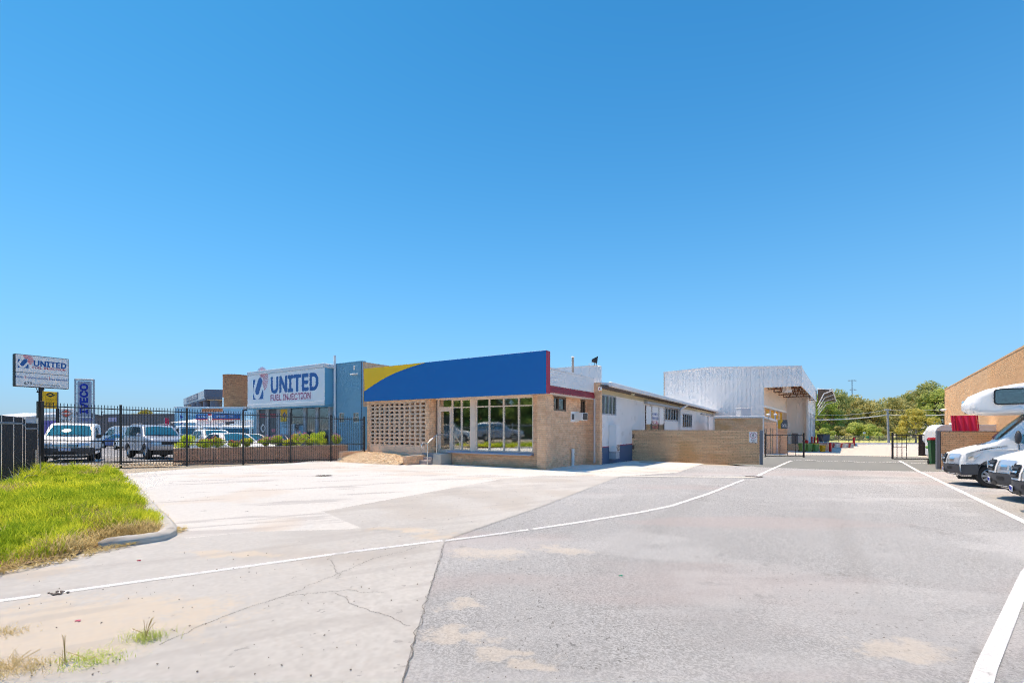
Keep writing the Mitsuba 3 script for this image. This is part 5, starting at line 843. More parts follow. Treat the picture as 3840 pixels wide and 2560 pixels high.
part(ub, 'panel', fbox(UB, xs4(750), xs4(900), .04, .06, -.4, fz), 'pale_blue_wall'); part(ub, 'panel', fbox(UB, xs4(950), xs4(1185), .03, .045, -.4, 1.84), 'pale_blue_wall'); part(ub, 'ledge', fbox(UB, xs4(945), xs4(1188), -.03, .03, 1.80, 1.86), 'white_paint')
zz4_ = lambda y, x: UB.z(1430 + y / 4.9, xs4(x), .1)
ypst = part(ub, 'yellow_poster', fbox(UB, xs4(762), xs4(912), .02, .038, zz4_(742, 830), fz - .05), 'sign_yellow'); c_ = ((xs4(762) + xs4(912)) / 2, fz - .48); part(ypst, 'diamond', plate(UB, Polygon([(c_[0] - .2, c_[1]), (c_[0], c_[1] + .25), (c_[0] + .2, c_[1]), (c_[0], c_[1] - .25)]).difference(Point(c_).buffer(.09)), .014, .02), 'ink_navy')
for i, (t, z_) in enumerate((('Diesel', fz - .95), ('Service Centre', fz - 1.1), ('Authorised', fz - 1.32))): text(ypst, 'lettering', t, UB.P(c_[0] - .32, .019, z_), UB.ex, UB.ez, -UB.ey, .09, 'ink_dark', .64)
for x0, x1, ws_ in ((385, 490, ('DIESEL', 'FUEL')), (565, 690, ('NEW', 'TURBO'))):
    a0, a1 = xs4(x0), xs4(x1); text(ub, 'poster_lettering', ws_[1 if x0 > 500 else 0], UB.P(a0, .045, 2.45), UB.ex, UB.ez, -UB.ey, .26, 'ink_red', a1 - a0, True)
    if x0 < 500: part(ub, 'poster_emblem', plate(UB, Point((a0 + a1) / 2, 1.65).buffer(.3).difference(Point((a0 + a1) / 2 + .05, 1.65).buffer(.2)), .035, .048), 'ink_white'); text(ub, 'poster_lettering', 'TURBO DIESEL', UB.P(a0, .045, 1.0), UB.ex, UB.ez, -UB.ey, .12, 'ink_white', a1 - a0)
    else: part(ub, 'poster_emblem', plate(UB, Point((a0 + a1) / 2, 1.55).buffer(.22).intersection(sbox(-90, 0, 90, 1.6)), .035, .048), 'ink_pink')
wa = thing('window_air_conditioner', 'grey box air conditioner sticking out below the blue showroom window', 'air conditioner'); a0, a1 = xs4(1015), xs4(1110); zq0, zq1 = zz4_(905, 1060), zz4_(782, 1060); part(wa, 'case', fbev(UB, a0, a1, -.38, .02, zq0, zq1, .02), 'pale_wall'); part(wa, 'side_vent', cat([fbox(US, .0, .01, .0, .01, 0, .01)] + [fbox(UB, a1 + .001, a1 + .012, -.34, -.04, zq0 + .06 + .05 * i, zq0 + .09 + .05 * i) for i in range(8)]), 'plastic_black'); part(wa, 'grille', cat([fbox(UB, a0 + .05, a1 - .05, -.39, -.38, zq0 + .06 + .05 * i, zq0 + .08 + .05 * i) for i in range(9)]), 'grey_metal')
wlt = thing('wall_spotlights', 'cluster of small white spotlights on the blue brick wall', 'wall light'); p = UB.P(UB.a(600 + 1905 / 2.614, -.1), -.1, UB.z(1250 + 400 / 2.614, -1, 0)); part(wlt, 'bracket', fbox(UB, -1.3, -.85, -.12, -.05, p[2] - .03, p[2] + .03), 'grey_metal') if False else part(wlt, 'bracket', cyl(p - UB.ex * .3, p + UB.ex * .3, .02), 'pipe_white')
for t in (-.28, -.1, .1, .28): part(wlt, 'spot', ico(p + UB.ex * t + [0, -.08, -.04], (.06, .08, .055), 1), 'white_paint', True)
part(wlt, 'camera', cyl(p + [0, -.05, .25], p + UB.ex * .1 + [0, -.2, .42], .05), 'white_paint', True)
cl_ = thing('corner_light', 'small grey floodlight at the lower left corner of the white sign box', 'floodlight'); p = at(920, 1530, 33.5); part(cl_, 'case', bevbox(p[0] - .12, p[0] + .12, p[1] - .1, p[1] + .1, p[2] - .1, p[2] + .12, .02), 'grey_metal'); part(cl_, 'base', bevbox(p[0] - .16, p[0] + .1, p[1] - .1, p[1] + .1, p[2] - .18, p[2] - .11, .01), 'plastic_black')

# brick planter with flowers along the fence
FP = Frame((-15.05, 20.25), (.8, .6)); pz = .76; fpk = thing('flower_planter', 'long brick planter behind the picket fence', 'planter'); PLN = 7.5
part(fpk, 'wall', cat([fbox(FP, .0, PLN, .012, .14, -.3, pz), fbox(FP, 0.0, .14, .14, 2.6, -.3, pz), fbox(FP, 0.14, PLN, .86, .98, -.3, pz)]), 'mortar'); cubes(fpk, 'brick', bricks(0.0, PLN, pz - .0862 * 11 + .005, pz, 0), FP, ['pink_brick'], 300)
part(fpk, 'rendered_end', fbev(FP, -.03, -.002, -.0, 2.6, -.3, pz - .002, .005), 'render_concrete'); part(fpk, 'coping', fbox(FP, -.03, PLN, -.02, .15, pz + .002, pz + .02), 'render_concrete'); part(fpk, 'soil', fbox(FP, .14, PLN, .14, .86, pz - .12, pz - .04), 'soil')
part(fpk, 'weathering_plinth', fbox(FP, PLN + .002, PLN + .14, .0, .98, -.3, pz), 'mortar')
PLT = [(.35, .42, .50, 'leaf_lime', 'bright green bushy plant at the left end of the planter', None), (.95, .30, .36, 'leaf_mid', 'plant with small red flowers near the left end', 'flower_red'), (1.5, .32, .42, 'leaf_mid', 'red flowering plant beside the second fence post', 'flower_red'), (2.15, .26, .26, 'leaf_mid', 'low grey green plant in front of the white cars', 'flower_red'), (2.75, .30, .30, 'leaf_mid', 'yellow flowers left of the middle fence post', 'flower_yellow'), (3.55, .30, .40, 'leaf_mid', 'small pink flowers just right of the middle fence post', 'flower_pink'),
       (4.05, .34, .50, 'leaf_mid', 'bush full of pink flowers in the planter', 'flower_pink'), (4.65, .30, .28, 'leaf_mid', 'low clump of yellow flowers right of the pink bush', 'flower_yellow'), (5.0, .40, .62, 'leaf_lime', 'pale green shrub with pink tinges in front of the dark car', 'flower_pink'), (5.65, .24, .26, 'leaf_mid', 'small yellow flower clump left of the round bush', 'flower_yellow'), (6.05, .48, .66, 'leaf_lime', 'large round bright green bush', None), (6.95, .34, .46, 'leaf_mid', 'pink flowering plant at the right end by the blue wall', 'flower_pink')]
for i, (a, rd, h, bs, lab, fl_) in enumerate(PLT):
    r = np.random.default_rng(700 + i); k = thing('flower_plant' if fl_ else 'green_bush', lab, 'plant', 'plants in the flower planter'); c = FP.P(a + .15, .45, pz); h *= 1.2; bl_ = [(c + [r.normal() * rd * .4, r.normal() * rd * .3, h * r.uniform(.25, .8)], rd * r.uniform(.45, .7)) for _ in range(9)]
    part(k, 'stem', cat([tube([c - [0, 0, .05], (c + b_[0]) / 2 + [0, 0, .02], b_[0]], .008, 4) for b_ in bl_]), 'bark'); part(k, 'leaves', crown_mesh(bl_, 170, .042, r), bs)
    if fl_:
        fs = []
        for _ in range(110 if fl_ != 'flower_red' else 80): b_ = bl_[int(r.integers(9))]; d = r.normal(size=3); d[2] = abs(d[2]) + .2; d /= np.linalg.norm(d); fs.append(ico(b_[0] + d * b_[1] * 1.0, np.array([.022, .022, .018]) * r.uniform(.7, 1.4), 0))
        part(k, 'flowers', cat(fs), fl_, kind='stuff')

# ================================================================ BUILDINGS FAR LEFT
tb = thing('round_brick_tower', 'round brown brick tower behind the white sign', 'tower'); c = at(886, 1600, 70); rr = 3.6 * 70 / 70 / 2 * .98; ztw = zat(1411, 70)
part(tb, 'wall', lathe([(rr, -2), (rr, ztw)], 40).apply_transform(trimesh.transformations.rotation_matrix(math.pi / 2, [1, 0, 0])).apply_translation([c[0], 70, 0]) if False else cyl([c[0], 70, -2], [c[0], 70, ztw], rr, n=48), 'brown_tower_brick', 40); part(tb, 'cap', cyl([c[0], 70, ztw + .01], [c[0], 70, ztw + .14], rr + .04, n=48), 'brown_tower', 40)
pmat('brown_tower_brick', lambda p, n, uv: mix((.38, .15, .075), (.56, .25, .13), sst(.15, .85, mikit.noise(p.x * 3, p.y * 3, p.z * 9.) * .6 + .4 * N3(p, 12.))))
cbk = thing('canopy_building', 'grey canopied building with round columns beside the brick tower', 'commercial building'); YC = 78.0; CBF = Frame((at(762, 1600, YC)[0], YC), (1, .12)); CBL = Frame(CBF.o, (-.62, .95))
zc1, zc0 = zat(1460, YC), zat(1489, YC); cw = CBF.a(850)
part(cbk, 'fascia', cat([fbox(CBF, .3, cw, 0, 14, zc0, zc1), cyl([*CBF.P(.6, .62, 0)[:2], zc0], [*CBF.P(.6, .62, 0)[:2], zc1], .7, n=20)]), 'canopy_grey', 40)
LL = Frame(CBF.o + [0, .3, 0], (.38, -.925)); fl0 = np.array([*at(688, 1600, 104)[:2]]); fl1 = CBF.o[:2] + [0, .6]; LF = Frame((*fl0,), fl1 - fl0); ln = np.linalg.norm(fl1 - fl0); part(cbk, 'side_fascia', fbox(LF, 0, ln, 0, 10, zc0 - .1, zc1 - .0), 'canopy_light'); part(cbk, 'sign_band', fbox(LF, ln * .2, ln * .72, -.06, -.01, zc0 + .15, zc1 - .1), 'canopy_grey')
text(cbk, 'lettering', 'AV Truck Services', LF.P(ln * .24, -.07, zc0 + .5), LF.ex, LF.ez, -LF.ey, .7, 'ink_white', ln * .44); part(cbk, 'soffit', cat([fbox(CBF, .2, cw, .1, 13.9, zc0 - .32, zc0 - .01), fbox(LF, .1, ln, .05, 9.9, zc0 - .4, zc0 - .12)]), 'canopy_grey'); part(cbk, 'ceiling', fbox(CBF, .3, cw + .5, .5, 13, zc0 - .5, zc0 - .34), 'beige_soffit')
for i, (x, Y) in enumerate(((728, 90), (748, 86), (773, 82), (799.5, 79))): p = at(x, 1600, Y); part(cbk, 'column', cyl([p[0], Y + .5, -1], [p[0], Y + .5, zc0 - .3], .75, n=20), 'canopy_grey', 40)
part(cbk, 'back_wall', fbox(CBF, 1.5, cw, 6, 6.3, -2, zc0 - .34), 'beige_soffit'); part(cbk, 'podium', fbox(CBF, -2.5, cw, 2.0, 6, -2, zat(1526, 82)), 'brown_tower')
pd = thing('white_mast', 'thin white post beside the round brick tower', 'pole'); part(pd, 'mast', cyl(at(836, 1600, 66), at(836, 1490, 66), .10), 'white_paint', 40)
bb = thing('pale_blue_building', 'long pale blue flat building below the grey canopy', 'commercial building'); YB = 62.0; BB = Frame((at(655, 1600, YB)[0], YB), (.995, -.1)); zq = zat(1529, YB); a1 = BB.a(778); a2 = BB.a(932); part(bb, 'wall', fbox(BB, 0, a1, 0, 8, -2, zq), 'pale_blue_wall'); part(bb, 'front', fbox(BB, a1 + .01, a2, -.2, 8, -2, zq - .1), 'pale_blue_wall'); part(bb, 'coping', cat([fbox(BB, -.05, a1, -.08, .3, zq + .003, zq + .16), fbox(BB, a1, a2, -.28, .3, zq - .09, zq + .1)]), 'pale_wall')
for i, z in enumerate((zq - 1.2, zq - 2.0)): part(bb, 'emblem', plate(BB, Polygon([(.6, z), (1.0, z + .28), (1.4, z), (1.0, z - .28)]) if i else Polygon([(.9, z - .3), (1.3, z), (1.0, z + .1), (1.1, z + .5), (.8, z + .1)]), -.02, -.004), 'ink_navy')
text(bb, 'lettering', 'INTERNATIONAL', BB.P(a1 * .40, -.03, zq - 1.5), BB.ex, BB.ez, -BB.ey, .4, 'teal_wall', a1 * .5)
tsb = thing('truck_parts_store', 'white shed with blue sign band and red line above the cars', 'shop building'); YT = 50.0; TS = Frame((at(737, 1600, YT)[0], YT), (.97, -.24)); a1 = TS.a(912); z1 = TS.z(1545, 2, 0); part(tsb, 'wall', fbox(TS, 0, a1, 0, 6, -2, z1), 'pale_wall'); zs0, zs1 = TS.z(1570, 1.5, 0), TS.z(1553, 1.5, 0)
part(tsb, 'sign_band', fbox(TS, .3, a1 - .2, -.35, -.02, zs0, zs1), 'ink_blue'); part(tsb, 'red_line', fbox(TS, .3, a1 - .2, -.36, -.02, zs0 - .09, zs0 - .004), 'ink_red'); part(tsb, 'shield', plate(TS, [(1.95, zs1 + .1), (2.5, zs1 + .1), (2.5, zs0 - .1), (2.22, zs0 - .35), (1.95, zs0 - .1)], -.40, -.36), 'sign_white'); part(tsb, 'shield_top', fbox(TS, 1.98, 2.47, -.42, -.402, zs1 - .15, zs1 + .07), 'ink_red')
for t, x0, x1 in (('Truck Art Team', .5, 1.7), ('CAR AND UTE', 3.0, 4.2), ('TYRES', 4.7, 5.3)): text(tsb, 'lettering', t, TS.P(x0, -.352, zs0 + .14), TS.ex, TS.ez, -TS.ey, .2, 'ink_white', min(x1, a1 - .4) - x0)
part(tsb, 'window', fbox(TS, TS.a(798), TS.a(805), -.02, -.004, .6, 1.5), 'dark_glass'); part(tsb, 'window', fbox(TS, TS.a(810), TS.a(819), -.02, -.004, .6, 1.5), 'dark_glass'); part(tsb, 'banner', fbox(TS, TS.a(824), TS.a(832), -.03, -.01, -.9, 1.3), 'ink_blue'); part(tsb, 'opening', fbox(TS, TS.a(846), TS.a(903), -.03, -.008, -1.5, 2.3), 'rim_and_shade_dark'); part(tsb, 'brick_parapet', fbox(TS, .35, 3.0, .3, .5, z1 + .002, z1 + .4), 'brown_tower')  # no depth behind the opening: a dark sheet painted as its shaded inside
pwb = thing('white_lean_to', 'white panelled wall between tow truck and blue showroom', 'shed'); PW = Frame((at(922, 1600, 38)[0], 38.0), (.9, -.42)); a1 = PW.a(966); part(pwb, 'wall', fbox(PW, -1.5, a1, 0, 1, -1, PW.z(1578, 0, 0)), 'pale_wall'); part(pwb, 'cap', fbox(PW, -1.5, a1, -.05, 1.05, PW.z(1578, 0, 0) + .003, PW.z(1574, 0, 0)), 'white_paint')
part(pwb, 'upper_wall', fbox(PW, -1.6, a1, .6, .8, PW.z(1574, 0, 0) + .01, PW.z(1540, 0, 0)), 'pale_blue_wall')
ws2 = thing('white_roof_shelter', 'open shelter with a pale corrugated roof above the trucks', 'shelter'); YW = 52.0; WR = Frame((at(632, 1600, YW)[0], YW), (.98, -.2)); a1 = WR.a(735); z0, z1 = WR.z(1585, 1, 0), WR.z(1567, 1, 0); xs_ = np.linspace(0, a1, 15); V_ = []
for t, z in ((0, z0), (1, z1)): V_.append(WR.map(np.c_[xs_, xs_ * 0 + t * 4, z + .04 * (np.arange(15) % 2)]))
i = np.arange(14); part(ws2, 'roof', M(np.vstack(V_), np.vstack([np.stack([i, i + 1, i + 16], 1), np.stack([i, i + 16, i + 15], 1)])), 'white_paint'); part(ws2, 'post', cat([cyl(WR.P(x, .1, -2), WR.P(x, .1, z0), .06) for x in (.1, a1 / 2, a1 - .1)]), 'white_paint'); part(ws2, 'back_wall', fbox(WR, 0, a1, 3.6, 3.7, -2, z1 - .1), 'pale_wall')
dsb = thing('dark_grey_shed', 'long low dark grey shed in the distance behind the car park', 'shed'); YD = 95.0; DS = Frame((at(386, 1600, YD)[0], YD), (.98, -.2)); a1 = DS.a(655); zq = DS.z(1556, 1, 0); dw_ = part(dsb, 'wall', fbox(DS, 0, a1, 0.02, 10, -3, zq), 'shed_grey')
for i in range(24): part(dw_, 'sheet', fbev(DS, a1 * i / 24 + .02, a1 * (i + 1) / 24 - .02, -.04, .02, -3, zq - .1, .02), 'shed_grey')
part(dsb, 'sign', fbox(DS, a1 * .025, a1 * .20, -.1, -.05, zq - 1.4, zq - .5), 'poster_purple'); part(dsb, 'roof_edge', fbox(DS, -.1, a1 + .1, -.1, 10, zq + .003, zq + .2), 'shed_grey')
for (x0, x1, yt, Y, m_, lab) in ((230, 350, 1586, 120, 'shed_light', 'pale distant shed behind the tall grey sign'), (90, 178, 1546, 60, 'shed_grey', 'dark gabled shed roof behind the pylon pole'), (160, 222, 1556, 75, 'shed_light', 'pale flat shed between the pylon pole and the dealer sign'), (352, 377, 1561, 100, 'brown_tower', 'small brown building left of the dark grey shed'), (-60, 95, 1552, 55, 'shed_light', 'low pale roof showing above the black gate')):
    k = thing('distant_shed', lab, 'shed', 'far sheds beyond the car park'); p0, p1 = at(x0, 1600, Y), at(x1, 1600, Y); z1 = zat(yt, Y); part(k, 'wall', lbox(p0[0], p1[0], Y, Y + 9, -3, z1 - .35), m_); rf = trimesh.convex.convex_hull(np.array([[x, y, z] for x in (p0[0] - .2, p1[0] + .2) for y, z in ((Y - .3, z1 - .345), (Y + 9, z1 - .345), (Y + 4.5, z1 + .25))])); part(k, 'roof', rf, 'gutter' if m_ == 'shed_light' else m_)
pu = thing('purple_board', 'purple board showing beside the small van roof', 'sign'); p0, p1 = at(165, 1580, 45), at(207, 1580, 45); part(pu, 'board', lbox(p0[0], p1[0], 45, 45.2, .2, zat(1577, 45)), 'purple_panel'); part(pu, 'leg', cyl([p0[0] + .2, 45.1, -1], [p0[0] + .2, 45.1, .3], .05), 'galv')
tree('tree', 'yellow green tree top above the dark grey shed', at(548, 1600, 108)[0], 108, 6.6, 3.4, 'leaf_yellow', 401, None, 10, 260, .3, .45); tree('tree', 'small tree left of the brown distant building', at(345, 1600, 92)[0], 92, 4.2, 2.2, 'leaf_yellow', 402, None, 8, 200, .25, .3)
sl = thing('street_lamp', 'thin street lamp far behind the tall grey sign', 'street lamp'); part(sl, 'pole', tube([at(383, 1590, 90), at(381, 1555, 90), at(382, 1545, 90), at(387, 1543, 90)], .06, 6), 'galv'); part(sl, 'head', ico(at(387, 1543, 90), (.3, .15, .07)), 'galv')
rf_ = thing('red_flag', 'tall leaning red banner flag beside the silver four wheel drive', 'flag'); fpz = lambda x, y: at(320 + x / 5.88, 1500 + y / 5.88, 34); fm = np.array([fpz(1745, 392), fpz(1822, 398), fpz(1860, 640), fpz(1800, 620), fpz(1760, 570)]); part(rf_, 'cloth', M(np.vstack([fm, fm + [0, .03, 0]]), [[0, 2, 1], [0, 3, 2], [0, 4, 3], [5, 6, 7], [5, 7, 8], [5, 8, 9]]), 'awning_red'); part(rf_, 'pole', tube([fpz(1750, 1050), fpz(1752, 600), fpz(1742, 392)], .02, 6), 'white_paint')

# ================================================================ VEHICLES  (local x forward from the front axle, y left, z up)
def profile_mesh(poly, hw, r, nr=4):
    P_ = np.asarray(poly, float); L_ = LineString(np.vstack([P_, P_[:1]])).segmentize(.18); q = np.asarray(L_.coords)[:-1]
    if Polygon(q).area and not Polygon(q).exterior.is_ccw: q = q[::-1]
    e = np.roll(q, -1, 0) - q; n_ = np.stack([e[:, 1], -e[:, 0]], 1); n_ /= np.linalg.norm(n_, axis=1, keepdims=True) + 1e-9; vn = n_ + np.roll(n_, 1, 0); vn /= np.linalg.norm(vn, axis=1, keepdims=True) + 1e-9
    lay = [(hw - r + r * math.sin(t), r * (1 - math.cos(t))) for t in np.linspace(0, math.pi / 2 * .92, nr + 1)]; lay = [(-y, i) for y, i in lay[::-1]] + lay
    V = np.vstack([np.c_[(q - vn * i)[:, 0], np.full(len(q), y), (q - vn * i)[:, 1]] for y, i in lay]); n = len(q); a = np.arange(n); b = (a + 1) % n; Fs = []
    for k in range(len(lay) - 1): o = k * n; Fs += [np.stack([o + a, o + b, o + n + b], 1), np.stack([o + a, o + n + b, o + n + a], 1)]
    import mapbox_earcut as me
    inn = q - vn * lay[0][1]; tri = me.triangulate_float64(inn, np.array([len(inn)], dtype=np.uint32)).reshape(-1, 3).astype(int)
    Fs += [tri, tri[:, ::-1] + (len(lay) - 1) * n]; m = M(V, np.vstack(Fs)); trimesh.repair.fix_normals(m); return m
class Car:
    def __init__(s, name, label, pos, head, poly, hw, rw, wb, paint, group=None, cat_='car', zb=1.0, tum=.16, cf=.22, cr=.10, r=.10, tw=.20, arch=True, plan=.06):
        s.k = thing(name, label, cat_, group); s.poly, s.hw, s.zb, s.tum, s.cf, s.cr, s.plan = np.array(poly, float), hw, zb, tum, cf, cr, plan; s.xf, s.xr, s.zt = s.poly[:, 0].max(), s.poly[:, 0].min(), s.poly[:, 1].max(); s.pg = Polygon(s.poly); s.paint, s.rw, s.wb = paint, rw, wb
        x, y = pos; gx = float(gz(x + 1, y) - gz(x - 1, y)) / 2; gy = float(gz(x, y + 1) - gz(x, y - 1)) / 2; h = np.array(head, float); h /= np.linalg.norm(h)
        f = np.array([h[0], h[1], gx * h[0] + gy * h[1]]); f /= np.linalg.norm(f); u = np.array([-gx, -gy, 1]); u -= f * (u @ f); u /= np.linalg.norm(u); s.R = np.stack([f, np.cross(u, f), u], 1); s.o = np.array([x, y, float(gz(x, y))])
        m = profile_mesh(poly, hw, r); Mf = MANI(m.vertices, m.faces)
        Mf = Mf.refine_to_length(.15); q = Mf.to_mesh(); Mf = MANI(s.D(q.vert_properties[:, :3].astype(float)), q.tri_verts)
        if arch:
            for ax in (0, -wb):
                for sd in (-1, 1): Mf = Mf - m3.Manifold.cylinder(.5, rw + .075, rw + .075, 28, False).rotate([-90 * sd, 0, 0]).translate([ax, sd * (hw - .33), rw + .01])
        q = Mf.to_mesh(); s.add('body', M(q.vert_properties[:, :3].astype(float), q.tri_verts), paint, 32, raw=True)
    def D(s, v):
        v = np.array(v, float); n = v[:, 1] / s.hw; ss = lambda a, b, x: np.clip((x - a) / (b - a), 0, 1) ** 2 * (3 - 2 * np.clip((x - a) / (b - a), 0, 1))
        wf, wr = ss(s.xf - 1.0, s.xf, v[:, 0]), ss(-s.xr - .8, -s.xr, -v[:, 0]); x = v[:, 0] - s.cf * wf * n ** 2 + s.cr * wr * n ** 2; t = np.clip((v[:, 2] - s.zb) / (s.zt - s.zb), 0, 1)
        y = v[:, 1] * (1 - s.tum * t) * (1 - s.plan * wf ** 2 - .04 * wr ** 2) * (1 - .05 * ss(.45, .2, v[:, 2])); return np.c_[x, y, v[:, 2]]
    def add(s, name, m, bsdf, smooth=False, raw=True, label=None):
        if not raw: m = M(s.D(m.vertices), m.faces)
        return part(s.k, name, place(m, s.R, s.o), bsdf, smooth, label)
    def side(s, name, pts, bsdf, off=.012, sides=(-1, 1), under=None, key=None):
        p0 = Polygon(pts).buffer(0); pg = p0.buffer(-.03).buffer(.03); pg = pg if pg.geom_type == 'Polygon' and pg.area > .8 * p0.area else p0; q = np.asarray(pg.exterior.segmentize(.12).coords)[:-1]
        import mapbox_earcut as me
        tri = me.triangulate_float64(q, np.array([len(q)], dtype=np.uint32)).reshape(-1, 3).astype(int)
        for sd in sides:
            base = s.D(np.c_[q[:, 0], np.full(len(q), sd * s.hw), q[:, 1]]); out_ = base + [0, sd * off, 0]; n = len(q); a = np.arange(n); b = (a + 1) % n
            s.add(name, M(np.vstack([out_, base - [0, sd * .04, 0]]), np.vstack([tri, np.stack([a, b, b + n], 1), np.stack([a, b + n, a + n], 1)])), bsdf)
    def xat(s, z, front=True):
        g_ = s.pg.intersection(LineString([(s.xr - 1, z), (s.xf + 1, z)])); return g_.bounds[2 if front else 0]
    def front(s, name, z0, z1, y0, y1, bsdf, off=.012, front=True, nz=6, ny=10, skew=0.0, smooth=True):
        zs, ys = np.linspace(z0, z1, nz), np.linspace(0, 1, ny); V = []
        for z in zs:
            x = s.xat(z, front); t = (z - z0) / (z1 - z0 + 1e-9)
            for y in ys: V.append([x, y0 + (y1 - y0) * y + skew * t * (y if abs(y1) > abs(y0) else 1 - y), z])
        V = s.D(np.array(V)) + [off if front else -off, 0, 0]; i = (np.arange(nz - 1)[:, None] * ny + np.arange(ny - 1)).ravel(); f = np.vstack([np.stack([i, i + 1, i + ny + 1], 1), np.stack([i, i + ny + 1, i + ny], 1)])
        s.add(name, M(V, f), bsdf, smooth)
    def screen(s, name, A, B_, wa, wb_, bsdf, off=.014):
        A, B_ = np.array(A), np.array(B_); d = B_ - A; nrm = np.array([d[1], -d[0]]) / np.linalg.norm(d); nrm = nrm if nrm[1] > 0 else -nrm; V = []; nt, ny = 8, 14
        for t in np.linspace(0, 1, nt):
            p = A + d * t + nrm * (off + .0 * t)
            for y in np.linspace(-1, 1, ny): q_ = .045 * (1 - y * y) * (1 if off < .03 else .3) + .02 * 4 * t * (1 - t); V.append([p[0] + nrm[0] * q_, y * (wa + (wb_ - wa) * t), p[1] + nrm[1] * q_])
        i = (np.arange(nt - 1)[:, None] * ny + np.arange(ny - 1)).ravel(); s.add(name, M(s.D(np.array(V)), np.vstack([np.stack([i, i + 1, i + ny + 1], 1), np.stack([i, i + ny + 1, i + ny], 1)])), bsdf, True)
    def wheels(s, tw=.2, rim='rim_alloy', spokes=6, axles=None):
        r_ = s.rw
        for ax in axles if axles is not None else (0, -s.wb):
            for sd in (-1, 1):
                t = lathe([(r_ * .66, -tw / 2), (r_ * .9, -tw / 2 - .005), (r_ * .985, -tw * .36), (r_, 0), (r_ * .985, tw * .36), (r_ * .9, tw / 2 + .005), (r_ * .66, tw / 2), (r_ * .66, -tw / 2)], 28); c = np.array([ax, sd * (s.hw - tw / 2 - .01), r_])
                k = s.add('wheel', M(t.vertices + c, t.faces), 'tyre_rubber', 40); yo = sd * (tw / 2 - .02)
                ms = [M(q.vertices + [0, yo * sd if False else 0, 0], q.faces) for q in (lathe([(r_ * .67, yo), (r_ * .60, yo + .012 * sd), (r_ * .57, yo - .02 * sd)], 28), lathe([(.001, yo + .01 * sd), (r_ * .16, yo + .008 * sd), (r_ * .18, yo - .02 * sd)], 16))]
                for i in range(spokes):
                    an = 2 * math.pi * i / spokes; b_ = lbox(r_ * .1, r_ * .62, -.012, .004, -r_ * .085, r_ * .085); v = b_.vertices; ca, sa_ = math.cos(an), math.sin(an); b_.vertices = np.c_[v[:, 0] * ca - v[:, 2] * sa_, v[:, 1] * sd + yo, v[:, 0] * sa_ + v[:, 2] * ca]; ms.append(b_)
                rm = cat(ms); part(k, 'rim', place(M(rm.vertices + c, rm.faces), s.R, s.o), rim, 30); dsk = lathe([(.001, yo - .05 * sd), (r_ * .64, yo - .05 * sd)], 20); part(k, 'brake', place(M(dsk.vertices + c, dsk.faces), s.R, s.o), 'plastic_black')
        s.add('underbody', lbox(s.xr + .25, s.xf - .3, -s.hw * .72, s.hw * .72, s.rw * .6, s.rw * 1.9), 'plastic_black')
    def mirrors(s, x, z, bsdf, size=(.07, .10, .09), out=.13):
        for sd in (-1, 1):
            y = s.D(np.array([[x, sd * s.hw, z]]))[0, 1] + sd * out; s.add('mirror', ico((x, y, z), size, 2), bsdf, True)
    def lettering(s, name, t, x, y, z, h, wd, bsdf):
        m = meshkit.text_mesh(t, h, .004, True); v = m.vertices; v[:, 0] *= wd / (v[:, 0].max() - v[:, 0].min()); s.add(name, M(np.c_[x + v[:, 2], y + v[:, 0], z + v[:, 1]], m.faces), bsdf)

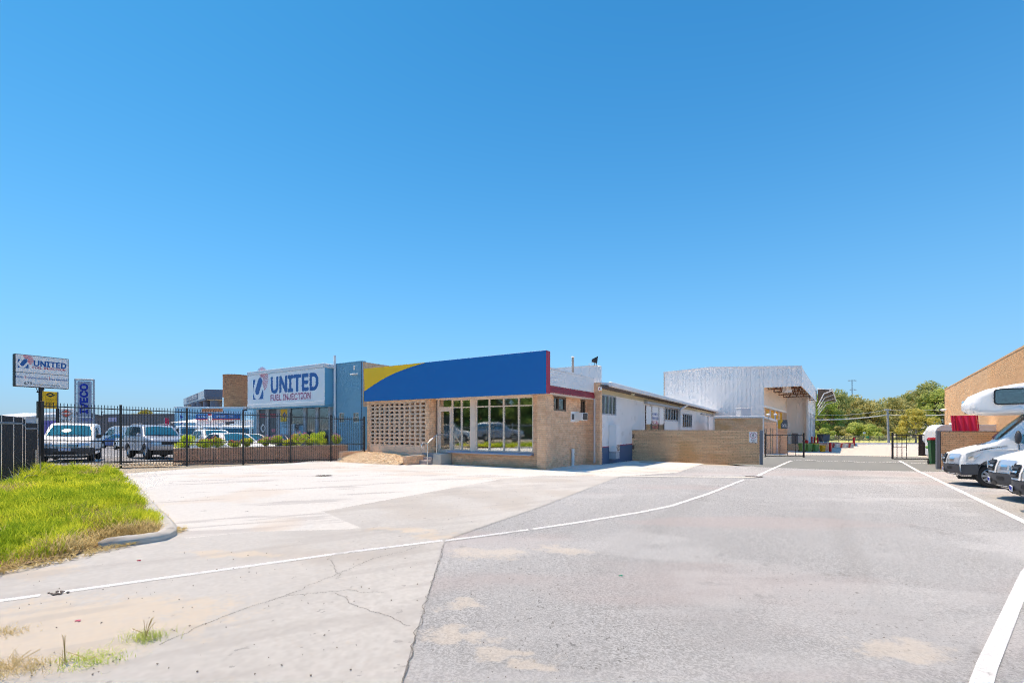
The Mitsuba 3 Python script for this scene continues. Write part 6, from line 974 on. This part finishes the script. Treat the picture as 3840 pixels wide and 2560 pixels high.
SPR = [(.85, .30), (.96, .36), (1.0, .50), (1.0, .64), (.985, .80), (.93, .98), (.78, 1.07), (.45, 1.19), (.02, 1.31), (-.10, 1.37), (-.82, 2.20), (-1.02, 2.36), (-1.35, 2.47), (-5.0, 2.55), (-5.1, 2.3), (-5.12, .5), (-4.9, .38), (-4.0, .30)]
CAB = [p for p in SPR if p[0] > -1.2] + [(-1.35, 2.2), (-1.9, 2.2), (-1.95, .5), (-1.9, .34)]
def sprinter(label, pos, head, home, name, cat_):
    c = Car(name, label, pos, head, CAB if home else SPR, .985, .345, 3.66 if not home else 3.66, 'car_white', 'vans parked along the right side', cat_, zb=1.2, tum=.13, cf=.34, cr=.03, r=.12) if not home else Car(name, label, pos, head, CAB, .985, .345, 99.0, 'car_white', 'vans parked along the right side', cat_, zb=1.2, tum=.13, cf=.34, cr=.0, r=.12)
    c.screen('windscreen', (-.15, 1.43), (-.79, 2.165), .90, .80, 'car_glass_teal', .045)
    c.side('side_window', [(-.42, 1.34), (-.50, 1.42), (-.98, 2.06), (-1.12, 2.12), (-1.82, 2.13), (-1.84, 1.36), (-1.2, 1.27)], 'car_glass', .012)
    c.side('window_pillar', [(-.86, 1.31), (-.90, 1.31), (-.90, 1.98), (-.86, 1.93)], 'plastic_black', .02)
    # dark bumper with wrap, grille, lamps
    c.front('bumper', .33, .665, -.97, .97, 'plastic_dark', .02); c.side('bumper_side', [(.98, .33), (.99, .66), (.40, .70), (.42, .38)], 'plastic_dark', .018)
    c.front('air_intake', .36, .46, -.42, .42, 'plastic_black', .03)
    for sd in (-1, 1): c.front('fog_recess', .50, .585, sd * .50, sd * .72, 'plastic_black', .03)
    c.front('grille_surround', .66, 1.0, -.47, .47, 'car_white', .028, skew=0)
    c.front('grille', .70, .975, -.41, .41, 'plastic_black', .042)
    for z in (.745, .825, .905): c.front('grille_bar', z - .018, z + .022, -.39, .39, 'plastic_dark' if z != .825 else 'lamp_chrome', .066, nz=2)
    x = c.xat(.85) + .08; ring = trimesh.creation.torus(.085, .011, major_sections=28, minor_sections=8); v = ring.vertices; badge = [M(np.c_[v[:, 2], v[:, 0], v[:, 1]] + [x, 0, .84], ring.faces)]
    for an in (90, 210, 330): badge.append(cyl((x, 0, .84), (x, .08 * math.cos(math.radians(an)), .84 + .08 * math.sin(math.radians(an))), .011, .003, 6))
    c.add('badge', cat(badge), 'lamp_chrome', 40)
    for sd in (-1, 1):
        c.front('headlight', .70, .985, sd * .50, sd * .93, 'lamp_clear', .022); c.front('headlight_lens', .75, .86, sd * .60, sd * .78, 'lamp_chrome', .03)
    c.side('headlight_wing', [(.88, .72), (.86, 1.0), (.66, 1.055), (.16, 1.10), (.40, .93), (.62, .74)], 'lamp_clear', .014)
    c.side('headlight_trim', [(.80, .79), (.79, .90), (.55, .93), (.62, .80)], 'lamp_chrome', .02)
    c.side('arch_trim', [(.44, .30)] + [(.455 * math.cos(t), .355 + .455 * math.sin(t)) for t in np.linspace(0, math.pi, 22)] + [(-.46, .30), (-.425, .30)] + [(.42 * math.cos(t), .355 + .42 * math.sin(t)) for t in np.linspace(math.pi, 0, 22)] + [(.42, .30)], 'plastic_dark', .02)
    c.side('crease', [(.1, 1.12), (-1.9, 1.16), (-1.9, 1.175), (.1, 1.135)], 'car_white', .016); c.side('door_seam', [(-.52, .42), (-.54, .42), (-.54, 1.3), (-.52, 1.3)], 'plastic_dark', .010)
    c.side('rub_strip', [(-.42, .60), (-1.85, .60), (-1.85, .69), (-.42, .69)], 'plastic_dark', .022); c.side('bonnet_seam', [(.72, 1.02), (-.30, 1.24), (-.30, 1.252), (.72, 1.033)], 'plastic_dark', .012)
    c.screen('bonnet_vent', (.30, 1.24), (.08, 1.30), .0, .0, 'plastic_black') if False else None
    for sd in (-1, 1): V = c.D(np.array([[.32, sd * .36, 1.245], [.32, sd * .66, 1.235], [.10, sd * .70, 1.305], [.10, sd * .40, 1.31]])); c.add('bonnet_vent', M(V + [0, 0, .012], [[0, 1, 2], [0, 2, 3]]), 'plastic_black')
    c.add('number_plate', lbox(c.xat(.47) + .03, c.xat(.47) + .045, -.19, .19, .41, .52), 'plate_white'); c.lettering('plate_lettering', '1EFK 482', c.xat(.47) + .046, -.17, .435, .07, .34, 'ink_navy')
    for sd in (-1, 1): c.add('mirror', ico((-.50, sd * 1.13, 1.50), (.07, .10, .19), 2), 'plastic_dark', True); c.add('mirror_arm', cyl((-.55, sd * .93, 1.40), (-.5, sd * 1.1, 1.44), .03), 'plastic_dark')
    c.add('wiper', cat([cyl((-.13, .55, 1.44), (-.30, -.1, 1.62), .012, n=6), cyl((-.12, -.25, 1.44), (-.32, -.75, 1.62), .012, n=6)]), 'plastic_black')
    c.wheels(.22, 'rim_alloy', 10, None if not home else (0, -4.2))
    if home:
        prof = [(-7.0, .45), (-1.96, .45), (-1.96, 2.20), (-1.05, 2.19), (.10, 2.18), (.46, 2.21), (.60, 2.33), (.60, 2.50), (.46, 2.74), (.12, 2.93), (-.4, 3.03), (-1.4, 3.09), (-7.0, 3.09)]
        b_ = profile_mesh(prof, 1.12, .13, 5); Mf = MANI(b_.vertices, b_.faces).refine_to_length(.18); q = Mf.to_mesh(); v = q.vert_properties[:, :3].astype(float); t = np.clip((v[:, 0] + .9) / 1.5, 0, 1) * (v[:, 2] > 2.1); v[:, 1] *= 1 - .16 * t ** 2; v[:, 0] -= .28 * t * (v[:, 1] / 1.12) ** 2
        k = c.add('camper_body', M(v, q.tri_verts), 'gelcoat', 35)
        for sd in (-1, 1):
            w_ = sbox(-1.15, 2.53, -.12, 2.80).buffer(.06); pts = np.asarray(w_.exterior.coords)[:-1]; pm = prism(w_, .02); vv = pm.vertices; part(k, 'window', place(M(np.c_[vv[:, 0], sd * (1.117 + (vv[:, 2] - .01)), vv[:, 1]], pm.faces), c.R, c.o), 'dark_glass'); fr_ = prism(w_.buffer(.035).difference(w_), .025); vv = fr_.vertices; part(k, 'window_frame', place(M(np.c_[vv[:, 0], sd * (1.117 + (vv[:, 2] - .012)), vv[:, 1]], fr_.faces), c.R, c.o), 'plastic_black')
            part(k, 'side_band', place(lbox(-6.9, -2.05, sd * 1.118 - .006, sd * 1.118 + .006, .46, .9), c.R, c.o), 'gelcoat_grey')
        part(k, 'fairing', place(lbox(-1.95, -1.1, -.9, .9, 2.14, 2.19), c.R, c.o), 'gelcoat'); part(k, 'nose_sticker', place(lbox(.50, .585, -.12, .16, 2.42, 2.62), c.R, c.o), 'pale_blue_wall')
        for y in (-.75, .0, .75): part(k, 'marker_lamp', place(ico((.50 - .2 * abs(y), y, 2.235), (.03, .04, .02)), c.R, c.o), 'plastic_black')
    else:
        c.side('rear_panel', [(-2.2, 1.3), (-4.7, 1.3), (-4.7, 2.1), (-2.2, 2.1)], 'car_glass', .012)
    return c
sprinter('white motorhome with a bed pod over its cab', (14.72, 14.05), (-.74, .67), True, 'motorhome', 'motorhome')
sprinter('white van between the motorhome and the nearest cropped van', (12.65, 10.65), (-.74, .67), False, 'parked_van', 'van'); sprinter('nearest white van, cut off by the right edge', (11.17, 8.8), (-.74, .67), False, 'parked_van', 'van')

SUVP = [(.55, .45), (.74, .50), (.80, .68), (.78, .92), (.66, 1.06), (.30, 1.13), (-.42, 1.20), (-.52, 1.24), (-1.10, 1.74), (-1.35, 1.82), (-2.2, 1.86), (-3.3, 1.84), (-3.72, 1.74), (-3.92, 1.20), (-3.98, .7), (-3.9, .5), (-3.0, .45)]
def suv(label, pos, head, paint='car_silver', name='parked_suv', group=None):
    c = Car(name, label, pos, head, SUVP, .91, .385, 2.76, paint, group, 'four wheel drive', zb=1.12, tum=.17, cf=.2, cr=.06)
    c.screen('windscreen', (-.55, 1.27), (-1.10, 1.72), .80, .70, 'car_glass_teal')
    c.side('side_window', [(-.78, 1.24), (-1.24, 1.70), (-1.72, 1.74), (-1.74, 1.22)], 'car_glass'); c.side('side_window', [(-1.80, 1.22), (-1.78, 1.74), (-2.58, 1.76), (-2.72, 1.22)], 'car_glass'); c.side('side_window', [(-2.82, 1.24), (-2.68, 1.76), (-3.5, 1.72), (-3.72, 1.28)], 'car_glass')
    c.front('rear_window', 1.26, 1.66, -.66, .66, 'car_glass', .014, False); c.front('grille', .78, .93, -.42, .42, 'plastic_black', .02); c.front('bumper', .52, .72, -.86, .86, 'car_silver' if paint == 'car_silver' else 'plastic_dark', .03)
    for sd in (-1, 1): c.front('headlight', .80, 1.0, sd * .45, sd * .82, 'lamp_clear', .02); c.front('tail_lamp', .85, 1.2, sd * .70, sd * .86, 'lamp_red', .012, False)
    c.side('flare', [(.48, .46)] + [(.50 * math.cos(t), .40 + .50 * math.sin(t)) for t in np.linspace(0, math.pi, 18)] + [(-.50, .46), (-.44, .46)] + [(.44 * math.cos(t), .40 + .44 * math.sin(t)) for t in np.linspace(math.pi, 0, 18)] + [(.44, .46)], paint, .04); c.side('flare', [(-2.28, .46)] + [(-2.76 + .50 * math.cos(t), .40 + .50 * math.sin(t)) for t in np.linspace(0, math.pi, 18)] + [(-3.26, .46), (-3.2, .46)] + [(-2.76 + .44 * math.cos(t), .40 + .44 * math.sin(t)) for t in np.linspace(math.pi, 0, 18)] + [(-2.32, .46)], paint, .04)
    c.side('side_step', [(-.50, .44), (-2.26, .44), (-2.26, .52), (-.50, .52)], 'grey_metal', .08); c.side('body_strip', [(-.52, .70), (-2.24, .70), (-2.24, .80), (-.52, .80)], 'grey_metal', .016)
    for x in (-1.70, -2.66): c.side('door_seam', [(x, .52), (x - .014, .52), (x - .014, 1.2), (x, 1.2)], 'plastic_black', .010)
    for x in (-1.55, -2.50): c.side('door_handle', [(x, 1.04), (x - .16, 1.04), (x - .16, 1.08), (x, 1.08)], 'lamp_chrome', .03)
    for sd in (-1, 1): c.add('roof_rail', tube([(-1.6, sd * .62, 1.84), (-1.75, sd * .62, 1.92), (-3.2, sd * .62, 1.92), (-3.4, sd * .62, 1.83)], .02, 6), 'grey_metal')
    c.mirrors(-.72, 1.28, paint, (.06, .11, .09)); c.wheels(.25, 'rim_alloy', 6); return c
suv('silver four wheel drive parked beside the flower planter', (-19.07, 25.0), (.81, -.58))
CAD = [(.70, .28), (.84, .34), (.88, .55), (.86, .80), (.78, .92), (.35, 1.04), (-.12, 1.14), (-.22, 1.18), (-.92, 1.68), (-1.25, 1.79), (-1.9, 1.83), (-3.3, 1.82), (-3.45, 1.7), (-3.55, .9), (-3.55, .45), (-3.4, .3)]
c = Car('small_van', 'small white van facing the fence with sun glint on its windscreen', (-20.75, 21.25), (.60, -.80), CAD, .90, .315, 2.68, 'car_white', None, 'van', zb=1.0, tum=.12, cf=.26, cr=.03)
c.screen('windscreen', (-.25, 1.21), (-.91, 1.68), .80, .72, 'car_glass_teal'); c.side('side_window', [(-.55, 1.10), (-1.05, 1.60), (-1.62, 1.64), (-1.62, 1.08)], 'car_glass'); c.front('bumper', .30, .66, -.87, .87, 'plastic_dark', .022); c.side('bumper_side', [(.86, .30), (.87, .66), (.42, .66), (.42, .34)], 'plastic_dark', .018); c.side('rub_strip', [(-.42, .48), (-2.2, .48), (-2.2, .58), (-.42, .58)], 'plastic_dark', .018)
c.front('grille', .70, .82, -.44, .44, 'plastic_black', .018); c.front('lower_grille', .36, .48, -.38, .38, 'plastic_black', .03)
for z in (.735, .785): c.front('grille_bar', z - .008, z + .008, -.42, .42, 'lamp_chrome', .03, nz=2)
for sd in (-1, 1): c.front('headlight', .69, .86, sd * .46, sd * .84, 'lamp_clear', .018)
x = c.xat(.77) + .03; ring = trimesh.creation.torus(.075, .010, major_sections=24, minor_sections=6); v = ring.vertices; lt = lambda ps: [cyl((x, a, b), (x, c_, d), .009, n=5) for (a, b), (c_, d) in zip(ps[:-1], ps[1:])]
c.add('badge', cat([M(np.c_[v[:, 2], v[:, 0], v[:, 1]] + [x, 0, .77], ring.faces)] + lt([(-.03, .835), (0, .78), (.03, .835)]) + lt([(-.055, .81), (-.03, .71), (0, .765), (.03, .71), (.055, .81)])), 'lamp_chrome', 30)
c.add('number_plate', lbox(c.xat(.58) + .02, c.xat(.58) + .034, -.20, .20, .53, .64), 'plate_white'); c.lettering('plate_lettering', '1CXR 210', c.xat(.58) + .035, -.18, .555, .07, .36, 'ink_navy'); c.mirrors(-.50, 1.20, 'plastic_black', (.07, .11, .10), .14); c.wheels(.2, 'rim_and_shade_dark', 6)
c.add('wiper', cat([cyl((-.25, .5, 1.25), (-.42, -.1, 1.37), .01, n=5), cyl((-.25, -.3, 1.25), (-.42, -.7, 1.36), .01, n=5)]), 'plastic_black'); c.front('bonnet_seam', .905, .915, -.80, .80, 'plastic_dark', .012, nz=2)
SED = [(.70, .26), (.84, .34), (.88, .52), (.82, .68), (.50, .80), (-.35, .94), (-.45, .97), (-1.15, 1.36), (-1.50, 1.43), (-2.1, 1.43), (-2.5, 1.38), (-3.05, 1.08), (-3.75, 1.02), (-3.85, .85), (-3.86, .50), (-3.75, .28)]
def sedan(label, pos, head, paint, name='parked_car', group='cars in the neighbouring car park'):
    c = Car(name, label, pos, head, SED, .89, .32, 2.75, paint, group, 'car', zb=.92, tum=.20, cf=.24, cr=.12); c.screen('windscreen', (-.52, 1.01), (-1.15, 1.35), .76, .66, 'car_glass_teal')
    c.side('side_window', [(-.78, .98), (-1.22, 1.32), (-1.72, 1.36), (-1.74, .96)], 'car_glass'); c.side('side_window', [(-1.82, .96), (-1.80, 1.36), (-2.35, 1.34), (-2.85, 1.05), (-2.86, .98)], 'car_glass')
    V = []; c.screen('rear_window', (-3.0, 1.11), (-2.54, 1.36), .70, .62, 'car_glass'); c.front('grille', .54, .64, -.4, .4, 'plastic_black', .02); c.front('lower_bumper', .30, .42, -.8, .8, 'plastic_dark', .015)
    for sd in (-1, 1): c.front('headlight', .56, .70, sd * .45, sd * .84, 'lamp_clear', .02); c.front('tail_lamp', .76, .94, sd * .52, sd * .85, 'lamp_red', .015, False)
    for x_ in (-1.76, -2.72): c.side('door_seam', [(x_, .34), (x_ - .014, .34), (x_ - .014, .94), (x_, .94)], 'plastic_black', .010)
    c.front('rear_plate', .60, .70, -.2, .2, 'plate_white', .02, False); c.mirrors(-.72, 1.0, paint, (.06, .1, .07)); c.wheels(.2, 'rim_alloy', 7); return c
sedan('blue sedan seen from behind, left of the pale sedan', (-41.4, 47.2), (-.92, .39), 'car_blue'); sedan('pale silver sedan between the blue sedan and the four wheel drive', (-36.0, 42.5), (-.8, .5), 'car_white'); sedan('white car nose just visible right of the small van mirror', (-29.6, 30.6), (.8, -.58), 'car_white')
sedan('white sedan behind the flowers, left of the middle fence post', (-13.75, 23.4), (.81, -.58), 'car_white'); sedan('white car behind the flowers, right of the middle fence post', (-14.6, 26.3), (.81, -.58), 'car_white'); sedan('dark blue car behind the pale green shrub by the showroom', (-12.9, 28.5), (.846, -.533), 'car_dark'); sedan('tiny white car far behind the red flag', (-43.5, 60.0), (-.8, .55), 'car_white')
UTE = [(.70, .30), (.84, .38), (.88, .58), (.84, .82), (.60, .98), (-.25, 1.10), (-.35, 1.14), (-1.0, 1.62), (-1.3, 1.70), (-2.1, 1.70), (-2.35, 1.6), (-2.42, 1.1), (-4.2, 1.08), (-4.25, .6), (-4.1, .40)]
def ute(label, pos, head, group='cars in the neighbouring car park', name='parked_ute'):
    c = Car(name, label, pos, head, UTE, .90, .345, 3.0, 'car_white', group, 'ute', zb=1.05, tum=.16, cf=.22, cr=.05); c.screen('windscreen', (-.40, 1.19), (-1.0, 1.60), .78, .70, 'car_glass_teal'); c.side('side_window', [(-.68, 1.14), (-1.15, 1.57), (-1.62, 1.60), (-1.62, 1.12)], 'car_glass'); c.side('side_window', [(-1.7, 1.12), (-1.7, 1.6), (-2.2, 1.56), (-2.28, 1.14)], 'car_glass'); c.front('grille', .66, .80, -.42, .42, 'plastic_black', .02); c.front('bumper', .42, .58, -.85, .85, 'plastic_dark', .025)
    for sd in (-1, 1): c.front('headlight', .68, .86, sd * .46, sd * .84, 'lamp_clear', .02)
    c.mirrors(-.62, 1.22, 'car_white', (.06, .12, .09)); c.wheels(.22, 'rim_alloy', 6); return c
ute('white ute behind the planter with its windscreen towards the fence', (-18.7, 29.3), (.81, -.58))
VANP = [(.8, .32), (.95, .4), (.98, .8), (.80, 1.05), (.1, 1.3), (-.7, 2.2), (-1.1, 2.42), (-1.6, 2.5), (-4.9, 2.5), (-5.0, 2.3), (-5.05, .5), (-4.9, .35)]
c = Car('cargo_van', 'long white cargo van parked across the back of the car park', (-51.5, 58.5), (-.97, .25), VANP, .98, .34, 3.6, 'car_white', None, 'van', zb=1.2, tum=.08, cf=.3, cr=.02); c.screen('windscreen', (0.0, 1.41), (-.68, 2.17), .88, .8, 'car_glass'); c.side('side_window', [(-.35, 1.36), (-.9, 2.05), (-1.7, 2.1), (-1.7, 1.34)], 'car_glass'); c.wheels(.22, 'rim_and_shade_dark', 6); c.mirrors(-.4, 1.5, 'plastic_black', (.07, .1, .16))
# trucks on the left
def boxtruck(name, label, pos, head, paint, cabz, group=None):
    TP = [(.9, .5), (1.15, .6), (1.2, 1.2), (1.12, 1.5), (.95, cabz - .1), (.75, cabz), (-.8, cabz), (-.85, 1.0), (-4.5, .95), (-4.5, .6), (-.6, .5)]
    c = Car(name, label, pos, head, TP, 1.1, .42, 3.4, paint, group, 'truck', zb=1.6, tum=.05, cf=.1, cr=.0, plan=.02); c.front('windscreen', 1.5, cabz - .25, -.95, .95, 'car_glass', .015); c.side('side_window', [(.85, 1.5), (.75, cabz - .25), (-.2, cabz - .25), (-.2, 1.45)], 'car_glass'); c.front('grille', .85, 1.3, -.6, .6, 'plastic_black', .02)
    for sd in (-1, 1): c.front('headlight', .7, .85, sd * .6, sd * .95, 'lamp_clear', .02)
    c.mirrors(.95, 1.7, 'plastic_black', (.05, .1, .24), .22); c.wheels(.26, 'rim_and_shade_dark', 6); return c
boxtruck('parked_truck', 'white truck cab under the pale roof shelter, left one', (-33.0, 46.5), (.75, -.66), 'car_white', 2.35); boxtruck('parked_truck', 'white truck cab under the pale roof shelter, right one beside the blue sign band', (-30.3, 46.0), (.75, -.66), 'car_white', 2.35)
tt = boxtruck('tow_truck', 'white tow truck with a raised boom beside the showroom', (-22.0, 36.5), (.35, -.94), 'car_white', 2.15)
tt.add('boom', cat([cyl((-1.4, .2, 1.0), (-3.4, .2, 3.0), .10), cyl((-1.4, -.3, 1.0), (-3.4, -.3, 3.0), .10), cyl((-2.6, .0, 1.0), (-2.9, .0, 2.4), .07)]), 'pale_wall', 40); tt.add('light_bar', bevbox(-.3, .1, -.6, .6, 2.17, 2.30, .03), 'lamp_clear')
# seen only as reflections in the shop windows: parked vehicles, a house and trees left of the frame
suv('silver four wheel drive outside the frame, mirrored in the shop windows', (-21.5, 9.5), (.55, -.83), 'car_silver', 'parked_suv'); ute('white ute outside the frame, mirrored in the shop door', (-23.5, 14.0), (.5, -.87), None)
ho = thing('tiled_house', 'house with a brown tiled roof, seen only as a reflection in the windows', 'house'); hf = Frame((-46, 2.0), (.3, -.95)); part(ho, 'wall', fbox(hf, -6, 6, 0, 8, -.5, 2.7), 'cream_brick'); part(ho, 'roof', place(trimesh.convex.convex_hull(np.array([[-6.6, -.6, 2.71], [6.6, -.6, 2.71], [-6.6, 8.6, 2.71], [6.6, 8.6, 2.71], [-2.5, 4, 5.0], [2.5, 4, 5.0]])), np.stack([hf.ex, hf.ey, hf.ez], 1), hf.o), 'roof_tile')
for i, (x, y, h, rd) in enumerate([(-33, 16.5, 8.5, 4.6), (-36, 11, 9.0, 5.2), (-34, 4.5, 8.5, 5.2), (-30, -3.5, 9.5, 5.4), (-44, 19.0, 8, 5.2), (-38, 7.5, 7.5, 5.0), (-33, 0.5, 7.0, 4.8), (-27, -9.5, 9.5, 5.5)]):
    tree('tree', ['leafy street tree mirrored in the shop door', 'tall street tree mirrored in the left shop panes', 'street tree mirrored in the middle shop panes', 'street tree mirrored in the right shop panes', 'far street tree mirrored above the shop door', 'low spreading tree mirrored between the left shop panes', 'low spreading tree mirrored between the right shop panes', 'street tree mirrored in the rightmost shop pane'][i], x, y, h, rd, 'leaf_street', 500 + i, 'street trees mirrored in the shop windows', 26, 210, .34, .07)

# ================================================================ GRASS, MULCH, WEEDS
gp = Polygon([tuple(GT.P(.1, .1, 0)[:2]), tuple(G(300, 1762)), tuple(G(455, 1785)), tuple(G(480, 1812)), tuple(G(520, 1864)), tuple(G(566, 1922)), tuple(G(612, 1972)), tuple(G(616, 1998)), tuple(G(590, 2018)), tuple(G(470, 2036)), tuple(G(390, 2052)), tuple(G(240, 2090)), tuple(G(0, 2140)), (-6.6, 4.0), (-8.4, 6.2), tuple(GT.P(7.6, .15, 0)[:2])]).buffer(0)
struct('verge_soil', 'dry soil under the green grass patch', 'soil', sheet(gp.buffer(.05), .035, .8), 'soil')
def sample(poly, n, r):
    x0, y0, x1, y1 = poly.bounds; out = []
    from shapely import contains_xy
    while sum(map(len, out)) < n: p = np.c_[r.uniform(x0, x1, n), r.uniform(y0, y1, n)]; out.append(p[contains_xy(poly, p[:, 0], p[:, 1])])
    return np.vstack(out)[:n]
def blades(p, z0, h, wd, lean, r):
    n = len(p); th = r.uniform(0, 2 * np.pi, n); d = np.stack([np.cos(th), np.sin(th), 0 * th], 1); s_ = np.stack([-np.sin(th), np.cos(th), 0 * th], 1); b = np.c_[p, z0]; h = h[:, None]; le = (lean * r.uniform(.3, 1.3, n))[:, None] * h; up = np.array([0, 0, 1.0]); w = wd[:, None]
    m1 = b + up * h * .55 + d * le * .35; t = b + up * h * .92 + d * le
    v = np.stack([b - s_ * w, b + s_ * w, m1 - s_ * w * .8, m1 + s_ * w * .8, t], 1).reshape(-1, 3); k_ = np.arange(n) * 5
    return M(v, np.vstack([np.stack([k_, k_ + 1, k_ + 3], 1), np.stack([k_, k_ + 3, k_ + 2], 1), np.stack([k_ + 2, k_ + 3, k_ + 4], 1)]))
r = np.random.default_rng(21); gr = thing('grass', 'overgrown bright green grass patch inside the kerb', 'grass', kind='stuff')
near = LineString([G(616, 1998), G(470, 2036), G(390, 2052), G(240, 2090), G(0, 2140)]); edge = gp.exterior
p = sample(gp, 110000, r); keep = (p[:, 1] < 9.5) | (r.random(len(p)) < .62); p = p[keep]; hgt = .05 + .42 * meshkit.fbm(np.c_[p * 1.6, p[:, 0] * 0]) ** 1.7 * r.uniform(.4, 1.5, len(p)) * 1.15; de = np.array([edge.distance(Point(*q)) for q in p]); hgt *= np.clip(.45 + de / .5, .45, 1); dn = np.array([near.distance(Point(*q)) for q in p])
dryp = np.clip(1.1 - dn / .55, 0, 1) * .75 + .85 * np.clip((meshkit.fbm(np.c_[p * 1.1 + 40, p[:, 0] * 0]) - .53) * 6, 0, 1); isdry = r.random(len(p)) < dryp; g0 = gz(p[:, 0], p[:, 1]) + .03; wd = np.where(p[:, 1] < 9, .006, .010) * r.uniform(.7, 1.3, len(p))
scene[gr] = mikit.ply(blades(p[~isdry], g0[~isdry], hgt[~isdry], wd[~isdry], .55, r), 'grass_blade'); part(gr, 'dry_blades', blades(p[isdry], g0[isdry], hgt[isdry] * .8, wd[isdry] * .8, .9, r), 'dry_grass', kind='stuff')
bedge = sample(near.buffer(.28).union(LineString([G(455, 1785), G(520, 1864), G(612, 1972)]).buffer(.1)), 3800, r); part(gr, 'leaf_litter', slivers(np.c_[bedge, gz(bedge[:, 0], bedge[:, 1]) + .03], None, 3800, .045, .009, 9), 'dry_grass', kind='stuff')
ms_ = LineString([tuple(FN.P(s_, -.12, 0)[:2]) for s_ in (-2.2, 0.2, 1.6)]).buffer(.36); p = sample(ms_, 5000, r); single('bark_mulch', 'brown leaf and bark litter along the foot of the picket fence', 'mulch', slivers(np.c_[p, gz(p[:, 0], p[:, 1]) + .035], None, 5000, .06, .018, 12), 'wood_chip', kind='stuff')
kb = thing('car_park_kerb', 'low pale kerb of the car park behind the picket fence', 'kerb', kind='structure'); part(kb, 'block', kerb_mesh(LineString([tuple(FN.P(-2.6, .55, 0)[:2]), tuple(FN.P(1.3, .5, 0)[:2])]), .16, .12), 'render_concrete', 40)
def tuft(label, sx, sy, n, h, rad, bs, seed, name='weed_tuft', lean=.9, dry=0):
    r = np.random.default_rng(seed); c = G(sx, sy); p = c + r.normal(size=(n, 2)) * rad * [1, .6]; k = thing(name, label, 'weed'); part(k, 'blades', blades(p, gz(p[:, 0], p[:, 1]) + .012, h * r.uniform(.4, 1.2, n), np.full(n, .0017), lean, r), bs)
    for _ in range(dry): e = c + r.normal(size=2) * rad * .5; z = float(gz(*c)); part(k, 'stalk', tube([[*c, z], [*(c + (e - c) * .5), z + h * 1.1], [*(c + (e - c) * 1.8), z + h * r.uniform(1.8, 2.6)]], .0022, 4), 'dry_grass')
    return k
tuft('green and straw weed tuft growing in the long crack', 545, 2400, 300, .065, .075, 'leaf_bush', 31, dry=7); tuft('low dry weed mat with two tall stalks on the sand', 335, 2480, 420, .028, .12, 'leaf_mid', 32, lean=1.8, dry=2); tuft('brown dead weed clump in the bottom left corner', 40, 2515, 520, .045, .13, 'dry_grass', 33, lean=1.6, dry=3); tuft('dry weed patch at the left edge above the corner clump', 15, 2375, 260, .030, .10, 'dry_grass', 34, lean=2.0)
tuft('small upright dead weed on the sand', 243, 2490, 14, .10, .01, 'dry_grass', 35, dry=3)
for i, (sx, sy, lab) in enumerate(((150, 1790, 'tall dead weed against the black gate post'), (60, 1830, 'straggly dead weed low against the black gate'))):
    r = np.random.default_rng(60 + i); c = G(sx, sy); z = float(gz(*c)); k = thing('dead_weed', lab, 'weed'); st_ = []
    for _ in range(9): e = r.normal(size=2) * .28; st_.append(tube([[*c, z], [*(c + e * .5), z + .3], [*(c + e), z + r.uniform(.45, .85) * (1 - .35 * i)]], [.008, .006, .003], 4))
    part(k, 'stems', cat(st_), 'bark_pale'); part(k, 'seed_heads', slivers(np.array([m_.vertices[-2] for m_ in st_ for _ in range(4)]), None, 420, .045, .010, 70 + i, 1.2), 'dry_grass', kind='stuff')
for sx, sy, lab, m_ in ((665, 1736, 'pale rock at the corner of the flower planter', 'stone_pale'), (842, 1725, 'crumpled lilac plastic bag at the foot of the fence', 'poster_purple')):
    c = G(sx, sy); q = ico((0, 0, 0), 1, 2); v = q.vertices * (1 + .5 * (meshkit.noise(q.vertices * 2.2 + sx)[:, None] - .5)) * [.10, .08, .07]; single('rock' if 'rock' in lab else 'plastic_bag', lab, 'rock' if 'rock' in lab else 'litter', M(v + [*c, float(gz(*c)) + .05], q.faces), m_)
tuft('dry straw tuft at the foot of the middle fence post', 890, 1728, 320, .16, .25, 'dry_grass', 41, lean=.7)
